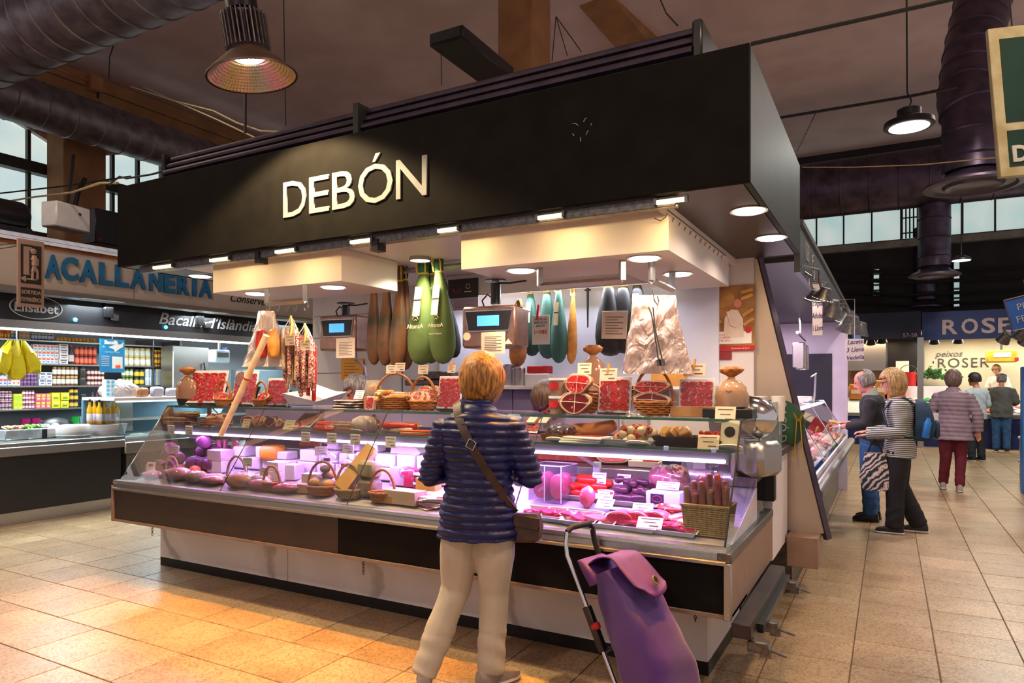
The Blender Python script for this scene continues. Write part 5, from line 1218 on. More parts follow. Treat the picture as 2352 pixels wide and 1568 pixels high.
for k, u in enumerate((1418, 1456, 1498)):
 q = thing('loin_chunk', 'thick pink loin chunk behind the steak trays, %s of three' % ('left', 'middle', 'right')[k], 'meat', DV(u, 1212, 0, .06, 0), -.1*k)
 P = [(.072*math.cos(a), .03+.035*math.sin(a)) for a in (2*PI*i/18 for i in range(18))]
 part('lean', MB().loft([[(x, -.04, max(0, z)) for x, z in P], [(x*1.02, 0, max(0, z)*1.02) for x, z in P], [(x, .05, max(0, z)) for x, z in P]]), pink_m, q); part('cut_face', MB().loft([[(x*.9, -.041, .006+max(0, z)*.86) for x, z in P], [(x*.8, -.044, .008+max(0, z)*.8) for x, z in P]]), raw_m, q)
for k, (u, v) in enumerate(((1545, 1205), (1560, 1215), (1535, 1190))): lump(u, v, (.09, .05, .022), 'long raw bacon strip behind the wicker basket, %s' % ('rear', 'front', 'topmost')[k], bacon_m, -.5, False, .01*k, 40+k)
for u, v, lab, rz, w in ((1375, 1143, 'white price card on the bright red chorizos', .1, .085), (1385, 1158, 'white price card lying before the chorizo tray', .1, .11), (1430, 1148, 'white price card standing on the dark blood sausages', -.1, .085), (1385, 1180, 'flat white label in front of the blood sausage tray', 0, .1), (1475, 1192, 'tilted white label before the carton with the oval label', .2, .11), (1490, 1262, 'white label lying in the front right meat tray', .1, .13)):
 price_card(DV(u, v, 0, .0, .075 if v < 1150 else .03), w, .075, lab, .3 if v < 1150 else .9, card_v, rz=rz)
for k, u in enumerate((1418, 1470)): solo('slot_strip', MB().box((0, 0, .001), (.09, .012, .002)), blackp, 'dark slot strip on the deck before the blood sausages, %s one' % ('left', 'right')[k], 'slot', D(u, 1172))
# wicker basket of wrapped breadstick sausages at the right front corner
bx0 = DV(1617, 1276, 0, .105, -.012)
t = thing('wicker_basket', 'tall square wicker basket at the right front corner holding long dry sausages', 'basket', bx0, -.03)
b = MB(); w, d, h = .23, .17, .145
def sq(q, z, k):
 P = []
 for sx, sy, ex, ey in ((-1, -1, 1, 0), (1, -1, 0, 1), (1, 1, -1, 0), (-1, 1, 0, -1)):
  for i in range(9):
   f = i/9; wv = .0022*math.sin(i*PI+k*PI)
   x = sx*w/2*q+ex*w*q*f; y = sy*d/2*q+ey*d*q*f
   P.append((x+(wv if ex == 0 else 0), y+(wv if ey == 0 else 0), z))
 return P
for k in range(15): b.tube(sq(.86+.14*k/14, .004+h*k/14, k), .0052 if k < 14 else .008, 5, True)
for sx, sy, ex, ey in ((-1, -1, 1, 0), (1, -1, 0, 1), (1, 1, -1, 0), (-1, 1, 0, -1)):
 for i in range(9):
  f = (i+.5)/9; b.tube([(sx*w/2*q+ex*w*q*f, sy*d/2*q+ey*d*q*f, z) for q, z in ((.86, 0), (1, h))], .004, 5)
part('weave', b, wick_l, t, kind='stuff')
part('lining', MB().loft([[(sx*w/2*q, sy*d/2*q, z) for sx, sy in ((-1, -1), (1, -1), (1, 1), (-1, 1))] for q, z in ((.8, .004), (.94, h*.96), (.92, h*.96), (.78, .01))]), wick_l, t)
for k in range(11):
 x = -.095+.19*(k % 6)/5 + (.015 if k > 5 else 0); y = -.05 if k < 6 else .03
 L = [.20, .17, .23, .19, .27, .21, .22, .24, .26, .2, .23][k]
 q = thing('dry_sausage', 'long dry brown sausage in a clear sleeve standing in the square wicker basket', 'sausage', bx0+Vector((x, y, .03)), .2*k, 'dry sausages in the square basket')
 part('casing', MB().rope([(0, 0, 0), (.003, 0, L*.5), (-.002, 0, L*.92), (-.006+.012*(k % 2), 0, L)], [.014, .016, .017, .015], 10), [skin_m, chor_m, mat('brick_sausage', (186, 84, 44), (150, 60, 30), 30, .3)][k % 3], q)
 part('clear_sleeve', MB().tube([(0, 0, .0), (0, 0, L+.02)], .021, 10, sq=.9), glass('sleeve_film', (250, 246, 246), .12, .1, .03), q)
# ------------------------------------------------------------------ rails, hanging goods, scales, notices at the back
def rail_(label, pts, name='hanging_rail'):
 m = MB()
 for a, b in zip(pts, pts[1:]): m.tube([a, b], .021, 4)
 return solo(name, m, steel, label, 'rail', pts[0], world=True)
zl = 2.10
a0, a1 = PZ(612, 663, 2.208), PZ(720, 658, 2.208)
rail_('steel hanging bracket under the left white bulkhead', [a0, Vector((a0.x, a0.y, zl)), Vector((a1.x, a0.y, zl)), Vector((a1.x, a0.y, 2.208))])
b0, b1 = PZ(1240, 616, 2.208), PZ(1425, 597, 2.208)
rail_('long steel hanging bracket under the right white bulkhead', [b0, Vector((b0.x, b0.y, zl)), Vector((b1.x, b0.y, zl)), Vector((b1.x, b0.y, 2.208))])
c0 = PZ(1497, 600, 2.208); c1 = Vector((c0.x, c0.y+.42, 0))
rail_('short steel bracket above the plastic bags running back from the front', [c0, Vector((c0.x, c0.y, zl)), Vector((c0.x, c1.y, zl)), Vector((c0.x, c1.y, 2.208))])
h0, h1 = PY(838, 610, 4.3), PY(1062, 592, 4.3)
rail_('steel ham rail between the two white bulkheads', [Vector((h0.x, 4.3, 2.434)), Vector((h0.x, 4.3, 2.40)), Vector((h1.x+.1, 4.3, 2.40)), Vector((h1.x+.1, 4.3, 2.434))])
for u, v, lab in ((822, 600, 'cylindrical steel spot lamp left of the dark hams'), (965, 585, 'cylindrical steel spot lamp above the green hams')):
 p = PY(u, v, 4.05)
 t = thing('spot_lamp', lab, 'lamp', Vector((p.x, 4.05, p.z)))
 part('stem', MB().lathe([(.045, .03), (.042, 2.434-p.z), (0, 2.434-p.z)], 20), steel, t)
 part('drum', MB().lathe([(.045, .05), (.078, .025), (.078, -.045), (.072, -.045), (.07, -.03)], 28), steel, t)
 part('lamp_disc', MB().lathe([(0, -.04), (.072, -.04), (.072, -.03), (0, -.03)], 24), down_m, t)
 light('spot_lamp_beam', 'AREA', (p.x, 4.05, p.z-.06), 9, (1, .86, .62), .12, spread=math.radians(130))
# hams in sacks
dk_ham = mat('dark_mould_ham', (50, 46, 22), (124, 70, 26), 4, .5, bump=.1); green_s = mat('green_ham_sack', (92, 112, 50), (76, 100, 44), 3, .7); green_t = mat('deep_green_sack', (40, 110, 70), (30, 92, 58), 5, .7)
teal_s = mat('teal_ham_sack', (52, 96, 84), (42, 82, 72), 4, .65); black_s = mat('black_ham_sack', (26, 26, 30), (18, 18, 22), 5, .6); yel_str = mat('yellow_string', (226, 190, 90), (206, 170, 70), 30, .6); tagm = mat('cream_tag', (246, 226, 190), (236, 212, 172), 10, .7)
def ham(u, v0, v1, Y, wpx, label, m, top=None, neck=.3, lean=0, tag_=False, words=None, hook=True, sec=.62, knob=True, words2=None):
 p0, p1 = PY(u, v0, Y), PY(u, v1, Y); H = p0.z-p1.z; w = px(p0, wpx)/2
 t = thing('hanging_ham', label, 'ham', Vector((p0.x, Y, p1.z)), 0)
 prof = [(.05, 0), (.42, .015), (.75, .06), (.95, .14), (1, .24), (.93, .38), (.76, .52), (.58, .64), (.45, .74), (.36, .80), (.29, neck+.52 if 0 else .835)]
 n = 22
 def ring(q, f): return [(w*q*math.cos(a)*(1+.03*math.sin(5*a))+lean*f, w*sec*q*math.sin(a), H*f) for a in (2*PI*k/n for k in range(n))]
 part('body', MB().loft([ring(q, f) for q, f in prof]), m, t)
 part('shank', MB().loft([ring(q, f) for q, f in ((.29, .83), (.36, .88), (.40, .92), (.33, .965), (.2, .985))]), top or m, t)
 if knob: part('tied_top', MB().ell((lean, 0, H*.99), (w*.3, w*.22, w*.22), None, 10, 7, .2), top or m, t)
 part('string', MB().lathe([(w*.33, H*.828), (w*.36, H*.836), (w*.33, H*.844)], 16, (lean*.83, 0, 0), None, 1, sec).tube([(lean*.83-w*.3, -w*.2, H*.84), (lean*.9-w*.34, -w*.3, H*.92), (lean-w*.1, -w*.2, H*1.0)], .006, 5).tube([(lean*.83+w*.3, -w*.2, H*.84), (lean*.9+w*.34, -w*.3, H*.92), (lean+w*.1, -w*.2, H*1.0)], .006, 5), yel_str, t)
 if hook: part('hook', MB().tube([(lean, 0, H), (lean, 0, 2.42-p1.z)], .006, 5), steel, t)
 if tag_:
  part('paper_tag', MB().grid(lambda a, b: (lean*.6+(a-.5)*w*.52, -w*sec*(.98-.5*b)-.012, H*(.44+.27*b)), 2, 5), tagm, t)
  part('tag_band', MB().grid(lambda a, b: (lean*.6+(a-.5)*w*.52, -w*sec*(.98-.5*(.52+.05*b))-.014, H*(.44+.27*(.52+.05*b))), 2, 1), ink, t)
 if words: text(words, w*.36, tagm, t, (lean*.3, -w*sec*1.0-.012, H*.345), ext=.001, sx=1.05)
 if words2: text(words2, w*.13, tagm, t, (lean*.3, -w*sec*1.02-.012, H*.27), ext=.001)
 if words:
  ar = MB(); ar.tube([(lean*.3+w*.2*math.cos(a), -w*sec-.008, H*.41+w*.17*math.sin(a)) for a in (PI*k/10 for k in range(11))], w*.025, 5)
  ar.tube([(lean*.3-w*.1, -w*sec-.008, H*.40), (lean*.3, -w*sec-.008, H*.41), (lean*.3+w*.1, -w*sec-.008, H*.40)], w*.02, 5)
  part('arch_logo', ar, tagm, t)
 return t
ham(859, 612, 838, 4.34, 40, 'leftmost dark brown mould-covered ham on the steel rail', dk_ham, lean=.0)
ham(885, 608, 840, 4.30, 44, 'second dark brown ham with a vertical yellow tag on the steel rail', dk_ham, lean=.02)
ham(911, 606, 848, 4.26, 44, 'third dark brown ham on the steel rail', dk_ham, lean=.04)
ham(930, 602, 850, 4.33, 48, 'rightmost dark brown ham with a black gathered top', dk_ham, black_s, lean=0)
ham(968, 588, 838, 4.24, 76, 'left green sack ham with a cream tag and arch logo', green_s, green_t, lean=.02, tag_=True, words='AltanzA')
ham(990, 590, 835, 4.30, 52, 'narrow green sack ham squeezed between two larger ones', green_s, green_t, lean=.01, tag_=True)
ham(1018, 582, 836, 4.17, 68, 'front right green sack ham with a cream tag and white lettering', green_s, green_t, lean=-.045, tag_=True, words='AltanzA', words2='Maestros del jamón')
ham(1042, 640, 822, 4.6, 46, 'black sack ham half hidden behind the green ones', black_s, lean=-.1)
# hams on the bright backboard
Yb = 5.02
for k, (u, v0, v1, w, lab) in enumerate(((1222, 645, 818, 36, 'left teal sack ham on the bright backboard'), (1258, 640, 824, 40, 'middle teal sack ham on the bright backboard behind the price sheet'), (1283, 638, 834, 34, 'right teal sack ham on the bright backboard'))):
 ham(u, v0, v1, Yb-.03*k, w*1.25, lab, teal_s, lean=-.02+.01*k, tag_=(k != 1), hook=False, knob=False)
ham(1312, 650, 836, Yb-.03, 26, 'single golden ham leg with a blue ring on the backboard', gold_m, skin_m, lean=.02, hook=False)
for k, (u, v0, v1, w, lab) in enumerate(((1402, 628, 818, 72, 'left black sack ham behind the cream notice'), (1436, 626, 812, 70, 'middle black sack ham behind the cream notice'), (1468, 624, 800, 60, 'right black sack ham behind the plastic bags'))):
 ham(u, v0, v1, Yb-.06+.02*k, w, lab, black_s, lean=-.02, hook=False, knob=False, tag_=(k == 2))
ham(1188, 690, 842, 4.9, 44, 'cut ham with pale mouldy end behind the middle scale', skin_m, lean=.02, hook=False)
st = PY(1350, 660, 5.1); st2 = PY(1351, 752, 5.1)
t = thing('sharpening_steel', 'long dark sharpening steel hanging on the bright backboard', 'tool', st)
part('rod', MB().tube([(0, 0, 0), (0, 0, st2.z-st.z)], [.012, .006], 8), blackm, t); part('guard', MB().tube([(-.025, 0, -.02), (.025, 0, -.02)], .007, 6), blackm, t); part('grip', MB().tube([(0, 0, 0), (0, 0, .05)], .012, 8), blackm, t)
# notices
def notice(u0, u1, v0, v1, Y, lab, m=paper, lines=6, head=None, hs=.16, hm=ink, lm=None, name='notice', tilt=0, extra=None):
 c = PY((u0+u1)/2, (v0+v1)/2, Y); w = W_(u0, u1, Y); h = Hh((u0+u1)/2, v0, v1, Y)
 t = thing(name, lab, 'notice', c, 0, None, rot=(0, tilt, 0))
 part('sheet', MB().box((0, 0, 0), (w, .003, h), None, .0008), m, t)
 if lines:
  b = MB()
  for k in range(lines): b.box((0 if k % 2 == 0 else -w*.1, -.002, h*(.28-.7*k/max(1, lines))), (w*(.7 if k % 2 == 0 else .5), .001, h*.025))
  part('text_lines', b, lm or mat('grey_ink', (110, 96, 92), (100, 88, 84), 8, .8), t, kind='stuff')
 if head: text(head, h*hs, hm, t, (0, -.003, h*.4), ext=.0006)
 return t
n = notice(1222, 1262, 724, 791, 4.86, 'white price sheet for ham shoulders pegged on the teal hams', paper, 0)
hN = Hh(1242, 724, 791, 4.86)
for k, (s_, m, z) in enumerate((('PALETILLAS', ink, .36), ('IBÉRICAS DE', ink, .25), ('JABUGO', ink, .14), ('1=98€', redink, -.08))): text(s_, hN*(.10 if k < 3 else .2), m, n, (0, -.003, hN*z), ext=.0006, sx=.9 if k < 3 else 1)
part('red_clip', MB().box((-.02, -.01, hN*.62), (.018, .014, hN*.5), RY(.12), .003), redink, n)
notice(1382, 1440, 714, 778, 4.88, 'cream notice sheet clipped on the black sack hams', card_m, 7, tilt=.04)
notice(1105, 1160, 762, 813, 3.845, 'pinkish notice sheet taped under the middle scale display', card_m, 9)
notice(772, 815, 776, 822, 4.345, 'pinkish notice sheet taped under the left scale display', card_m, 9)
n = notice(1029, 1098, 640, 684, 4.856, 'black wine notice with a drawn red glass left of the middle scale', mat('black_print', (40, 32, 34), (34, 28, 30), 6, .5), 0)
part('drawn_bowl', MB().tube([(-.06+.035*math.cos(a), -.003, .0+.03*math.sin(a)) for a in (PI+PI*k/10 for k in range(11))], .003, 5), redink, n); part('crest', MB().tube([(.05+.02*math.cos(a), -.003, .015+.02*math.sin(a)) for a in (2*PI*k/12 for k in range(12))], .002, 4, True).box((.05, -.003, -.03), (.07, .001, .008)), tagm, n)
notice(1034, 1098, 684, 712, 4.856, 'lilac grey notice with a red logo below the black wine notice', mat('lilac_print', (196, 180, 196), (186, 170, 188), 6, .6), 4)
n = notice(783, 834, 823, 873, 5.18, 'orange framed certificate on the white cabinet door', mat('orange_certificate', (240, 166, 40), (230, 150, 30), 6, .6), 5)
notice(1578, 1634, 720, 778, 5.19, 'white tourist notice with a red emblem left of the bread poster', paper, 6)
part('emblem', MB().box((.0, -.003, .075), (.05, .001, .05)), redink, bpy.data.objects[[o.name for o in bpy.data.objects if o.get('label', '').startswith('white tourist')][0]])
notice(1592, 1634, 782, 806, 5.19, 'small blank white notice under the tourist notice', paper, 0)
ou = notice(1591, 1680, 808, 826, 5.19, 'dark red strip sign with white letters OU below the posters', mat('dark_red_sign', (140, 30, 40), (130, 26, 36), 6, .5), 0, name='strip_sign')
text('OU', .062, lw_, ou, (0, -.003, 0), ext=.001, sx=1.15)
# bread poster
pc = PY(1682, 730, 5.19); w, h = W_(1631, 1733, 5.19), Hh(1682, 655, 805, 5.19)
t = thing('bread_poster', 'colour poster of a person carrying a loaf, taped on the white wall', 'poster', pc)
part('sheet', MB().box((0, 0, 0), (w, .003, h), None, .001), mat('poster_brown', (176, 122, 62), (120, 78, 38), 7, .6), t)
part('loaf', MB().ell((-w*.22, -.002, h*.30), (w*.27, .004, h*.14)), mat('poster_loaf', (196, 142, 70), (160, 104, 48), 9, .6), t)
part('figure', MB().prism([(-.2*w, -.30*h), (-.17*w, .0), (-.03*w, .13*h), (.12*w, .12*h), (.24*w, -.02*h), (.26*w, -.30*h)], .002, RX(PI/2), (0, -.002, 0)).tube([(-.1*w, -.003, .1*h), (-.02*w, -.003, -.1*h), (.1*w, -.003, -.14*h)], .012, 6), mat('poster_white', (236, 214, 196), (220, 194, 174), 8, .6), t)
part('face', MB().ell((w*.12, -.003, h*.22), (w*.09, .003, h*.07)), mat('poster_skin', (220, 140, 110), (206, 124, 96), 8, .6), t)
part('baguettes', MB().tube([(.2*w, -.003, .38*h), (.46*w, -.003, .42*h)], .014, 6).tube([(.2*w, -.003, .28*h), (.46*w, -.003, .34*h)], .014, 6).tube([(.24*w, -.003, .02*h), (.47*w, -.003, .12*h)], .014, 6).tube([(.26*w, -.003, -.12*h), (.47*w, -.003, -.02*h)], .014, 6).tube([(-.48*w, -.003, -.1*h), (-.25*w, -.003, -.04*h)], .012, 6), mat('poster_bread', (226, 170, 90), (200, 140, 66), 12, .6), t, kind='stuff')
part('white_band', MB().box((0, -.0025, -h*.30), (w*.86, .002, h*.19)), paper, t)
part('red_band', MB().box((0, -.0025, -h*.465), (w, .002, h*.075)), redink, t)
part('red_dot', MB().lathe([(0, 0), (w*.075, 0), (w*.075, .002), (0, .002)], 16, (w*.36, -.003, -h*.19), RX(PI/2)), redink, t)
for k, s_ in enumerate(('LOCAL', 'ARTESANAL', 'I AMB OFICI')): text(s_, h*.04, redink, t, (-w*.36, -.004, -h*(.255+.045*k)), ext=.0005, align='LEFT')
text('Comerços de barri', h*.035, paper, t, (w*.18, -.004, -h*.465), ext=.0005)
# scales
lcd = emis('blue_lcd', (70, 150, 255), 1.6); sc_m = mat('scale_steel', (170, 132, 116), (130, 100, 88), 6, .3, .85)
def scale(u0, u1, v0, v1, Y, pole_u, lab):
 c = PY((u0+u1)/2, (v0+v1)/2, Y); w = W_(u0, u1, Y); h = Hh((u0+u1)/2, v0, v1, Y)
 t = thing('hanging_scale', lab, 'scale', c, .12)
 part('housing', MB().box((0, 0, 0), (w, .24, h), None, .015), sc_m, t)
 part('bezel', MB().prism([(-w*.42, h*.36), (w*.42, h*.36), (w*.36, -h*.08), (-w*.36, -h*.08)], .008, RX(PI/2), (0, -.118, 0)), blackp, t)
 part('screen', MB().box((0, -.128, h*.14), (w*.40, .004, h*.25)), lcd, t)
 part('bezel_frame', MB().tube([(-w*.43, -.122, h*.38), (w*.43, -.122, h*.38), (w*.37, -.122, -h*.1), (-w*.37, -.122, -h*.1)], .005, 5, True), chrome, t)
 part('badge', MB().lathe([(0, 0), (w*.07, 0), (w*.07, .003), (0, .003)], 18, (-w*.40 if 'middle' in lab else w*.38, -.12, -h*.22), RX(PI/2)), tagm, t)
 part('warning_mark', MB().prism([(-w*.07, -h*.06), (w*.07, -h*.06), (0, h*.06)], .003, RX(PI/2), (w*.36, -.119, -h*.36)), tagm, t)
 part('pole', MB().tube([(0, 0, h/2), (0, 0, 2.21-c.z+.0)], .022, 14), chrome, t)
 part('pole_sleeve', MB().tube([(0, 0, 2.21-c.z-.16), (0, 0, 2.21-c.z-.02)], .034, 14).lathe([(.075, 2.21-c.z-.006), (.075, 2.21-c.z)], 20), blackm, t)
 part('cable', MB().tube([(-.08, .0, h/2), (-.1, 0, h/2+.05), (-.06, 0, h/2+.09), (-.02, 0, h/2+.06)], .006, 6).tube([(.02, 0, 2.19-c.z), (.1, 0, 2.185-c.z), (.22, 0, 2.195-c.z)], .006, 6), cable_m, t)
 return t
scale(1081, 1196, 706, 800, 3.97, 1145, 'middle hanging scale with blue display above the customer')
scale(756, 832, 727, 806, 4.47, 806, 'left hanging scale with blue display before the white cabinet')
# plastic bags, sausages, tongs
bagm = glass('white_bag_plastic', (236, 228, 226), .14, .28, .6, (240, 226, 220), 7); bagc = glass('clear_bag_plastic', (240, 234, 232), .2, .22, .35, (240, 216, 210), 9)
def sheetbag(pts_l, pts_r, zs, Y, lab, m, n=7, name='plastic_bags'):
 t = thing(name, lab, 'bags', PY((pts_l[0]+pts_r[0])/2, zs[0], Y))
 for k in range(n):
  off = .016*k
  def fn(a, b):
   i = b*(len(zs)-1); j = min(int(i), len(zs)-2); f = i-j
   ul = pts_l[j]*(1-f)+pts_l[j+1]*f; ur = pts_r[j]*(1-f)+pts_r[j+1]*f; v = zs[j]*(1-f)+zs[j+1]*f
   p = PY(ul+(ur-ul)*a, v, Y+off); p.y += -.03*math.sin(PI*a)*(.4+b)+.012*math.sin(a*19+k+b*4)*(b+.2)+.008*math.sin(b*23+a*7+k*2)
   p.x += .006*math.sin(k*2.3); return p
  part('bag_layer', MB().grid(fn, 22, 16), m, t, True, 180)
 return t
sheetbag([1455, 1452, 1440, 1433], [1550, 1556, 1575, 1592], [678, 730, 800, 858], 3.74, 'big sheaf of crinkled clear plastic bags hanging on the short bracket', bagc, 8)
sheetbag([597, 585, 572, 560], [628, 640, 650, 652], [714, 760, 805, 842], 3.62, 'sheaf of white plastic bags hanging at the left end of the stall', bagm, 6)
tp = PY(1507, 690, 3.66)
t = thing('tongs', 'long thin steel tongs hanging in front of the clear plastic bags', 'tongs', tp)
pz = lambda u, v: PY(u, v, 3.66)-tp
part('arms', MB().tube([pz(1497, 655), pz(1503, 690), pz(1510, 700), pz(1513, 690), pz(1510, 680)], .004, 6).tube([pz(1490, 705), pz(1496, 720), pz(1503, 760), pz(1512, 825)], .004, 6).tube([pz(1500, 705), pz(1504, 752), pz(1521, 825)], .004, 6), steel_d, t)
part('fork_tip', MB().bx(-.016, .016, -.005, .005, -.06, 0).add([], []) if 0 else MB().tube([pz(1512, 825), pz(1514, 840)], .012, 6).tube([pz(1521, 825), pz(1523, 840)], .012, 6), steel_d, t)
hk = MB()
for u in (618, 640, 660, 680, 705): hk.tube([PY(u, 690, 3.66), PY(u+3, 705, 3.66), PY(u-3, 715, 3.66), PY(u-6, 708, 3.66)], .004, 5)
solo('butcher_hooks', hk, steel, 'thin wire hooks along the left hanging bracket', 'hooks', PY(660, 690, 3.66), world=True)
for k, (u, lab, m) in enumerate(((600, 'orange cured sausage in the white plastic bags, left one', chor_m), (628, 'golden brown cured sausage in the white plastic bags, right one', gold_m))):
 p = PY(u, 800, 3.56); q = thing('sausage', lab, 'sausage', p); part('casing', MB().rope([(0, 0, .12), (.0, 0, .04), (0, 0, -.05)], [.035, .045, .04], 12), m, q); part('tied_end', MB().tube([(0, 0, .13), (0, 0, .25)], .006, 6), string_m, q)
cn = thing('wooden_cane', 'long pale wooden cane leaning diagonally from the white bags to the deck', 'cane', PY(612, 780, 3.5))
e0, e1 = PY(612, 770, 3.44)-cn.location, PY(507, 1000, 3.40)-cn.location
part('shaft', MB().tube([e0, e0*.72+e1*.28, e0*.4+e1*.6+Vector((0, 0, -.006)), e1], [.024, .022, .023, .02], 10), fat_m, cn)
part('red_ring', MB().tube([e0*.585+e1*.415, e0*.57+e1*.43], .0245, 10), redink, cn)
for c, (u0, v0, lab, m2) in enumerate(((668, 735, 'white speckled dry sausage hanging in the left bundle', fuet_m), (700, 752, 'red speckled dry sausage hanging in the right bundle', salami_m))):
 for k in range(12):
  u = u0-18+3.4*k+(k % 3)*2; Y_ = 3.62+.03*(k % 4)
  p = PY(u, v0+20+12*(k % 3), Y_); L = px(p, 92+10*(k % 4)); top = PY(u0, v0-10, 3.66)-p
  q = thing('dry_sausage', lab, 'sausage', p, 0, 'hanging bundle of %s sausages' % ('white' if c == 0 else 'red'))
  part('casing', MB().rope([(0, 0, 0), (.006*math.sin(k), 0, -L*.5), (.01*math.cos(k*2), 0, -L)], [.014, .018, .015], 9), [m2, salami_m, m2, ham_red][k % 4] if c else [fuet_m, salami_m][k % 3 == 1], q)
  part('string', MB().tube([(0, 0, 0), top*.6+Vector((.01, 0, 0)), top], .003, 4), string_m, q)
 price_card(PY(u0+(-2 if c == 0 else 2), v0+(58 if c == 0 else 52), 3.585), .10, .075, 'price card hanging on the %s sausage bundle' % ('white' if c == 0 else 'red'), 0)
 solo('ribbon', MB().tube([PY(u0, v0-10, 3.6), PY(u0+3, v0+12, 3.58), PY(u0-2, v0+36, 3.575)], .008, 6, sq=.5), yel_str, 'yellow band tying the %s sausage bundle' % ('left white' if c == 0 else 'right red'), 'ribbon', PY(u0, v0-10, 3.6), world=True)
# utensils on the back shelf
def pot(u, w, h, Y, lab, m=steel):
 r = W_(u-w/2, u+w/2, Y)/2; q = thing('steel_pot', lab, 'pot', AT(u, Y, 1.501)); part('pot', MB().lathe([(r, 0), (r, h), (r*1.04, h+.004), (r*.97, h), (r*.96, .01), (0, .01)], 28), m, q); part('rim', MB().lathe([(r, h-.006), (r*1.05, h), (r, h+.006)], 28), chrome, q)
pot(1172, 40, .17, 5.0, 'tall steel pot on the back shelf under the middle scale'); pot(1192, 26, .14, 4.92, 'narrow steel pot at the right of the tall pot')
solo('red_box', MB().bx(-.09, .09, -.06, .06, 0, .06, .006), redink, 'red plastic box on the back shelf with a green edge', 'box', AT(1240, 5.0, 1.60)); solo('white_bin', MB().bx(-.11, .11, -.08, .08, 0, .097, .006), trayw, 'white bin under the red plastic box on the back shelf', 'bin', AT(1242, 5.0, 1.501))
solo('kraft_bag', MB().loft([[(x*s, y*s, z) for x, y in ((-.12, -.05), (.12, -.05), (.12, .05), (-.12, .05))] for s, z in ((1, 0), (1.02, .1), (.8, .17))]), mat('kraft_paper', (206, 150, 76), (190, 132, 62), 10, .7), 'brown kraft paper bag on the worktop behind the round basket', 'bag', AT(1538, 4.9, 1.50))
solo('shelf_board', MB().bx(-.35, .35, -.1, .1, 0, .02), white_lam, 'white side shelf under the kraft bag', 'shelf', AT(1535, 4.95, 1.478))
q = thing('bread_bag', 'x', 'bag', (0, 0, 0)); bpy.data.objects.remove(q)
bag(AT(1362, 4.7, 1.50), .2, .14, .30, 'clear bag of bread with brown gathered top behind the bending worker', glass('amber_film', (238, 206, 170)), brown_bread, None, .2, brown_bread)
solo('carton', MB().bx(-.1, .1, -.07, .07, 0, .16, .004), mat('cardboard', (190, 140, 80), (176, 124, 66), 8, .7), 'brown cardboard box behind the hidden ham sheet', 'box', AT(1005, 4.9, 1.39+.0))
solo('equipment', MB().bx(-.28, .28, -.1, .1, 0, .05, .01).bx(-.1, .2, -.08, .08, .05, .12, .01), steel_d, 'dark steel slicer table behind the green hams', 'machine', AT(1005, 4.8, 1.50))
t = thing('hose_tap', 'lilac bent hose tap beside the orange certificate', 'tap', PY(820, 826, 4.6)); part('hose', MB().tube([(-.02, 0, .0), (.04, 0, -.03), (.09, 0, -.07), (.1, 0, -.14), (.1, 0, -.35)], .012, 8), lilac, t)
# ------------------------------------------------------------------ people
from mathutils.bvhtree import BVHTree
def remesh(mb, vox, sm=4, fac=.5, fn=None, name='body'):
 me = mb.mesh(name, [], 0); o = bpy.data.objects.new('t', me); COL.objects.link(o)
 m = o.modifiers.new('r', 'REMESH'); m.mode = 'VOXEL'; m.voxel_size = vox
 if sm: m2 = o.modifiers.new('s', 'SMOOTH'); m2.iterations = sm; m2.factor = fac
 dg = bpy.context.evaluated_depsgraph_get()
 out = bpy.data.meshes.new_from_object(o.evaluated_get(dg)); bpy.data.objects.remove(o); bpy.data.meshes.remove(me)
 if fn:
  ns = [v.normal.copy() for v in out.vertices]
  for v, n in zip(out.vertices, ns): v.co += n*fn(v.co)
 out.polygons.foreach_set('use_smooth', [True]*len(out.polygons)); out.update(); out.name = name
 return out
def put(name, me, m, parent, label=None):
 me.materials.clear(); me.materials.append(m); o = link(name, me, parent)
 if label: o['label'] = label
 return o
skin_p = mat('skin', (214, 150, 122), (200, 130, 104), 14, .55)
def ellring(c, R, rx, ry, n=20, e=1): return [Vector(c)+R @ Vector((rx*math.copysign(abs(math.cos(a))**e, math.cos(a)), ry*math.copysign(abs(math.sin(a))**e, math.sin(a)), 0)) for a in (2*PI*k/n for k in range(n))]
def hand(mb, w, d, side, s, up=(0, 0, 1), curl=.7):
 d = Vector(d).normalized(); M = frame(d, up)            # local z runs along the hand
 x = M.col[0]; y = M.col[1]
 c = Vector(w)+d*.045*s
 mb.add([], []); mb.ell(c, (.038*s, .016*s, .05*s), M, 12, 8)
 for k, L in enumerate((.062, .075, .07, .055)):
  b = c+d*.04*s+x*(.03-.02*k)*s*side; q = b+d*L*.5*s; e = q+d*L*.45*s*math.cos(curl)-y*L*.5*s*math.sin(curl)
  mb.rope([b-d*.012*s, b, q, e], [.0095*s, .0095*s, .009*s, .0075*s], 8)
 b = c-d*.02*s+x*.034*s*side; mb.rope([b-x*.01*s*side, b, b+x*.02*s*side+d*.03*s, b+x*.016*s*side+d*.055*s-y*.01*s], [.011*s, .011*s, .010*s, .008*s], 8)
TR = [(-.08, .155, .105), (.0, .17, .118), (.09, .15, .104), (.19, .14, .098), (.32, .162, .112), (.42, .17, .108), (.475, .145, .088), (.505, .085, .066)]
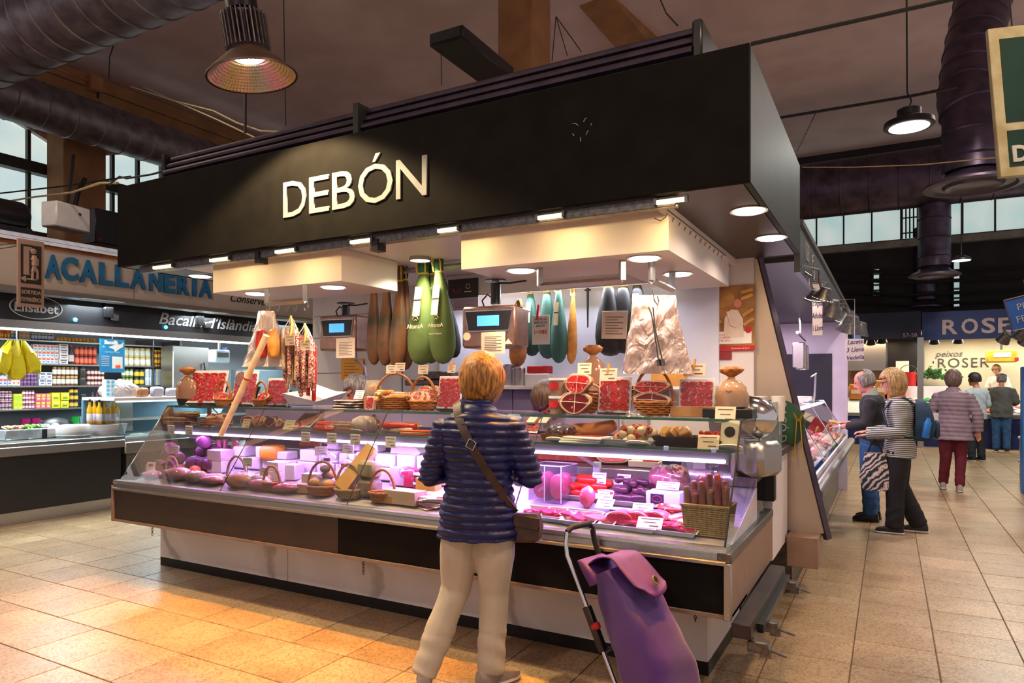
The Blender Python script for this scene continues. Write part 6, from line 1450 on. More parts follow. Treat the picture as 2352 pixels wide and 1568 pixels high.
def figure(label, loc, rz, H, pose, top, low, shoe, hair, vox=.012, skin=None, extra_top=None, fat=1.0):
 s = H/1.70; t = thing('person', label, 'person', loc, rz); sk = skin or skin_p
 lean = pose.get('lean', 0); zh = .92+pose.get('drop', 0); RL = RX(-lean)
 T = lambda x, y, z: (Vector((0, 0, zh))+RL @ Vector((x, y, z)))*s
 b = MB()
 b.loft([ellring(T(0, -.01*(k > 2), z), RL, rx*s*fat, ry*s*fat) for k, (z, rx, ry) in enumerate(TR)])
 hp, ht = pose.get('nod', 0), pose.get('turn', 0)
 RH = RZ(ht) @ RX(-hp-lean*.6)
 nb = T(0, 0, .48); hc = T(0, .015, .585)+RH @ Vector((0, .025, .085))*s
 b.rope([nb, T(0, .012, .56), hc-RH @ Vector((0, .0, .03))*s], [.058*s, .052*s, .052*s], 14)
 h = lambda x, y, z: hc+RH @ Vector((x, y, z))*s
 hd = MB(); hd.ell(h(0, 0, .02), (.077*s, .098*s, .108*s), RH, 20, 14); hd.ell(h(0, .03, -.055), (.054*s, .064*s, .062*s), RH, 16, 10); hd.ell(h(0, .045, -.02), (.062*s, .055*s, .06*s), RH, 14, 10)
 hd.rope([h(0, .092, .03), h(0, .108, .0), h(0, .118, -.018)], [.010*s, .012*s, .016*s], 8)
 hd.ell(h(0, .096, -.062), (.024*s, .012*s, .007*s), RH, 10, 6); hd.ell(h(0, .092, -.076), (.021*s, .013*s, .008*s), RH, 10, 6); hd.ell(h(0, .085, -.1), (.022*s, .02*s, .018*s), RH, 10, 6)
 for sd in (-1, 1): hd.ell(h(.078*sd, -.012, -.005), (.009*s, .021*s, .032*s), RH, 10, 8); hd.ell(h(.034*sd, .082, .032), (.026*s, .014*s, .01*s), RH, 8, 6)
 b.v += hd.v if 0 else []; o = len(b.v); b.v += hd.v; b.f += [[i+o for i in f] for f in hd.f]; b.mi += hd.mi
 sh = {sd: T(.165*sd*fat, -.005, .425) for sd in (-1, 1)}
 arms = {sd: [Vector(p)*s for p in pose['arms'][sd]] for sd in (-1, 1)}
 for sd in (-1, 1):
  e, w = arms[sd]
  b.rope([sh[sd], sh[sd]*.5+e*.5, e, e*.5+w*.5, w], [.05*s, .045*s, .038*s, .036*s, .026*s], 12); hand(b, w, w-e, sd, s, pose.get('palm', (0, 0, 1)), pose.get('curl', .7))
 legs = {sd: [Vector(p)*s for p in pose['legs'][sd]] for sd in (-1, 1)}
 hj = {sd: Vector((.085*sd, 0, zh-.04))*s for sd in (-1, 1)}
 for sd in (-1, 1):
  k, a = legs[sd]; b.rope([hj[sd], hj[sd]*.5+k*.5, k, k*.5+a*.5, a], [.085*s, .078*s, .055*s, .052*s, .036*s], 12)
  b.ell(a+Vector((0, .05, -.035))*s, (.035*s, .10*s, .03*s))
 put('body', remesh(b, vox, 3), sk, t)
 # eyes
 for sd in (-1, 1):
  e = MB().ell(h(.034*sd, .087, .016), (.013*s, .007*s, .008*s), RH, 8, 6); part('eye', e, blackm, t)
 # trousers
 if low:
  q = MB(); ro = low.get('r', [.105, .098, .078, .074, .07])
  if 'rings' in low: pass
  wz = low.get('waist', .12)
  q.loft([ellring(Vector((0, -.008, zh+z))*s, Matrix.Identity(3), rx*s*fat, ry*s*fat) for z, rx, ry in ((-.12, .15, .10), (-.06, .178, .125), (.0, .185, .132), (.08, .168, .118), (wz, .158, .11))])
  for sd in (-1, 1):
   k, a = legs[sd]; a2 = a+Vector((0, 0, low.get('hem', 0)))*s
   q.rope([hj[sd]+Vector((0, 0, -.02)), hj[sd]*.5+k*.5, k, k*.5+a2*.5, a2], [r*s for r in ro], 16, .3)
  wr = low.get('wr', .004)
  me = remesh(q, vox*.8, 3, fn=lambda c: wr*(.7*math.sin(c.z*13+c.x*31+c.y*12)*math.sin(c.z*7-c.x*23)+.5*math.sin(c.z*62+c.y*34+c.x*20)*(1 if c.z < .30*s else .12)))
  put('trousers', me, low['m'], t)
 for sd in (-1, 1):
  k, a = legs[sd]; pt = pose.get('toe', {}).get(sd, 0); lift = pose.get('heel', {}).get(sd, 0)
  q = MB(); Rf = RZ(pt) @ RX(-lift)
  P = lambda x, y, z: Vector((a.x, a.y, a.z-.075*s))+Rf @ Vector((x*s, y*s, z*s))
  def sring(y, w, z0, z1): return [P(w*x, y, z0+(z1-z0)*z) for x, z in ((-.9, 0), (.9, 0), (1, .35), (.85, .8), (.4, 1), (-.4, 1), (-.85, .8), (-1, .35))]
  q.loft([sring(-.085, .022, .012, .05), sring(-.078, .032, .012, .085), sring(-.04, .038, .012, .10), sring(.02, .04, .012, .09), sring(.08, .044, .012, .068), sring(.14, .042, .012, .052), sring(.175, .026, .012, .036)])
  so = part('shoe', q, shoe['m'], t)
  part('sole', MB().loft([sring(-.09, .024, -.004, .016), sring(-.075, .036, -.004, .016), sring(.0, .04, -.004, .016), sring(.09, .047, -.004, .016), sring(.15, .044, -.004, .016), sring(.182, .024, -.002, .014)]), shoe['sole'], so)
  part('laces', MB().tube([P(-.02, .05, .088), P(.02, .06, .084)], .004*s, 5).tube([P(.02, .075, .078), P(-.02, .085, .074)], .004*s, 5), shoe['sole'], so)
 # top garment
 q = MB(); th = top.get('th', .022); hem = top.get('hem', -.14); fl = top.get('flare', 0)
 rs = [(hem, .185+fl, .135+fl*.6), (hem*.5, .18+fl*.7, .13+fl*.4)]+[(z, rx+th*.7, ry+th*.7) for z, rx, ry in TR[1:]]
 if hem > -.02: rs = [(hem, .17, .12)]+[(z, rx+th*.7, ry+th*.7) for z, rx, ry in TR if z > hem+.03]
 if top.get('collar'): rs += [(.535, .075, .066), (.535+top['collar'], .07, .062)]
 q.loft([ellring(T(0, -.01, z), RL, rx*s*fat, ry*s*fat) for z, rx, ry in rs])
 for sd in (-1, 1):
  e, w = arms[sd]; sl = top.get('sleeve', 1.0); r = top.get('sr', .02)
  w2 = e+(w-e)*max(0, sl*2-1) if sl > .5 else None
  pts = [T(.12*sd*fat, -.005, .42), sh[sd], sh[sd]*.5+e*.5, e]; rr = [.07, .052+r, .047+r, .043+r]
  if w2: pts += [e*.5+w2*.5, w2]; rr += [.039+r, .033+r*.8]
  q.rope(pts, [x*s for x in rr], 16, .35)
 rib = top.get('rib'); amp = top.get('amp', .006)
 if rib:
  fn = lambda c: amp*(2*abs(math.sin(PI*c.z/(rib*s)+.25*math.sin(c.x*9+c.y*4)))**.6-1.3)+.002*math.sin(c.x*60+c.z*35)
 else:
  fn = lambda c: amp*math.sin(c.z*31+c.x*15+2*math.sin(c.x*12))*math.sin(c.z*14+c.y*25)
 me = remesh(q, vox*.75, 4, fn=fn, name='jacket')
 jk = put(top.get('name', 'jacket'), me, top['m'], t)
 bvh = BVHTree.FromPolygons([v.co.copy() for v in me.vertices], [tuple(p.vertices) for p in me.polygons])
 if top.get('collar2'):
  part('collar', MB().loft([ellring(T(0, .0, .485), RL, .095*s, .08*s), ellring(T(0, .012, .55), RH @ RX(-.2), .075*s, .072*s), ellring(T(0, .012, .553), RH @ RX(-.2), .066*s, .062*s), ellring(T(0, 0, .50), RL, .08*s, .065*s)]), top['collar2'], t)
 # hair
 if hair:
  q = MB(); v = hair.get('v', 1.13); ln = hair.get('len', 0)
  n_, m_ = 30, 18; vs = []
  for i in range(m_+1):
   ph = PI*i/m_
   for k in range(n_):
    a = 2*PI*k/n_; st = 1+hair.get('tex', .03)*math.sin(a*13+ph*5+2*math.sin(a*3))+hair.get('tex', .03)*.6*math.sin(a*7-ph*9)
    z = math.cos(ph); low_ = max(0, -z)
    vs.append(Vector((.079*v*hair.get('wx', 1)*st*math.sin(ph)*math.cos(a)*(1+.25*low_*hair.get('flare', 0)), .101*v*st*math.sin(ph)*math.sin(a)-.008, .02+(.112*v*z if z > 0 else z*(.112*v+ln)))))
  fs = []
  for i in range(m_):
   for k in range(n_):
    j = (k+1) % n_; c = (vs[i*n_+k]+vs[(i+1)*n_+j])/2
    front = c.y > hair.get('fy', .03) and c.z < hair.get('fz', .065)
    if hair.get('bald') and c.z > hair['bald'] and c.y > hair.get('by', -.07): continue
    if front or c.z < -(hair.get('cut', .06)+.0): continue
    fs.append((i*n_+k, i*n_+j, (i+1)*n_+j, (i+1)*n_+k))
  hm = MB(); hm.add([h(*p) for p in vs], fs)
  me = hm.mesh('hair', hair['m'], 60); o_ = link('hair', me, t)
  md = o_.modifiers.new('th', 'SOLIDIFY'); md.thickness = .012*s; md.offset = -1
 return t, bvh, dict(T=T, h=h, arms=arms, legs=legs, s=s, RH=RH)
def strap(bvh, t, A, B, w, m, off=.006, n=24, name='strap', ydir=1, curve=0, thick=.003):
 P = []
 for k in range(n+1):
  f = k/n; x = A[0]+(B[0]-A[0])*f; z = A[1]+(B[1]-A[1])*f+curve*math.sin(PI*f)
  hit = bvh.ray_cast(Vector((x, -1*ydir, z)), Vector((0, ydir, 0)))
  if hit[0] is not None: P.append(hit[0]-Vector((0, off*ydir, 0)))
 for _ in range(3): P = [P[0]]+[(P[i-1]+P[i]*2+P[i+1])/4 for i in range(1, len(P)-1)]+[P[-1]]
 P = [P[0]+Vector(o) for o in ((-.012, .10, .055), (-.018, .06, .062), (-.012, .025, .045))]+P
 d = Vector((B[0]-A[0], 0, B[1]-A[1])).normalized(); sd = Vector((-d.z, 0, d.x))
 b = MB()
 b.loft([[p+sd*w/2+Vector((0, -thick*ydir, 0)), p-sd*w/2+Vector((0, -thick*ydir, 0)), p-sd*w/2+Vector((0, thick*2*ydir, 0)), p+sd*w/2+Vector((0, thick*2*ydir, 0))] for p in P])
 return part(name, b, m, t), P
def hairmat(name, c1, c2, c3): 
 k = NT(name); n = k.n('ShaderNodeTexNoise'); n.inputs['Scale'].default_value = 30; n.inputs['Detail'].default_value = 6; k.l(k.coord((3, 3, .35)), n.inputs['Vector'])
 k.l(k.ramp(n.outputs['Fac'], [(.3, c1), (.5, c2), (.7, c3)]), k.b.inputs['Base Color']); k.b.inputs['Roughness'].default_value = .45; k.bump(n.outputs['Fac'], .6, .01)
 return k.m
# --- the customer in the navy quilted jacket
navy = mat('navy_quilt', (22, 28, 86), (14, 18, 62), 8, .42, spec=.35); beige_t = mat('stone_trousers', (198, 186, 168), (180, 168, 150), 5, .85, bump=.08)
lea = mat('brown_leather', (66, 42, 34), (48, 30, 26), 18, .45)
grey_shoe = mat('grey_sneaker', (168, 156, 146), (146, 134, 126), 20, .6); sole_w = mat('white_sole', (224, 218, 210), (206, 200, 192), 12, .6); sole_k = mat('dark_sole', (40, 38, 38), (30, 28, 28), 12, .7)
std_legs = {-1: ((-.09, .02, .49), (-.095, 0, .085)), 1: ((.09, .02, .49), (.095, 0, .085))}
hw = hairmat('golden_brown_hair', (74, 42, 14), (150, 98, 38), (196, 142, 66))
pose = dict(arms={-1: ((-.265, .02, 1.09), (-.12, .24, 1.12)), 1: ((.265, .02, 1.09), (.12, .26, 1.10))}, legs={-1: ((-.13, .03, .50), (-.265, -.10, .10)), 1: ((.075, .03, .49), (.06, .02, .085))}, turn=-.25, nod=.12, heel={-1: .30}, toe={-1: .25, 1: -.75})
cw, bv, K = figure('woman in a navy quilted jacket and beige trousers standing at the counter, seen from behind', (-1.80, 2.93, 0), math.radians(20), 1.64, pose,
 dict(m=navy, hem=-.135, th=.04, rib=.042, amp=.0075, collar=.03, sr=.026, flare=.03), dict(m=beige_t, r=[.108, .104, .078, .076, .072], hem=.0, wr=.005), dict(m=grey_shoe, sole=sole_w), dict(m=hw, v=1.16, wx=1.18, len=.02, cut=.115, fy=.055, tex=.035, flare=.2, fz=.05), vox=.010, fat=1.02)
st_, P = strap(bv, cw, (-.115, 1.415), (.20, .86), .042, lea, name='bag_strap')
b0 = P[int(len(P)*.36)]
part('buckle', MB().tube([b0+Vector((x, -.008, z)) for x, z in ((-.022, -.012), (.012, -.03), (.03, .006), (-.004, .026))], .004, 6, True), chrome, cw)
pb = P[-1]+Vector((.05, .02, -.07))
part('shoulder_bag', MB().loft([[pb+Vector((x*sx, y*sy, z)) for x, y in ((-.075, -.04), (.075, -.04), (.085, .04), (-.065, .04))] for z, sx, sy in ((-.075, .55, .6), (-.06, .9, 1), (.0, 1, 1), (.055, .85, .8), (.065, .8, .5))]), lea, cw)
part('bag_flap', MB().box(pb+Vector((.01, -.045, .03)), (.13, .008, .06), RY(.15), .003), lea, cw)
# --- man in the dark sweater and jeans
char = mat('charcoal_sweater', (44, 40, 44), (34, 31, 35), 30, .85); jeans = mat('blue_jeans', (58, 104, 152), (40, 78, 124), 14, .8, bump=.1); shirt_c = mat('grey_green_collar', (150, 158, 150), (136, 144, 136), 10, .8)
bl_shoe = mat('black_leather_shoe', (26, 24, 25), (18, 17, 18), 12, .3); gh = hairmat('grey_hair', (70, 62, 58), (120, 110, 104), (170, 160, 152))
pinksk = mat('rosy_skin', (226, 150, 130), (206, 124, 108), 12, .5)
pose = dict(arms={-1: ((-.22, .02, 1.10), (-.12, .30, 1.06)), 1: ((.23, .03, 1.08), (.14, .31, 1.09))}, legs=std_legs, nod=.42, curl=.9)
mn, bv, K = figure('balding man in a charcoal sweater and blue jeans reading something in his hands, in profile', (-.17, 8.60, 0), math.radians(84), 1.66, pose,
 dict(m=char, hem=-.06, th=.026, amp=.004, collar2=shirt_c, name='sweater', sleeve=.86), dict(m=jeans, r=[.108, .102, .082, .08, .074], wr=.005), dict(m=bl_shoe, sole=sole_k), dict(m=gh, v=1.07, cut=.05, bald=.075, by=-.05, fy=.03, fz=.2, tex=.02), vox=.011, skin=pinksk, fat=1.04)
w_ = K['arms'][-1][1]; part('wristwatch', MB().lathe([(.03, -.012), (.033, 0), (.03, .012)], 14, w_, frame(K['arms'][-1][1]-K['arms'][-1][0])), chrome, mn)
hp = mn.matrix_basis @ (K['arms'][1][1]+Vector((-.05, .10, .01)))
solo('orange_wallet', MB().box((0, 0, 0), (.09, .06, .025), Euler((.3, .2, .4)).to_matrix(), .008), cheese_y, 'small orange purse held in the hands of the balding man', 'purse', hp)
# --- woman in the striped jacket with the blue backpack
def stripes(name, c1, c2, period):
 k = NT(name); w = k.n('ShaderNodeTexWave', bands_direction='Z'); w.inputs['Scale'].default_value = .314/period; w.inputs['Distortion'].default_value = 1.2; w.inputs['Detail Scale'].default_value = .6
 k.l(k.coord(), w.inputs['Vector']); k.l(k.ramp(w.outputs['Fac'], [(.42, c1), (.56, c2)]), k.b.inputs['Base Color']); k.b.inputs['Roughness'].default_value = .85; return k.m
strp = stripes('black_white_stripes', (48, 50, 50), (196, 194, 184), .019); blk_t = mat('black_trousers', (28, 26, 30), (20, 19, 22), 8, .85); bsh = hairmat('blond_bob', (110, 80, 44), (176, 138, 84), (214, 182, 130))
blsn = mat('black_sneaker', (34, 34, 40), (24, 24, 28), 20, .6)
pose = dict(arms={-1: ((-.22, -.02, 1.08), (-.14, .28, 1.03)), 1: ((.22, .0, 1.08), (.12, .30, 1.05))}, legs={-1: ((-.10, .03, .49), (-.10, .04, .085)), 1: ((.10, 0, .49), (.12, -.18, .085))}, nod=.22, curl=.8)
sw, bv, K = figure('woman with a blond bob in a black and white striped top wearing a blue backpack', (.09, 8.02, 0), math.radians(88), 1.64, pose,
 dict(m=strp, hem=-.12, th=.03, amp=.005, sr=.022, name='striped_top', flare=.015), dict(m=blk_t, r=[.115, .11, .09, .088, .088], wr=.005), dict(m=blsn, sole=sole_w), dict(m=bsh, v=1.2, len=.05, cut=.135, fy=.05, fz=.06, tex=.02, flare=.1), vox=.011, fat=1.08)
part('spectacles', MB().tube([K['h'](-.085, .0, .02), K['h'](-.08, .09, .02)], .004, 5).tube([K['h'](-.03+.024*math.cos(a)-.005, .098, .016+.02*math.sin(a)) for a in (2*PI*k/12 for k in range(12))], .003, 5, True), blackm, sw)
bkm = mat('teal_blue_backpack', (30, 62, 88), (22, 48, 72), 12, .7); s = K['s']
bk = MB(); 
for z, x, y in ((0, .10, .06), (.03, .14, .085), (.15, .15, .10), (.30, .14, .085), (.40, .10, .06), (.43, .05, .03)): pass
bk.loft([[Vector((x*sx_, -.145-y+(y if sy_ > 0 else -y)*.95+.0, .98+z))*s for sx_, sy_ in ((-1, -.6), (-.6, -1), (.6, -1), (1, -.6), (1, .8), (-1, .8))] for z, x, y in ((0, .11, .06), (.04, .145, .085), (.16, .15, .095), (.30, .14, .08), (.39, .11, .06), (.43, .05, .03))])
bp_ = part('backpack', bk, bkm, sw, smooth=60)
part('front_pocket', MB().box((0, -.335*s, 1.10*s), (.2, .06, .18), None, .025), bkm, bp_)
part('shoulder_strap', MB().tube([Vector((-.11, -.15, 1.36))*s, Vector((-.12, -.05, 1.43))*s, Vector((-.125, .08, 1.38))*s, Vector((-.13, .145, 1.28))*s, Vector((-.16, .10, 1.12))*s, Vector((-.17, -.06, 1.02))*s, Vector((-.13, -.16, 1.02))*s], .024, 6, sq=.4), bkm, bp_)
bt = Vector((-.16, -.235, 1.02))*s
part('water_bottle', MB().lathe([(.03, 0), (.035, .01), (.035, .15), (.02, .18), (.018, .2), (0, .2)], 16, bt, RX(.15)), mat('blue_bottle', (40, 130, 210), (30, 110, 190), 8, .3), bp_)
tb = sw.matrix_basis @ (K['arms'][-1][1]+Vector((.0, -.06, -.06)))
tote = thing('tote_bag', 'patterned cloth bag hanging from the forearm of the striped woman', 'bag', tb, math.radians(88))
def pattern():
 k = NT('woven_pattern'); w = k.n('ShaderNodeTexWave', bands_direction='DIAGONAL'); w.inputs['Scale'].default_value = 9; w.inputs['Distortion'].default_value = 9
 k.l(k.coord(), w.inputs['Vector']); k.l(k.ramp(w.outputs['Fac'], [(.2, (40, 52, 62)), (.4, (206, 196, 186)), (.6, (170, 110, 96)), (.8, (220, 210, 200))], 'CONSTANT'), k.b.inputs['Base Color']); k.b.inputs['Roughness'].default_value = .9; return k.m
part('bag_body', MB().loft([[(y*.05, x*w_*(1+.06*math.sin(x*9+z*20)), z) for x, y in ((-1, -.5), (-.5, -1), (.5, -1), (1, -.5), (1, .5), (.5, 1), (-.5, 1), (-1, .5))] for z, w_ in ((-.50, .10), (-.47, .125), (-.36, .135), (-.22, .115), (-.12, .09))]), pattern(), tote)
part('bag_handle', MB().tube([(0, -.07, -.13), (-.0, -.03, -.02), (0, .0, .015), (0, .03, -.02), (0, .07, -.13)], .01, 6), blk_t, tote)
# --- woman in the grey lilac quilted coat walking away
gl = mat('lilac_grey_quilt', (150, 132, 142), (132, 116, 126), 8, .5); burg = mat('burgundy_trousers', (104, 20, 36), (84, 14, 28), 8, .8); gch = hairmat('curly_grey_hair', (66, 52, 46), (112, 92, 82), (150, 130, 118))
pose = dict(arms={-1: ((-.28, .02, 1.12), (-.25, .16, .98)), 1: ((.29, -.02, 1.10), (.30, .02, .86))}, legs={-1: ((-.09, .0, .49), (-.12, .10, .09)), 1: ((.09, .03, .49), (.075, -.08, .085))}, nod=.15)
gw, bv, K = figure('woman in a lilac grey quilted coat and burgundy trousers walking away down the aisle', (.80, 11.55, 0), math.radians(-2), 1.68, pose,
 dict(m=gl, hem=-.19, th=.05, rib=.06, amp=.006, sr=.03, flare=.045, collar=.02), dict(m=burg, r=[.105, .098, .075, .068, .062]), dict(m=grey_shoe, sole=sole_w), dict(m=gch, v=1.2, cut=.09, fy=.06, tex=.06), vox=.013, fat=1.1)
tw = thing('tote_bag', 'white shopping bag hanging on the left shoulder of the lilac grey coat', 'bag', gw.matrix_basis @ Vector((-.27, -.02, .74)), .15)
part('bag_body', MB().loft([[(x*w_, y*.07, z) for x, y in ((-1, -.6), (-.3, -1), (.5, -1), (1, -.4), (1, .4), (.3, 1), (-.5, 1), (-1, .5))] for z, w_ in ((0, .15), (.05, .18), (.22, .17), (.36, .13))]), mat('white_cloth_bag', (226, 216, 214), (206, 194, 194), 7, .85, bump=.1), tw)
part('red_print', MB().box((-.03, -.072, .22), (.12, .004, .02)).box((-.05, -.072, .18), (.08, .004, .015)), redink, tw)
part('bag_handle', MB().tube([(.06, -.05, .35), (.12, -.04, .52), (.15, 0, .63), (.14, .05, .5), (.08, .05, .35)], .011, 6), blk_t, tw)
# --- shoppers and fishmonger at the far stall
pale = mat('pale_blue_shirt', (190, 204, 210), (172, 188, 196), 7, .85); dkh = hairmat('dark_hair', (24, 20, 20), (44, 36, 34), (66, 56, 52)); dkt = mat('dark_trousers', (40, 42, 52), (30, 32, 42), 8, .85)
pose = dict(arms={-1: ((-.23, .0, 1.10), (-.2, .2, .98)), 1: ((.24, .02, 1.08), (.2, .22, 1.0))}, legs=std_legs, turn=.5, nod=.1)
figure('man in a pale blue shirt standing behind the lilac grey coat', (1.50, 16.1, 0), math.radians(30), 1.70, pose, dict(m=pale, hem=-.1, th=.028, name='shirt', sleeve=.62), dict(m=dkt), dict(m=blsn, sole=sole_w), dict(m=dkh, v=1.1, cut=.05), vox=.018)
gj = mat('grey_green_jacket', (104, 104, 98), (88, 88, 84), 8, .8)
pose = dict(arms={-1: ((-.26, .02, 1.12), (-.22, .2, 1.05)), 1: ((.27, .03, 1.10), (.2, .22, 1.06))}, legs=std_legs, nod=.3)
f2, _, K = figure('man in a grey jacket, jeans and dark flat cap at the fish counter', (2.18, 18.5, 0), math.radians(-8), 1.72, pose, dict(m=gj, hem=-.16, th=.045, sr=.03), dict(m=jeans), dict(m=blsn, sole=sole_w), dict(m=gh, v=1.06, cut=.05), vox=.018, fat=1.1)
part('flat_cap', MB().ell(K['h'](0, .015, .085), (.1, .13, .055), K['RH']).ell(K['h'](0, .12, .07), (.07, .06, .014), K['RH']), dkt, f2)
whi = mat('white_apron', (232, 224, 216), (214, 204, 196), 8, .85)
pose = dict(arms={-1: ((-.24, .05, 1.14), (-.1, .28, 1.05)), 1: ((.25, .05, 1.14), (.1, .3, 1.03))}, legs=std_legs, nod=.4, lean=.1)
f3, _, K = figure('fishmonger in a white apron with yellow gloves behind the far counter', (2.35, 20.35, .35), math.radians(150), 1.62, pose, dict(m=whi, hem=-.2, th=.03, name='apron', sleeve=.6), dict(m=dkt), dict(m=blsn, sole=sole_w), dict(m=bsh, v=1.1, cut=.05), vox=.018)
for sd in (-1, 1):
 e, w = K['arms'][sd]; g = MB(); g.rope([e*.4+w*.6, w, w+(w-e).normalized()*.09], [.05, .045, .04], 10); part('yellow_glove', g, cheese_y, f3)
# --- two stall workers bending behind the counter
blk = mat('black_work_shirt', (30, 28, 34), (22, 20, 25), 12, .8)
pose = dict(arms={-1: ((-.25, .25, 1.02), (-.1, .42, 1.0)), 1: ((.26, .25, 1.0), (.1, .44, .98))}, legs=std_legs, lean=.62, nod=.25)
p1 = AT(905, 4.75, 0)
f4, bv, K = figure('stall worker in a black shirt bending over behind the sausage baskets', p1+Vector((.12, .05, 0)), math.radians(128), 1.72, pose, dict(m=blk, hem=-.05, th=.028, name='work_shirt', sleeve=.6), dict(m=dkt), dict(m=blsn, sole=sole_k), dict(m=gh, v=1.08, cut=.05, fz=.07), vox=.012)
part('spectacles', MB().tube([K['h'](-.08, .02, .018), K['h'](-.06, .10, .018), K['h'](.06, .10, .018), K['h'](.08, .02, .018)], .004, 5), blackm, f4)
text('debón', .07, lw_, f4, K['T'](.145, .09, .36), (PI/2-.5, 0, math.radians(75)), .001, sx=1)
pose = dict(arms={-1: ((-.25, .25, 1.0), (-.1, .4, .98)), 1: ((.26, .25, 1.0), (.1, .4, .98))}, legs=std_legs, lean=.55, nod=.75)
p2 = AT(1340, 4.75, 0)
figure('stall worker with brown hair bending low behind the two ham halves', p2+Vector((.0, .02, 0)), math.radians(165), 1.66, pose, dict(m=blk, hem=-.05, th=.028, name='work_shirt', sleeve=.6), dict(m=dkt), dict(m=blsn, sole=sole_k), dict(m=hairmat('brown_hair', (36, 22, 12), (70, 44, 22), (100, 66, 36)), v=1.28, cut=.1, fy=.05, tex=.04), vox=.012)
# ------------------------------------------------------------------ purple shopping trolley
pur = mat('purple_nylon', (78, 34, 122), (60, 26, 100), 3.5, .6, sheen=.3); purf = mat('purple_flap', (96, 46, 116), (84, 40, 104), 5, .6)
tr0 = PD(1505, 1575, 3.02); tr0.z = 0
T_ = thing('shopping_trolley', 'purple shopping trolley leaning beside the customer before the counter', 'trolley', tr0, 0, None)
MT = Euler((0, 0, math.radians(74))).to_matrix() @ RX(math.radians(-28))
T_.rotation_euler = MT.to_euler(); T_.scale = (.93, .93, .93)
def rrect(w, d, z, y0=0, n=28, e=.42): return [Vector((w/2*math.copysign(abs(math.cos(a))**e, math.cos(a)), y0+d/2*math.copysign(abs(math.sin(a))**e, math.sin(a)), z)) for a in (2*PI*k/n for k in range(n))]
rg = []
for k in range(22):
 f = k/21; z = .05+.69*f
 w = .30+.05*math.sin(PI*min(1, f*1.1))-.05*f; d = .23+.07*math.sin(PI*(f**.8))-.10*f
 r = rrect(w, d, z, -.13-.02*math.sin(PI*f))
 for i, p in enumerate(r):
  a = 2*PI*i/28; q = .008*math.sin(a*3+f*9)+.006*math.sin(a*5-f*14)+.005*math.sin(f*26+a*2)
  p.x *= 1+q*1.6; p.y += q*.9
 rg.append(r)
part('bag_body', MB().loft(rg), pur, T_, smooth=70)
part('top_sleeve', MB().loft([rrect(.25, .10, .70, -.07), rrect(.235, .075, .76, -.045), rrect(.20, .04, .83, -.01), rrect(.19, .03, .84, 0)]), purf, T_)
def flapfn(a, b):
 x = (a-.5)*.22*(1-.16*max(0, b-.75)*4*abs(a-.5)*2)*(.8+.2*min(1, b*2)); q = b
 if q < .35: f = q/.35; y = -.02-.17*f; z = .79-.02*f+.02*math.sin(PI*f)
 else: f = (q-.35)/.65; y = -.19-.10*f; z = .77-.23*f
 if q > .8: z += .05*(abs(a-.5)*2)**3*(q-.8)/.2
 return (x, y-.026-.006*math.sin(a*9), z+.008)
fo = part('flap', MB().grid(flapfn, 14, 18), purf, T_, smooth=80); md = fo.modifiers.new('th', 'SOLIDIFY'); md.thickness = .006
part('eyelet', MB().tube([(.02+.018*math.cos(a), -.318, .622+.018*math.sin(a)) for a in (2*PI*k/18 for k in range(18))], .005, 8, True), mat('brass', (196, 160, 90), (170, 134, 70), 12, .25, .9), fo)
part('eyelet_hole', MB().lathe([(0, 0), (.016, 0), (.016, .003), (0, .003)], 16, (.02, -.317, .622), RX(PI/2)), rubber, fo)
hz = .99
fr = MB()
for sx in (-1, 1): fr.tube([(.12*sx, .03, .02), (.12*sx, .03, .80), (.118*sx, .035, .88), (.112*sx, .02, hz-.05), (.10*sx, -.005, hz)], .0115, 10)
part('frame_tube', fr, chrome, T_)
part('handle_grip', MB().tube([(-.10, -.005, hz), (-.07, -.02, hz+.015), (.07, -.02, hz+.015), (.105, -.003, hz-.005), (.115, .025, hz-.08), (.12, .035, .84)], .015, 10), rubber, T_)
part('cross_bar', MB().tube([(-.12, .03, .40), (.12, .03, .40)], .009, 8).tube([(-.12, .03, .06), (.12, .03, .06)], .009, 8), chrome, T_)
part('black_joint', MB().bx(-.138, -.102, .01, .05, .40, .62, .005), blackp, T_)
part('red_button', MB().box((-.125, .015, .52), (.03, .05, .035), None, .008), redink, T_)
for sx in (-1, 1):
 w = part('wheel', MB().lathe([(.02, -.014), (.075, -.018), (.085, -.01), (.085, .01), (.075, .018), (.02, .014)], 28, (.185*sx, .05, .055), RY(PI/2)), rubber, T_)
 part('hub', MB().lathe([(0, -.02), (.03, -.02), (.03, .02), (0, .02)], 16, (.185*sx, .05, .055), RY(PI/2)), steel_d, w)
part('axle', MB().tube([(-.2, .05, .055), (.2, .05, .055)], .008, 8), steel_d, T_)
part('front_foot', MB().tube([(-.1, -.02, .06), (-.1, -.2, .03), (.1, -.2, .03), (.1, -.02, .06)], .009, 8), chrome, T_)
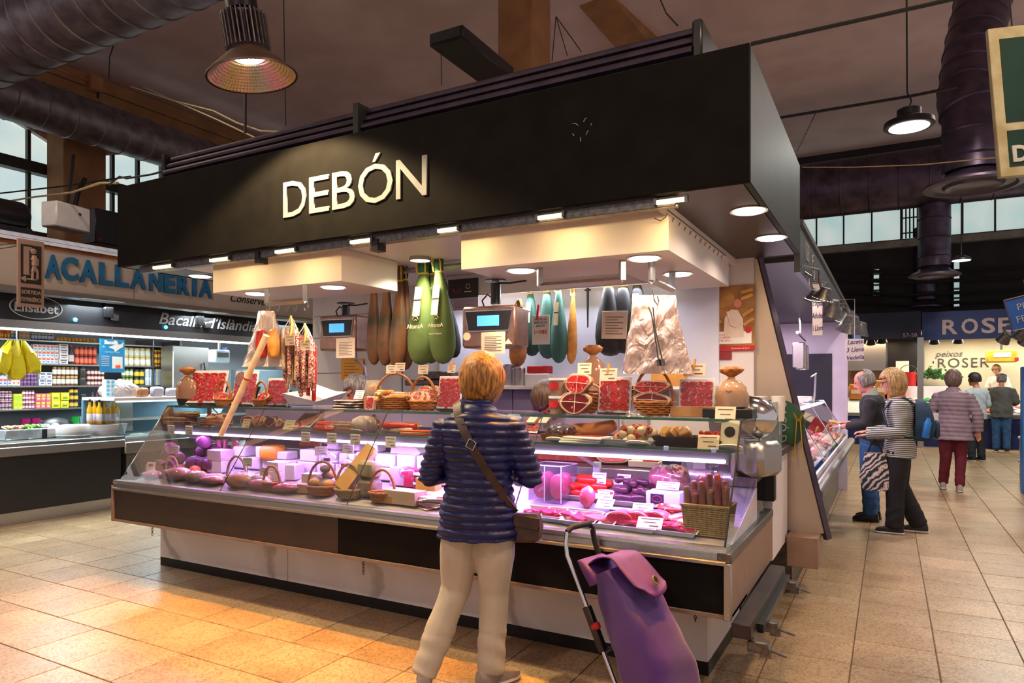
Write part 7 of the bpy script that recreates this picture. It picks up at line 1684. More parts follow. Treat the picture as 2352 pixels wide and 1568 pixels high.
# ------------------------------------------------------------------ the salt cod stall across the left aisle
XF = -8.2
def FY(u, X=XF): return PX(u, 880, X).y
def FZ(u, v, X=XF): return PX(u, v, X).z
grey_lam = mat('grey_fascia', (196, 184, 174), (184, 172, 162), 2, .5); blue_l = mat('letter_blue', (16, 108, 160), (10, 92, 142), 5, .4)
yA, yB = 2.2, 9.6
Ryz = Matrix(((0, 0, 1), (1, 0, 0), (0, 1, 0)))
t = thing('stall_fascia', 'grey fascia with raised blue letters of the salt cod stall on the left', 'sign', (XF, 6, 2.7))
part('board', MB().bx(XF-.05, XF, yA, yB, 2.56, 3.01), grey_lam, t, True)
part('upper_rail', MB().bx(XF-.05, XF+.04, yA, yB, 3.05, 3.09, .004).bx(XF-.05, XF+.02, yA, yB, 3.09, 3.14, .004), chrome, t, True)
part('upper_gap', MB().bx(XF-.06, XF-.02, yA, yB, 3.01, 3.05), mat('amber_strip', (170, 96, 40), (140, 74, 30), 5, .3, .5), t, True)
part('lower_moulding', MB().prism([(XF-.05, 2.485), (XF+.04, 2.50), (XF+.05, 2.54), (XF, 2.565), (XF-.05, 2.565)], yB-yA, RX(PI/2), (0, yB, 0)), steel, t, True)
RW = (PI/2, 0, PI/2)
z0_, z1_ = FZ(120, 640), FZ(120, 590)
for ch, u0, u1 in (('B', 52, 96), ('A', 102, 138), ('C', 139, 178), ('A', 181, 221), ('L', 226, 258), ('L', 263, 294), ('A', 298, 334), ('N', 341, 370), ('E', 375, 401), ('R', 406, 434), ('I', 440, 450), ('A', 456, 485)):
 h = (z1_-z0_); o = text(ch, h/.70, blue_l, t, (0, 0, 0), RW, .012, 'letter', 'LEFT', off=.014)
 xs_ = [v.co.x for v in o.data.vertices]; y0, y1 = FY(u0), FY(u1); ys_ = [v.co.y for v in o.data.vertices]
 k = (y1-y0)/(max(xs_)-min(xs_)); o.scale = (k, 1, 1); o.location = Vector((XF+.014, y0-min(xs_)*k, z0_-min(ys_)))-t.location
part('seam', MB().bx(XF, XF+.002, FY(307), FY(307)+.006, 2.57, 3.0), steel_d, t, True)
o = text('Conserves', .16, ink, t, Vector((XF+.004, FY(526), FZ(560, 688)))-t.location, RW, .002, align='LEFT', shear=.35)
t = thing('stall_banner', 'black banner with pale script lettering above the salt cod shelves', 'banner', (XF-.3, 6, 2.2))
XB = XF-.25
part('board', MB().bx(XB-.03, XB, yA, yB, 2.22, 2.53), blackp, t, True)
pale_l = mat('pale_lettering', (176, 168, 164), (160, 152, 150), 6, .6)
oc = PX(84, 706, XB+.004); part('oval_ring', MB().tube([(oc.x, oc.y+.27*math.cos(a), oc.z+.13*math.sin(a)) for a in (2*PI*k/36 for k in range(36))], .006, 5, True), pale_l, t, True)
text('Elisabet', .15, pale_l, t, Vector((XB+.004, oc.y, oc.z-.01))-t.location, RW, .002, off=.003)
text("Bacallà d'Islàndia", .22, pale_l, t, Vector((XB+.004, FY(362, XB), FZ(480, 742, XB)))-t.location, RW, .002, align='LEFT', shear=.3, sx=1.1, off=.002)
for u in (246, 455): part('bracket', MB().bx(XB, XB+.06, FY(u, XB)-.05, FY(u, XB)+.05, 2.33, 2.6, .005), blackm, t, True)
for u in (262, 475): part('bracket_lamp', MB().bx(XB, XB+.05, FY(u, XB)-.06, FY(u, XB)+.04, 2.30, 2.38, .01), steel_d, t, True)
cool = emis('cool_white_tube', (226, 246, 255), 4)
t = thing('light_canopy', 'steel canopy band with a cool white light line over the salt cod shelves', 'canopy', (-9, 6, 2.0))
part('steel_band', MB().bx(XB-.02, XB+.02, yA, yB, 2.13, 2.22), steel, t, True)
part('light_line', MB().bx(XB-.01, XB+.03, yA, yB, 2.105, 2.13), cool, t, True)
part('ceiling_panel', MB().bx(-10.5, XB, yA, yB, 2.42, 2.46), white_lam, t, True)
for k in range(4): light('canopy_light', 'AREA', (-8.75, 3.3+k*1.5, 2.38), 100, (.78, .94, 1), 1.3, .5, (0, math.radians(-12), 0))
cy = emis('cyan_reflection', (70, 190, 255), 6)  # blue light reflections on the banner, added as small glowing spots
for k, (u, v) in enumerate(((173, 734), (381, 751))): solo('reflection_spot', MB().ell((0, 0, 0), (.015, .025, .025)), cy, 'small cyan light reflection built as a glowing spot on the black banner, %s one' % ('left', 'right')[k], 'lamp', PX(u, v, XB+.02))
struct('wall_cod_back', MB().bx(-10.6, -10.45, yA, 9.6, 0, 2.6), mat('cod_wall', (206, 212, 216), (196, 202, 206), 2, .5))
struct('wall_cod_side', MB().bx(-10.45, -9.0, 9.5, 9.6, 0, 2.4), white_lam)
# roof clutter above the fascia
q = PX(152, 500, -8.8); t = thing('junction_cabinet', 'white cabinet box lying on the roof of the salt cod stall', 'box', q, .2); part('housing', MB().box((0, 0, 0), (.25, .46, .30), None, .015), whitep, t); part('logo_dot', MB().lathe([(0, 0), (.02, 0), (0, .003)], 10, (.127, .08, .05), RY(PI/2)), steel_d, t); part('conduit', MB().tube([(0, .02, .15), (.02, .05, .45), (0, .1, .8)], .02, 6), blackm, t)
q = PX(18, 492, -8.6); t = thing('roof_unit', 'black rounded unit on the stall roof at the left frame edge', 'machine', q); part('housing', MB().rope([(0, -.5, 0), (0, .12, 0)], .16, 18), blackm, t); part('bracket', MB().bx(-.1, .1, -.4, .2, -.4, -.14), blackm, t)
q = PX(230, 520, -9.2); t = thing('roof_unit', 'dark cluster of boxes on the stall roof beside the black fascia corner', 'machine', q); part('housing', MB().bx(-.15, .15, -.15, .25, -.25, .2, .01), blackm, t); part('red_light', MB().box((.152, -.1, -.2), (.01, .03, .03)), redink, t)
solo('roof_boards', MB().bx(-.6, .4, -3.3, 3.3, 0, .05).bx(-.1, .0, -3.3, 3.3, .05, .2), mat('dusty_board', (92, 78, 62), (74, 62, 50), 5, .9), 'dusty boards lying on the roof of the salt cod stall', 'boards', (-8.9, 5.6, 3.02))
solo('gooseneck_pole', MB().tube([PX(170, 520, -9), PX(172, 470, -9), PX(180, 440, -9), PX(196, 410, -9)], .03, 8), blackm, 'thin dark pole rising from the stall roof beside the ochre column', 'pole', PX(170, 520, -9), world=True)
# shelves
XS = -10.0; SZ = [FZ(200, v, XS) for v in (786, 837, 885, 935)]
y0s, y1s = 3.9, FY(412, XS)
for n, z in enumerate(SZ): solo('wall_shelf', MB().bx(-10.45, XS, y0s, y1s, z-.022, z, .003), steel, 'grey metal shelf in the salt cod stall, %s from the top' % ('first', 'second', 'third', 'fourth')[n], 'shelf', (0, 0, 0))
solo('shelf_upright', MB().bx(-10.45, XS+.01, y1s, y1s+.04, .9, 2.2), steel, 'steel upright at the right end of the metal shelves', 'upright')
solo('shelf_upright', MB().bx(-10.45, XS-.01, FY(352, XS), FY(352, XS)+.02, SZ[3], 2.2), steel, 'thin steel divider left of the yellow tins', 'upright')
def shelf_row(kind, u0, u1, sh, n, rows, h, c1, c2, label, grp, c3=None, deep=.08):
 ya, yb = FY(u0, XS), FY(u1, XS); dy = (yb-ya)/n; z = SZ[sh]+.001
 m1 = mat('pk_%d_%d_%d' % c1, c1, None, 14, .45); m2 = mat('pk_%d_%d_%d' % c2, c2, None, 14, .45); m3 = mat('pk_%d_%d_%d' % c3, c3, None, 14, .5) if c3 else m2
 r = min(dy*.48, .055)
 if kind in ('can', 'jar'):
  body = MB().lathe([(r*.96, 0), (r, .006), (r, h*.8), (r*.86, h*.86), (0, h*.86)], 14).mesh('body', m1, 40); lid = MB().lathe([(r*.92, h*.85), (r*.94, h*.99), (0, h)], 14).mesh('lid', m2, 40)
  lab = MB().lathe([(r*1.01, h*.2), (r*1.015, h*.22), (r*1.015, h*.66), (r*1.01, h*.68)], 14).mesh('paper_label', m3, 40)
 elif kind == 'bottle':
  body = MB().lathe([(r*.96, 0), (r, .008), (r, h*.55), (r*.4, h*.75), (r*.34, h*.92), (0, h*.92)], 14).mesh('body', m1, 40); lid = MB().lathe([(r*.4, h*.9), (r*.4, h), (0, h)], 12).mesh('cap', m2, 40); lab = MB().lathe([(r*1.01, h*.14), (r*1.02, h*.16), (r*1.02, h*.46), (r*1.01, h*.48)], 14).mesh('paper_label', m3, 40)
 else:
  body = MB().box((0, 0, h/2), (deep, dy*.94, h), None, .002).mesh('body', m1, 0); lid = MB().box((deep/2+.001, 0, h*.72), (.002, dy*.7, h*.3)).mesh('print_band', m2, 0); lab = MB().box((deep/2+.001, 0, h*.3), (.002, dy*.5, h*.2)).mesh('print_patch', m3, 0)
 for j in range(rows):
  for i in range(n):
   t = thing({'can': 'tin', 'jar': 'jar', 'bottle': 'bottle', 'box': 'carton'}[kind], label, {'can': 'tin', 'jar': 'jar', 'bottle': 'bottle', 'box': 'box'}[kind], (XS-.07-random.uniform(0, .015), ya+dy*(i+.5), z+j*(h+.001)), 0, grp)
   link(body.name.split('.')[0], body, t); link(lid.name.split('.')[0], lid, t); link(lab.name.split('.')[0], lab, t)
R_ = shelf_row
# top shelf
R_('box', 0, 26, 0, 4, 1, .11, (236, 150, 30), (200, 40, 30), 'small orange carton at the left end of the top shelf', 'orange cartons', (250, 220, 60))
R_('box', 28, 45, 0, 2, 1, .12, (50, 110, 190), (250, 210, 60), 'blue and yellow carton on the top shelf', 'blue yellow cartons')
R_('box', 46, 72, 0, 2, 1, .10, (200, 160, 110), (150, 100, 60), 'kraft brown carton on the top shelf above the yellow bags', 'kraft cartons')
R_('can', 78, 130, 0, 7, 1, .09, (60, 100, 170), (240, 210, 70), 'small blue tin with a yellow lid on the top shelf', 'blue tins on top', (230, 230, 235))
R_('can', 134, 228, 0, 11, 1, .055, (210, 70, 40), (240, 190, 50), 'flat red and yellow tin on the top shelf', 'flat tins on top')
# second shelf
R_('box', 80, 138, 1, 6, 3, .085, (236, 228, 222), (224, 96, 70), 'white carton with a red print band stacked on the second shelf', 'white red cartons', (90, 130, 200))
R_('box', 140, 161, 1, 1, 4, .068, (240, 236, 234), (130, 90, 80), 'white box with a brown oval print in the tall stack beside the dark bottle', 'white oval boxes')
R_('bottle', 162, 176, 1, 1, 1, .27, (34, 20, 28), (180, 30, 40), 'dark wine bottle on the second shelf left of the red tins', None, (226, 200, 190))
R_('can', 178, 228, 1, 5, 2, .125, (190, 40, 28), (70, 26, 26), 'red tin stacked in two rows left of the blue poster', 'red tins', (236, 120, 80))
R_('jar', 287, 352, 1, 5, 2, .135, (226, 206, 160), (214, 190, 110), 'pale glass jar stacked in two rows right of the blue poster', 'pale jars', (242, 236, 220))
R_('can', 354, 410, 1, 8, 3, .085, (240, 196, 30), (246, 220, 70), 'yellow tin stacked in the right compartment of the second shelf', 'yellow tins', (150, 60, 40))
# third shelf
R_('box', 0, 30, 2, 3, 2, .10, (206, 200, 200), (210, 80, 90), 'pale carton with a pink print at the left end of the third shelf', 'pale pink cartons', (70, 110, 180))
R_('box', 31, 50, 2, 2, 2, .12, (240, 230, 222), (220, 110, 70), 'white carton with an orange band on the third shelf below the yellow bags', 'white orange cartons')
R_('can', 52, 92, 2, 5, 4, .052, (160, 40, 60), (220, 210, 214), 'flat tin with a white top in the striped stack on the third shelf', 'striped flat tins', (60, 70, 140))
R_('box', 94, 124, 2, 2, 2, .09, (226, 222, 226), (110, 110, 130), 'silver wrapped carton left of the brown jars', 'silver cartons')
R_('jar', 127, 186, 2, 6, 2, .13, (110, 62, 40), (226, 190, 120), 'brown jar with a gold lid stacked in two rows on the third shelf', 'brown jars', (226, 214, 196))
R_('jar', 188, 204, 2, 1, 2, .13, (60, 44, 24), (40, 36, 34), 'dark olive jar with a black lid right of the brown jars', 'dark jars')
R_('jar', 206, 246, 2, 5, 3, .075, (140, 60, 50), (70, 30, 34), 'tiny red jar stacked in three rows on the third shelf', 'tiny red jars', (230, 200, 190))
R_('jar', 286, 312, 2, 3, 2, .125, (110, 120, 40), (70, 74, 40), 'green olive jar stacked in two rows on the third shelf', 'green olive jars', (220, 220, 190))
R_('jar', 314, 337, 2, 2, 2, .12, (60, 60, 40), (40, 40, 40), 'dark jar with a yellow label right of the green olives', 'dark yellow jars', (236, 190, 50))
R_('can', 339, 360, 2, 2, 2, .13, (210, 214, 216), (236, 240, 244), 'silver grey tin stacked right of the dark jars', 'silver tins', (190, 200, 206))
R_('box', 362, 390, 2, 5, 2, .13, (170, 186, 214), (240, 200, 90), 'pale blue carton with a yellow print on the third shelf', 'pale blue cartons')
R_('bottle', 391, 406, 2, 1, 1, .29, (196, 130, 20), (200, 30, 30), 'amber oil bottle with a red cap at the right end of the third shelf', None, (246, 220, 40))
# fourth shelf
R_('can', 0, 34, 3, 4, 4, .06, (214, 200, 196), (170, 60, 80), 'flat tin stack at the left end of the fourth shelf', 'pale flat tins', (110, 60, 90))
R_('box', 35, 56, 3, 2, 1, .20, (214, 220, 60), (170, 200, 60), 'yellow green carton on the fourth shelf', 'yellow green cartons')
R_('can', 57, 86, 3, 4, 4, .06, (150, 34, 60), (200, 170, 180), 'maroon flat tin stacked on the fourth shelf', 'maroon flat tins', (226, 200, 206))
R_('box', 86, 120, 3, 3, 2, .10, (226, 110, 130), (240, 200, 60), 'pink and yellow carton on the fourth shelf', 'pink yellow cartons', (246, 226, 120))
R_('box', 122, 163, 3, 2, 2, .105, (226, 206, 30), (240, 226, 100), 'bright yellow carton on the fourth shelf above the black cap', 'bright yellow cartons', (80, 140, 70))
R_('jar', 165, 186, 3, 2, 3, .095, (70, 56, 34), (40, 34, 34), 'dark jar with a yellow label stacked on the fourth shelf', 'dark stacked jars', (230, 180, 60))
R_('jar', 190, 204, 3, 1, 2, .10, (60, 90, 80), (36, 40, 44), 'green glass jar on the fourth shelf', 'green glass jars')
R_('bottle', 214, 244, 3, 3, 1, .24, (80, 40, 50), (40, 30, 40), 'dark vinegar bottle on the fourth shelf left of the patterned box', 'vinegar bottles', (220, 190, 150))
R_('box', 310, 335, 3, 2, 2, .09, (230, 200, 180), (170, 90, 70), 'small clear box of sweets on the fourth shelf', 'sweet boxes')
R_('jar', 337, 356, 3, 2, 1, .17, (190, 196, 200), (236, 236, 240), 'pale grey jar on the fourth shelf left of the navy bottle', 'pale grey jars', (70, 80, 100))
R_('bottle', 357, 370, 3, 1, 1, .26, (24, 44, 100), (220, 226, 236), 'navy blue bottle with a white cap on the fourth shelf', None, (210, 216, 230))
R_('jar', 380, 402, 3, 3, 1, .10, (200, 140, 30), (196, 40, 30), 'small amber jar with a red lid at the right end of the fourth shelf', 'amber jars', (246, 220, 60))
# counter with steel top
t = thing('cod_counter', 'black fronted counter of the salt cod stall with a steel top and kick strip', 'counter', (-8.6, 4, 0))
yE = FY(283)
part('front_panel', MB().bx(XF-.04, XF, 1.6, yE-.03, .14, .74), blackp, t, True); part('kick_strip', MB().bx(XF-.09, XF-.06, 1.6, yE-.05, 0, .14), steel, t, True)
part('bumper', MB().bx(XF-.04, XF+.05, 1.6, yE, .74, .84, .01), steel, t, True); part('worktop', MB().bx(-9.3, XF+.02, 1.6, yE, .84, .88, .004), steel, t, True); part('front_glass', MB().bx(XF+.03, XF+.036, FY(105), yE-.02, .83, .96), gl_case, t, True)
part('body', MB().bx(-9.28, XF-.1, 1.6, yE-.06, .05, .84), blackp, t, True)
part('back_bench', MB().bx(-10.44, -9.95, 1.6, 7.0, .86, .92), steel, t, True)
def LC(u, v, X): p = PX(u, v, X); return p
for k, (u, c, lab) in enumerate(((58, (150, 20, 90), 'left magenta mug under the lowest shelf'), (82, (160, 24, 96), 'right magenta mug under the lowest shelf'), (172, (30, 150, 60), 'green mug under the lowest shelf'), (193, (230, 232, 232), 'white mug beside the green mug'))):
 p = PX(u, 950, -10.1); p.z = .921
 q = thing('mug', lab, 'mug', p); m = mat('mug_%d' % k, c, None, 8, .3)
 part('cup', MB().lathe([(.05, 0), (.055, .13), (.048, .13), (.045, .01), (0, .01)], 18), m, q); part('handle', MB().tube([(0, .05, .1), (0, .085, .08), (0, .085, .05), (0, .05, .03)], .008, 6), m, q)
p = PX(128, 985, -9.0); p.z = .881
q = thing('black_cap', 'black rounded machine cover with white lettering on the cod counter', 'cover', p); part('cover', MB().ell((0, 0, .02), (.16, .26, .20), None, 20, 10), blackp, q)
for k, s_ in enumerate(('Bacallà', 'Elisabet')): text(s_, .06, pale_l, q, (.155, 0, .12-.06*k), (PI/2-.5, 0, PI/2), .001)
p = PX(168, 1010, -8.5); p.z = .881
q = thing('salt_tub', 'white round ribbed tub on the steel cod counter', 'tub', p); part('tub', MB().lathe([(.17, 0), (.18, .02), (.18, .13), (.17, .145), (0, .145)], 36), whitep, q); part('ridge_ring', MB().lathe([(.18, .02), (.185, .025), (.18, .03)], 36), trayw, q)
p = PX(245, 1010, -8.6); p.z = .881
q = thing('cod_basin', 'wide white basin at the right end of the steel cod counter', 'basin', p); part('basin', MB().lathe([(.2, 0), (.23, .13), (.215, .13), (.19, .01), (0, .01)], 30), trayw, q)
for k, (u, v, lab) in enumerate(((30, 1012, 'left clear tub of salted fish pieces on the cod counter'), (75, 1005, 'clear tub with green leaves on the cod counter'), (110, 1010, 'white tub right of the green leaves on the cod counter'))):
 p = PX(u, v, -8.65); p.z = .881
 q = thing('food_tub', lab, 'tub', p); part('tub', MB().box((0, 0, .06), (.18, .24, .12), None, .01), glass('food_tub_film', (236, 244, 246), .1, .1, .4, (226, 234, 238)) if k < 2 else whitep, q)
 lv_ = MB(); rr = random.Random(k)
 for _ in range(40): lv_.ell((rr.uniform(-.07, .07), rr.uniform(-.1, .1), .125+rr.uniform(0, .03)), (.025, .02, .008), Euler((rr.random(), rr.random(), rr.random()*3)).to_matrix(), 6, 4)
 part('contents', lv_, [fat_m, mat('salad_green', (130, 200, 50), (90, 160, 40), 20, .5), mat('white_salt', (236, 240, 244), (220, 226, 232), 20, .7)][k], q, kind='stuff')
for k, u in enumerate((206, 217, 228, 239, 249, 259, 268)):
 p = PX(u, 970, -8.75-.06*(k % 2)); p.z = .881 if 0 else PX(u, 974, -8.75).z
 q = thing('oil_bottle', 'golden oil bottle grouped at the end of the cod counter', 'bottle', p, 0, 'oil bottles on the cod counter')
 part('glass_body', MB().lathe([(.03, 0), (.033, .01), (.033, .19), (.014, .24), (.012, .29), (0, .29)], 14), mat('oil_gold', (226, 170, 30), (206, 146, 20), 8, .15), q); part('paper_label', MB().lathe([(.0335, .04), (.034, .042), (.034, .13), (.0335, .132)], 14), card_v, q); part('cap', MB().lathe([(.014, .28), (.014, .31), (0, .31)], 10), whitep if k % 2 else blackp, q)
solo('bottle_shelf', MB().bx(-.12, .12, -.34, .30, -.03, 0), steel, 'steel ledge carrying the golden oil bottles', 'shelf', PX(238, 974, -8.78))
solo('ledge_post', MB().bx(-.02, .02, -.02, .02, -.2, -.03), steel, 'short steel post under the ledge of oil bottles', 'post', PX(238, 974, -8.78))
# fish display fridge to the right
yF0, yF1 = FY(290), 9.4
t = thing('fish_display', 'refrigerated glass fish display of the salt cod stall behind the charcuterie counter', 'display case', (-8.6, 6.8, 0))
part('base', MB().bx(-9.2, XF, yF0, yF1, .12, .68), steel_d, t, True); part('bumper', MB().bx(XF-.03, XF+.06, yF0-.05, yF1, .66, .80, .012), steel, t, True)
part('ice_bed', MB().bx(-9.1, XF-.03, yF0+.02, yF1, .80, .86), mat('crushed_ice', (226, 240, 244), (200, 226, 234), 40, .3, bump=.3), t, True)
part('front_glass', MB().prism([(XF-.03, .82), (XF-.024, .82), (XF-.26, 1.3), (XF-.266, 1.3)], yF1-yF0, RX(PI/2), (0, yF1, 0)), gl_case, t, True, 0)
part('end_glass', MB().prism([(XF-.03, .82), (XF-.266, 1.3), (-9.1, 1.3), (-9.1, .82)], .006, RX(PI/2), (0, yF0+.02, 0)), gl_case, t, True, 0)
part('top_shelf', MB().bx(-9.15, XF-.25, yF0, yF1, 1.3, 1.34, .004), white_lam, t, True); part('light_line', MB().bx(-8.5, XF-.27, yF0+.05, yF1, 1.28, 1.3), cool, t, True); part('inner_shelf', MB().bx(-9.1, -8.75, yF0+.1, yF1, 1.03, 1.06), white_lam, t, True)
part('back_panel', MB().bx(-9.16, -9.12, yF0, yF1, .82, 1.3), mat('steel_blue_panel', (110, 146, 170), (96, 130, 154), 3, .4), t, True)
light('display_light', 'AREA', (-8.7, (yF0+8.2)/2, 1.26), 40, (.74, .95, 1), 2.4, .2)
for k in range(14):
 p = Vector((-8.35-.3*((k*7) % 5)/5, yF0+.25+.19*k, .862)); a = .3*math.sin(k*3)
 q = thing('fish_fillet', 'pale cod fillet lying on crushed ice in the fish display', 'fish', p, a, 'cod fillets on ice')
 part('fillet', MB().loft([[(x*s_, y, z*s_) for x, z in ((-.05, 0), (.05, 0), (.035, .025), (-.03, .028))] for y, s_ in ((-.12, .3), (-.06, .9), (.04, 1), (.12, .5))]), [mat('cod_white', (232, 232, 226), (210, 214, 212), 16, .4), mat('fish_grey', (150, 164, 168), (110, 126, 134), 14, .3)][k % 2], q, smooth=60)
p = PX(375, 945, -8.9); q = thing('handle_latch', 'x', 'x', p); bpy.data.objects.remove(q)
for k, (u, h) in enumerate(((325, .12), (360, .13), (395, .11))):
 p = PX(u, 905, -8.8); p.z = 1.341
 q = thing('wrapped_goods', 'wrapped packet standing on the fish display top, %s of three' % ('left', 'middle', 'right')[k], 'packet', p); part('packet', MB().box((0, 0, h/2), (.1, .16, h), None, .02), [brown_bread, card_v, trayw][k], q); part('film', MB().box((0, 0, h/2), (.11, .17, h*1.06), None, .03), wrap, q)
# plastic bundle, patterned box, poster, yellow bags, scale, fridge door
p = PX(275, 912, -9.0); q = thing('film_bundle', 'crumpled clear film bundle before the shelves', 'bag', Vector((p.x, p.y, 1.30))); part('film', MB().ell((0, 0, .12), (.14, .24, .14), None, 16, 10, .16), bagc, q); part('stand', MB().bx(-.05, .05, -.15, .15, -.42, .02), steel, q)
p = PX(253, 914, -8.95); q = thing('patterned_box', 'tall white box with turquoise circles left of the film bundle', 'box', Vector((p.x, p.y-.02, 1.29))); part('carton', MB().bx(-.04, .04, -.06, .06, 0, .28), trayw, q)
dm = MB(); 
for i in range(2):
 for j in range(5): dm.lathe([(.012, 0), (.02, 0), (.02, .002), (.012, .002)], 10, (.041, -.03+.06*i, .035+.053*j), RY(PI/2))
part('circle_print', dm, mat('turquoise', (60, 170, 190), (50, 150, 172), 8, .5), q); part('foot', MB().bx(-.03, .03, -.04, .04, -.41, 0), steel, q)
pc = PX(258, 817, -8.9); w = abs(FY(286, -8.9)-FY(229, -8.9)); h = FZ(258, 780, -8.9)-FZ(258, 856, -8.9)
t = thing('cod_poster', 'blue poster with white cod drawing hanging before the metal shelves', 'poster', pc, PI/2)
part('sheet', MB().box((0, 0, 0), (w, .004, h), None, .001), mat('poster_blue', (24, 124, 170), (18, 108, 152), 4, .6), t)
text('Bacallà', h*.15, paper, t, (-w*.05, -.004, h*.40), ext=.001, off=.004)
text('de', h*.1, mat('pale_blue_ink', (150, 200, 220), None, 4, .6), t, (-w*.35, -.004, h*.27), ext=.001)
text('temporada', h*.1, mat('pale_blue_ink', (150, 200, 220)), t, (0, -.004, h*.12), ext=.001)
part('cod_drawing', MB().prism([(-.16*w, .26*h), (.1*w, .34*h), (.34*w, .36*h), (.46*w, .44*h), (.42*w, .28*h), (.28*w, .22*h), (.1*w, .12*h), (.06*w, .2*h)], .002, RX(PI/2), (0, -.003, 0)), paper, t)
part('white_patch', MB().box((.2*w, -.003, -.2*h), (.42*w, .002, .36*h)), paper, t); part('orange_patch', MB().box((.22*w, -.005, -.32*h), (.2*w, .002, .09*h)), orange_m, t)
b = MB()
for k in range(6): b.box((-.28*w, -.003, -.02*h-.055*h*k), (.32*w, .001, .012*h))
part('text_lines', b, paper, t, kind='stuff'); part('wire', MB().tube([(0, 0, h/2), (0, 0, 2.42-pc.z)], .003, 4), steel, t)
yb = mat('yellow_bag', (246, 226, 30), (226, 200, 10), 9, .35); p = PX(38, 782, -8.7)
t = thing('yellow_bags', 'bunch of bright yellow shopping bags hanging at the left of the shelves', 'bags', p)
for k, (dy, w_, h_) in enumerate(((-.12, .16, .36), (.0, .17, .42), (.13, .15, .34))):
 part('bag', MB().loft([[(.06*sx*s_+.02*math.sin(y*5+z*7), dy*(.3+.9*s_)+y*w_*s_*.62*(1+.15*math.sin(y*9+k*2+z*6)), -z*h_*(1+.10*math.cos(y*4+k))) for sx, y in ((-1, -.5), (0, -1), (1, -.6), (1.1, 0), (1, .6), (0, 1), (-1, .5), (-1.1, 0))] for z, s_ in ((0, .25), (.15, .45), (.4, .75), (.75, 1), (1, 1.05))]), yb, t, smooth=35)
part('hook', MB().tube([(0, 0, 0), (0, 0, 2.42-p.z)], .005, 5), steel, t)
p = PX(440, 850, -9.6); t = thing('fridge_door', 'steel refrigerator door right of the metal shelves', 'fridge', Vector((p.x, p.y, 0)))
part('body', MB().bx(-.3, 0, -.32, .32, 0, 2.1, .01), steel, t); part('handle', MB().tube([(.03, .2, 1.5), (.05, .2, 1.6), (.05, .2, 1.75), (.03, .2, 1.85)], .012, 6), blackm, t); part('blue_label', MB().box((.003, -.1, 1.7), (.004, .2, .06)), bluep, t)
p = PX(503, 818, -9.0); t = thing('shop_scale', 'light grey hanging scale seen over the leftmost ham sheets', 'scale', p)
part('housing', MB().box((0, 0, 0), (.18, .27, .2), None, .02), mat('scale_grey', (160, 178, 184), (144, 162, 168), 6, .4), t); part('display', MB().box((.092, 0, .02), (.006, .2, .07)), mat('lcd_off', (70, 70, 64), (60, 60, 56), 6, .3), t); part('pole', MB().tube([(0, 0, .1), (0, 0, 2.42-p.z)], .02, 8), steel, t); part('blue_knob', MB().box((0, .1, .12), (.04, .06, .04), None, .005), bluep, t)
p = PX(540, 860, -9.1); solo('steel_cabinet', MB().bx(-.25, .25, -.6, .9, 0, 1.75, .01), mat('teal_grey_steel', (130, 150, 158), (112, 132, 142), 4, .4, .4), 'teal grey steel cabinet behind the hanging white bags', 'cabinet', (-9.6, 8.55, 0))
# ------------------------------------------------------------------ neighbour stall beyond the steel partition
XN = -.56
def NZ(u, v, X=XN): return PX(u, v, X).z
t = thing('neighbour_fascia', 'dark grey fascia of the next stall running back along the aisle', 'sign', (XN, 8.5, 2.5))
part('board', MB().bx(XN-.04, XN, 5.32, 12.4, 2.32, 2.66), mat('slate_board', (66, 70, 74), (56, 60, 64), 4, .4), t, True)
part('upper_edge', MB().bx(XN-.06, XN+.02, 5.32, 12.4, 2.66, 2.70), steel_d, t, True)
part('soffit', MB().bx(-1.6, XN-.04, 5.32, 12.4, 2.40, 2.43), blackm, t, True)
text('128', .2, lw_, t, (.003, -2.75, .03), (PI/2, 0, PI/2), .003)
part('round_logo', MB().tube([(XN+.003, 6.25+.1*math.cos(a), 2.49+.1*math.sin(a)) for a in (2*PI*k/24 for k in range(24))], .006, 5, True).tube([(XN+.003, 6.25+.06*math.cos(a), 2.49+.06*math.sin(a)) for a in (2*PI*k/24 for k in range(24))], .005, 5, True), lw_, t, True)
solo('blue_board', MB().bx(-.02, .02, 0, 2.6, 0, .36), mat('sky_blue_board', (40, 100, 160), (32, 84, 140), 4, .4), 'sky blue end board at the far end of the next stall fascia', 'sign', (-.5, 12.4, 2.2))
struct('wall_neighbour', MB().bx(-2.4, -2.32, 5.32, 12.4, 0, 2.43), mat('lilac_tiles', (206, 196, 214), (196, 186, 204), 3, .4))
t = struct('wall_neighbour_end', MB().bx(-2.3, -.52, 10.9, 11.0, 0, 2.4), mat('lilac_tiles', (206, 196, 214)))
part('dark_opening', MB().bx(-1.75, -.72, 10.88, 10.9, .2, 1.95), mat('dark_blue_opening', (30, 28, 46), (24, 22, 38), 4, .6), t)
t = thing('meat_counter', 'glass meat counter of the next stall with a steel bumper along the aisle', 'counter', (-.8, 7.6, 0))
part('base', MB().bx(-1.3, -.62, 5.36, 10.6, 0, .62), steel_d, t, True); part('deck', MB().bx(-1.3, -.5, 5.36, 10.6, .74, .80), trayw, t, True); part('front', MB().bx(-.56, -.52, 5.36, 10.6, .62, .80), steel, t, True)
part('bumper', MB().tube([(-.46, 5.36, .72), (-.46, 10.6, .72)], .05, 10), steel, t, True)
part('front_glass', MB().prism([(-.52, .80), (-.514, .80), (-.80, 1.28), (-.806, 1.28)], 5.2, RX(PI/2), (0, 10.58, 0)), gl_case, t, True, 0); part('top_shelf', MB().bx(-1.3, -.80, 5.38, 10.58, 1.27, 1.285), gl_case, t, True)
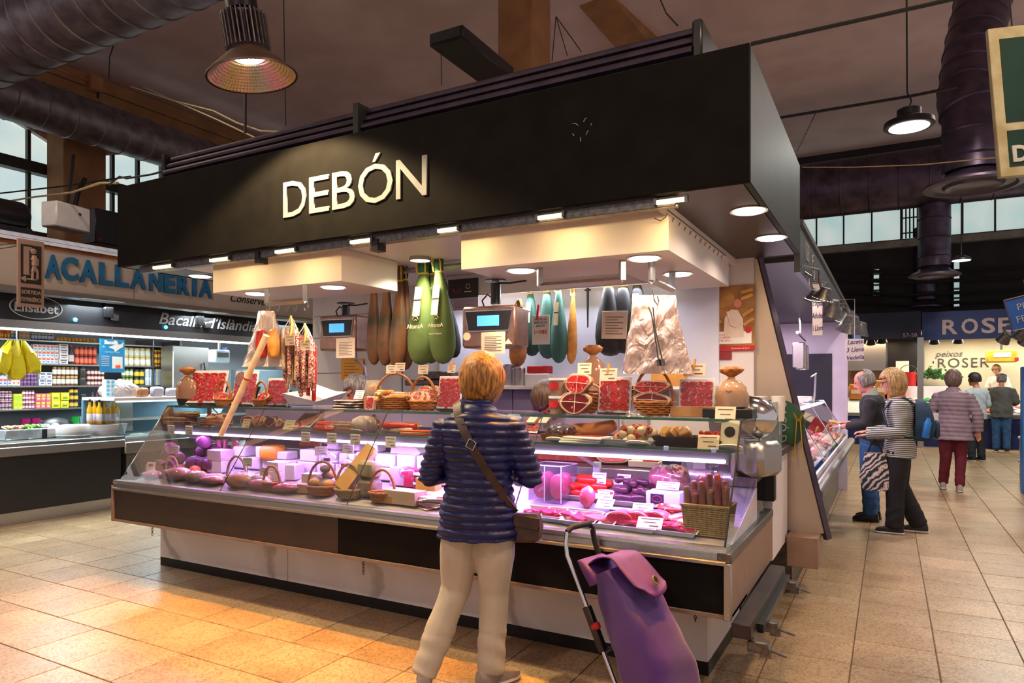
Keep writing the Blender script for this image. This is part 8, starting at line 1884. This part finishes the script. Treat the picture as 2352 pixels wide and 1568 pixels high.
for y in (5.4, 7.0, 8.7, 10.5): part('glass_joint', MB().tube([(-.517, y, .80), (-.803, y, 1.28), (-1.28, y, 1.28)], .008, 5), chrome, t, True)
part('light_line', MB().bx(-.86, -.80, 5.5, 10.5, 1.24, 1.265), led_v, t, True)
light('meat_counter_light', 'AREA', (-.9, 8.0, 1.22), 22, (.94, .68, 1), .1, 4.8)
for k in range(30):
 p = Vector((-1.15+.17*(k % 4), 5.6+.165*k, .802)); m = [pink_m, raw_m, bacon_m, fat_m, pink_m][k % 5]
 q = thing('meat_cut', 'cut of meat laid out in the glass counter of the next stall', 'meat', p, k*.7, 'cuts in the next stall counter'); part('cut', MB().ell((0, 0, .03), (.09, .065, .035), None, 12, 7, .1, k), m, q); part('fat_edge', MB().ell((.02, .01, .04), (.06, .045, .03), None, 10, 6, .1, k+3), fat_m, q)
for k in range(8):
 p = Vector((-1.05, 5.7+.6*k, 1.287)); solo('paper_stack', MB().bx(-.1, .1, -.14, .14, 0, .04+.02*(k % 3), .004), paper if k % 2 else trayw, 'white pack on the glass top of the next stall counter', 'pack', p, .2*k, 'white packs on the next counter')
light('neighbour_light', 'AREA', (-1.3, 8.0, 2.36), 75, (1, .78, .98), .5, 4.5)
t = thing('hanging_scale', 'two grey scales hanging on a steel pole in the next stall', 'scale', PX(1838, 820, -1.0))
part('pole', MB().tube([(0, -.3, .3), (0, .6, .25)], .02, 8).tube([(0, .0, .28), (0, 0, .6)], .015, 6), chrome, t); part('housing', MB().box((0, -.12, .02), (.14, .2, .32), None, .01), steel, t); part('housing', MB().box((0, .25, .0), (.14, .22, .32), None, .01), steel, t); part('hook', MB().tube([(.1, .3, -.25), (.15, .4, -.2), (.13, .45, -.5), (.12, .4, -.62)], .015, 6), chrome, t)
for k in range(8):
 u, v = ((1868, 690), (1888, 690), (1892, 718), (1906, 722), (1922, 734), (1936, 742), (1950, 760), (1970, 766))[k]
 p = PX(u, v, -.36 if k > 5 else -.42 if k % 2 else -.5)
 q = thing('clip_lamp', 'small grey spot lamp in the row along the next stall, %s from the front' % ('first', 'second', 'third', 'fourth', 'fifth', 'sixth', 'seventh', 'eighth')[k], 'lamp', p, .4*(k % 3)); s_ = min(1.6, .8+.14*k)
 R_2 = RX(.3) @ RY(.25)
 part('shade', MB().lathe([(.035*s_, .1*s_), (.05*s_, .06*s_), (.085*s_, 0), (.08*s_, 0), (.03*s_, .08*s_)], 20, (0, 0, 0), R_2), steel_d, q); part('bulb_disc', MB().lathe([(0, .005), (.078*s_, .005), (.078*s_, .012)], 18, (0, 0, 0), R_2), down_m, q); part('arm', MB().tube([(0, 0, .08*s_), (-.02, 0, .16*s_), (-.02, 0, 2.33-p.z), (XN-p.x, 0, 2.36-p.z)], .01, 6), steel_d, q)
def hand_sign(u0, u1, v0, v1, X, words, lab, sz):
 d = depth(PX((u0+u1)/2, 800, X)); c = PD((u0+u1)/2, (v0+v1)/2, d); w, h = px(c, u1-u0), px(c, v1-v0)
 t = thing('hand_written_sign', lab, 'sign', c, TH)
 part('sheet', MB().box((0, 0, 0), (w, .004, h), None, .001), card_v, t)
 for k, s_ in enumerate(words): text(s_, h*sz, mat('violet_ink', (60, 44, 110), (50, 36, 96), 6, .7), t, (0, -.004, h*(.36-.72*k/max(1, len(words)-1))), (PI/2, -.08, 0), .001, shear=.3, sx=min(1, w*1.5/(h*sz*len(s_)*.62)))
 part('hanger_wire', MB().tube([Vector((0, 0, h/2)), Vector((0, 0, 2.36-c.z)), RZ(-TH) @ Vector((XN-c.x, 0, 2.36-c.z))], .005, 4), steel, t)
 return t
hand_sign(1866, 1889, 652, 770, -.48, ('Carrea', "d'Aguas", 'Adobat', 'i Llom'), 'tall hand written paper sign hanging in front of the next stall', .15)
hand_sign(1942, 1984, 778, 828, -.30, ('Lacets', '3 Llons', 'Vedella'), 'square hand written paper sign hanging above the balding man', .28)
solo('white_crate', MB().bx(-.2, .2, -.25, .25, 0, .42, .01), trayw, 'white crate on the floor under the meat counter before the balding man', 'crate', (-.62, 10.2-.6, .0)) if 0 else None
# ------------------------------------------------------------------ far fish stall
YR = 19.0
def RX_(u): return PY(u, 880, YR).x
def RZ_(u, v, Y=YR): return PY(u, v, Y).z
navyb = mat('navy_fascia', (20, 26, 58), (16, 20, 48), 3, .5); blueb = mat('royal_blue_fascia', (22, 44, 112), (18, 36, 96), 3, .45); pink_l = mat('pale_pink_letter', (214, 186, 186), (200, 172, 172), 6, .6)
t = thing('fish_stall_fascia', 'navy left fascia of the far stalls numbered 57-58', 'sign', (RX_(2030), YR, 2.9))
part('board', MB().bx(RX_(1930), RX_(2115), YR, YR+.06, RZ_(2030, 778), RZ_(2030, 718)), navyb, t, True)
text('57-58', .13, pink_l, t, (RX_(2090)-t.location.x, -.006, RZ_(2090, 770)-2.9), ext=.003)
t = thing('fish_stall_fascia', 'royal blue fascia of the far fish stall with pale pink letters', 'sign', (RX_(2240), YR, 2.9))
part('board', MB().bx(RX_(2118), RX_(2352)+3, YR, YR+.06, RZ_(2240, 778), RZ_(2240, 712)), blueb, t, True)
text('55 bis', .11, mat('dim_blue_ink', (40, 70, 150), (34, 60, 136), 4, .6), t, (RX_(2140)-t.location.x, -.006, RZ_(2140, 768)-2.9), ext=.003)
for ch, u0, u1 in (('R', 2164, 2200), ('O', 2208, 2246), ('S', 2254, 2286), ('E', 2292, 2322), ('R', 2332, 2368)):
 o = text(ch, .47, pink_l, t, (0, 0, 0), (PI/2, 0, 0), .01, 'letter', 'LEFT', off=.012); xs_ = [v.co.x for v in o.data.vertices]; ys_ = [v.co.y for v in o.data.vertices]
 a, b = RX_(u0), RX_(u1); k = (b-a)/(max(xs_)-min(xs_)); o.scale = (k, 1, 1); o.location = Vector((a-min(xs_)*k, YR-.012, RZ_(2240, 766)-min(ys_)))-t.location
struct('column_3', MB().bx(RX_(2107), RX_(2121), YR-.1, YR+.12, 0, RZ_(2110, 775)), steel)
struct('wall_fish_back', MB().bx(RX_(2121), 8.9, 20.85, 20.95, 0, 2.75), mat('cream_wall', (216, 206, 180), (206, 196, 170), 2, .6))
struct('wall_fish_left', MB().bx(-4, RX_(2107), 20.85, 20.95, 0, 2.75), mat('warm_brown_wall', (140, 104, 76), (120, 88, 62), 3, .6))
wl = thing('wall_lettering', 'grey raised lettering on the cream back wall of the fish stall', 'lettering', PY(2200, 825, 20.84))
text('peixos', .22, steel_d, wl, (-.2, 0, .14), ext=.01, shear=.3); text('ROSER', .34, steel_d, wl, (.1, 0, -.1), ext=.01, sp=1.15)
solo('stall_canopy', MB().bx(-3.9, 8.8, 19.07, 20.84, 2.76, 2.80), white_lam, 'flat canopy over the far fish stall holding its spot lamps', 'canopy')
light('fish_stall_light', 'AREA', (2.6, 19.9, 2.62), 120, (1, .90, .70), 4, .6); light('fish_stall_light', 'AREA', (-.6, 19.9, 2.62), 40, (1, .70, .42), 1.6, .6)
t = thing('fish_counter', 'blue fronted fish counter with a sloping ice bed at the far end', 'counter', (1.8, 19.6, 0))
part('front', MB().bx(RX_(1940), 8.8, 19.35, 19.42, 0, .72), blueb, t, True); part('ice_slope', MB().prism([(19.35, .74), (20.2, 1.15), (20.2, .7), (19.35, .7)], 10.9, Ryz, (RX_(1940), 0, 0)), mat('crushed_ice', (226, 240, 244)), t, True); part('edge', MB().bx(RX_(1940), 8.8, 19.30, 19.37, .70, .78), steel, t, True)
cols = [orange_m, mat('sea_silver', (190, 196, 200), (140, 150, 160), 16, .25), mat('fish_pink', (236, 160, 140), (220, 130, 110), 16, .35), cod_w if 0 else cheese_w, mat('leaf_green', (60, 150, 60), (40, 120, 44), 20, .6), mat('fish_tray_blue', (50, 90, 170), (40, 76, 150), 8, .4)]
for k in range(48):
 i, j = k % 16, k//16
 x = RX_(2005)+i*(RX_(2352)-RX_(2005))/15; y = 19.5+.25*j; z = .74+(y-19.35)*.48
 q = thing('fish_tray', 'tray of fish or seafood laid on the sloping ice of the far counter', 'fish', (x, y, z+.03), .1*(k % 5), 'fish trays on the far counter', rot=(.45, 0, .1*(k % 3)))
 part('tray', MB().box((0, 0, 0), (.24, .2, .02), None, .004), trayw, q); part('catch', MB().ell((0, 0, .03), (.11, .085, .035), None, 10, 6, .12, k), cols[(k*7+j) % 6], q)
solo('produce_stand', MB().bx(PY(1950, 880, 20.4).x, PY(2195, 880, 20.4).x, 20.22, 20.72, .7, 1.44, .01), trayw, 'pale stand behind the ice carrying greens and the red bucket', 'stand')
def bush(p, r, n, m, lab, name='herb_bunch'):
 q = thing(name, lab, 'greens', p); b = MB(); rr = random.Random(n)
 for _ in range(n): b.ell((rr.gauss(0, r*.5), rr.gauss(0, r*.35), abs(rr.gauss(0, r*.4))), (r*.16, r*.12, r*.04), Euler((rr.random()*3, rr.random()*3, rr.random()*3)).to_matrix(), 6, 4)
 part('leaves', b, m, q, kind='stuff'); return q
lg = mat('leaf_green', (60, 150, 60)); bush(PY(2138, 868, 20.45), .3, 160, mat('dark_leaf', (50, 96, 36), (34, 74, 26), 20, .6), 'dark green parsley bunch on the back of the fish counter'); bush(PY(2172, 870, 20.45), .2, 90, lg, 'bright green leaves beside the parsley bunch')
p = PY(2300, 818, 20.2); t = thing('hanging_scale', 'hanging scale with yellow light in its colour over the fish counter', 'scale', p); part('housing', MB().box((0, 0, 0), (.62, .3, .3), None, .03), mat('scale_yellow_lit', (210, 170, 50), (190, 150, 40), 6, .4), t); part('screen', MB().box((0, -.155, .03), (.34, .01, .1)), emis('pale_lcd', (170, 210, 230), 1), t); part('red_knob', MB().box((.28, -.15, -.08), (.08, .03, .08)), redink, t); part('pole', MB().tube([(0, 0, .15), (0, 0, 2.7-p.z)], .03, 8), chrome, t)  # yellow light on the housing is put into its base colour
for k, (u, v) in enumerate(((2145, 788), (2200, 786), (2026, 786), (2000, 790))):
 p = PY(u, v, 19.6); q = thing('rail_lamp', 'dark rail spot lamp under the far fascia, %s' % ('right pair left one', 'right pair right one', 'left pair right one', 'left pair left one')[k], 'lamp', p); part('head', MB().lathe([(.07, .16), (.12, 0), (.11, 0)], 16, (0, 0, 0), RX(.4)), blackm, q); part('bulb_disc', MB().lathe([(0, .01), (.105, .01), (.105, .02)], 16, (0, 0, 0), RX(.4)), down_m, q); part('stem', MB().tube([(0, 0, .1), (0, 0, 2.75-p.z)], .02, 6), blackm, q)
# left compartment details
p = PY(2000, 820, 20.4); t = thing('hood_cabinet', 'steel cabinet hanging in the left far stall compartment', 'cabinet', p); part('body', MB().bx(-.55, .35, 0, .3, -.35, .35), steel, t); part('hanger', MB().tube([(-.4, .1, .35), (-.4, .1, 1)], .02, 6).tube([(.2, .1, .35), (.2, .1, 1)], .02, 6), steel, t)
p = PY(2078, 815, 20.5); t = thing('dark_window', 'dark framed window in the left far stall compartment', 'window', p); part('pane', MB().bx(-.42, .42, .2, .25, -.55, .55), blackp, t); part('frame', MB().tube([(-.42, .18, -.55), (.42, .18, -.55), (.42, .18, .55), (-.42, .18, .55)], .03, 4, True), steel, t); part('paper', MB().bx(-.2, .1, .15, .18, -.45, -.15), paper, t)
for k, (u, h, c) in enumerate(((2025, .5, (196, 140, 70)), (2045, .6, (210, 160, 90)), (1965, .4, (220, 130, 60)), (2065, .3, (230, 90, 60)))):
 p = PY(u, 905, 20.0); q = thing('stacked_goods', 'stack of warm coloured goods on the left far counter, %s' % ('first', 'second', 'third', 'fourth')[k], 'goods', Vector((p.x, 20.08, 1.10))); part('stack', MB().box((0, 0, h/2), (.3, .2, h), None, .03), mat('warm_%d' % k, c, None, 8, .6), q); part('band', MB().box((0, -.105, h*.5), (.2, .01, h*.25)), card_m, q)
p = PY(2087, 872, 20.4); q = thing('bucket', 'bright red plastic bucket on the left far counter', 'bucket', p); part('pot', MB().lathe([(.16, -.2), (.2, .2), (.18, .2), (.14, -.18), (0, -.18)], 18), redink, q); part('handle', MB().tube([(.2*math.cos(a), 0, .2+.18*math.sin(a)) for a in (PI*k/10 for k in range(11))], .01, 5), chrome, q)
# right edge: counter with green mat, white fish boxes, blue column, sign, lamps
t = thing('side_fish_counter', 'dark counter with a green mat and white ice at the right frame edge', 'counter', (3.3, 16.2, 0))
part('top', MB().bx(2.35, 6, 15.2, 17.2, .92, 1.0), blackp, t, True); part('front', MB().bx(2.5, 6, 15.3, 17.1, 0, .92), rubber, t, True); part('green_mat', MB().bx(2.32, 6, 15.15, 15.9, 1.0, 1.03), mat('green_mat', (30, 140, 90), (24, 120, 76), 8, .6), t, True); part('ice', MB().bx(2.6, 6, 15.9, 17.1, 1.0, 1.10), mat('crushed_ice', (226, 240, 244)), t, True)
for k, (x, y, z) in enumerate(((2.38, 12.1, 0), (2.38, 12.1, .39), (2.02, 12.75, 0), (2.02, 12.75, .36))):
 h = .38 if k < 2 else .35
 q = thing('fish_box', 'white foam fish box stacked at the right frame edge, %s' % ('lower front', 'upper front', 'lower rear', 'upper rear')[k], 'box', (x, y, z)); part('box_body', MB().bx(-.26, .6, -.28, .28, 0, h-.05, .02), mat('foam_white', (216, 220, 222), (204, 208, 212), 12, .8), q); part('lid', MB().bx(-.28, .62, -.3, .3, h-.05, h, .015), mat('foam_white', (216, 220, 222)), q)
bc = PD(2352, 900, 9.5); solo('blue_post', MB().bx(-.03, .2, -.1, .1, 0, 1.75, .01), mat('bright_blue_post', (40, 130, 210), (34, 116, 194), 4, .4), 'bright blue post at the right frame edge', 'post', Vector((bc.x, bc.y, 0)))
sp2 = PD(2372, 712, 9.0); t = thing('blue_sign', 'slanted blue hanging sign with white letters cut by the right frame edge', 'sign', sp2, TH-.5, rot=(0, math.radians(-14), TH-.4))
part('panel', MB().box((0, 0, 0), (.56, .05, .42), None, .01), mat('blue_sign_face', (26, 74, 140), (22, 64, 124), 5, .4), t); part('rim', MB().tube([(-.28, -.03, -.21), (.28, -.03, -.21), (.28, -.03, .21), (-.28, -.03, .21)], .012, 6, True), steel_d, t); text('PEIX', .12, lw_, t, (-.05, -.03, .08), ext=.003); text('FRESC', .12, lw_, t, (-.05, -.03, -.08), ext=.003); part('hanger', MB().tube([(0, 0, .21), (0, 0, .42)], .01, 5), cable_m, t)
for k, (u, v) in enumerate(((2302, 784), (2340, 776), (2352, 790))):
 p = PD(u, v, 9.6); q = thing('rail_lamp', 'grey spot lamp under the slanted blue sign, %s of three' % ('left', 'middle', 'right')[k], 'lamp', p); part('head', MB().lathe([(.05, .14), (.09, 0), (.08, 0)], 16, (0, 0, 0), RX(.6) @ RY(.4)), steel_d, q); part('bulb_disc', MB().lathe([(0, .01), (.08, .01), (.08, .02)], 16, (0, 0, 0), RX(.6) @ RY(.4)), down_m, q); part('stem', MB().tube([(0, 0, .1), (.06, 0, .22), (.3, .1, .26)], .014, 6), steel_d, q)
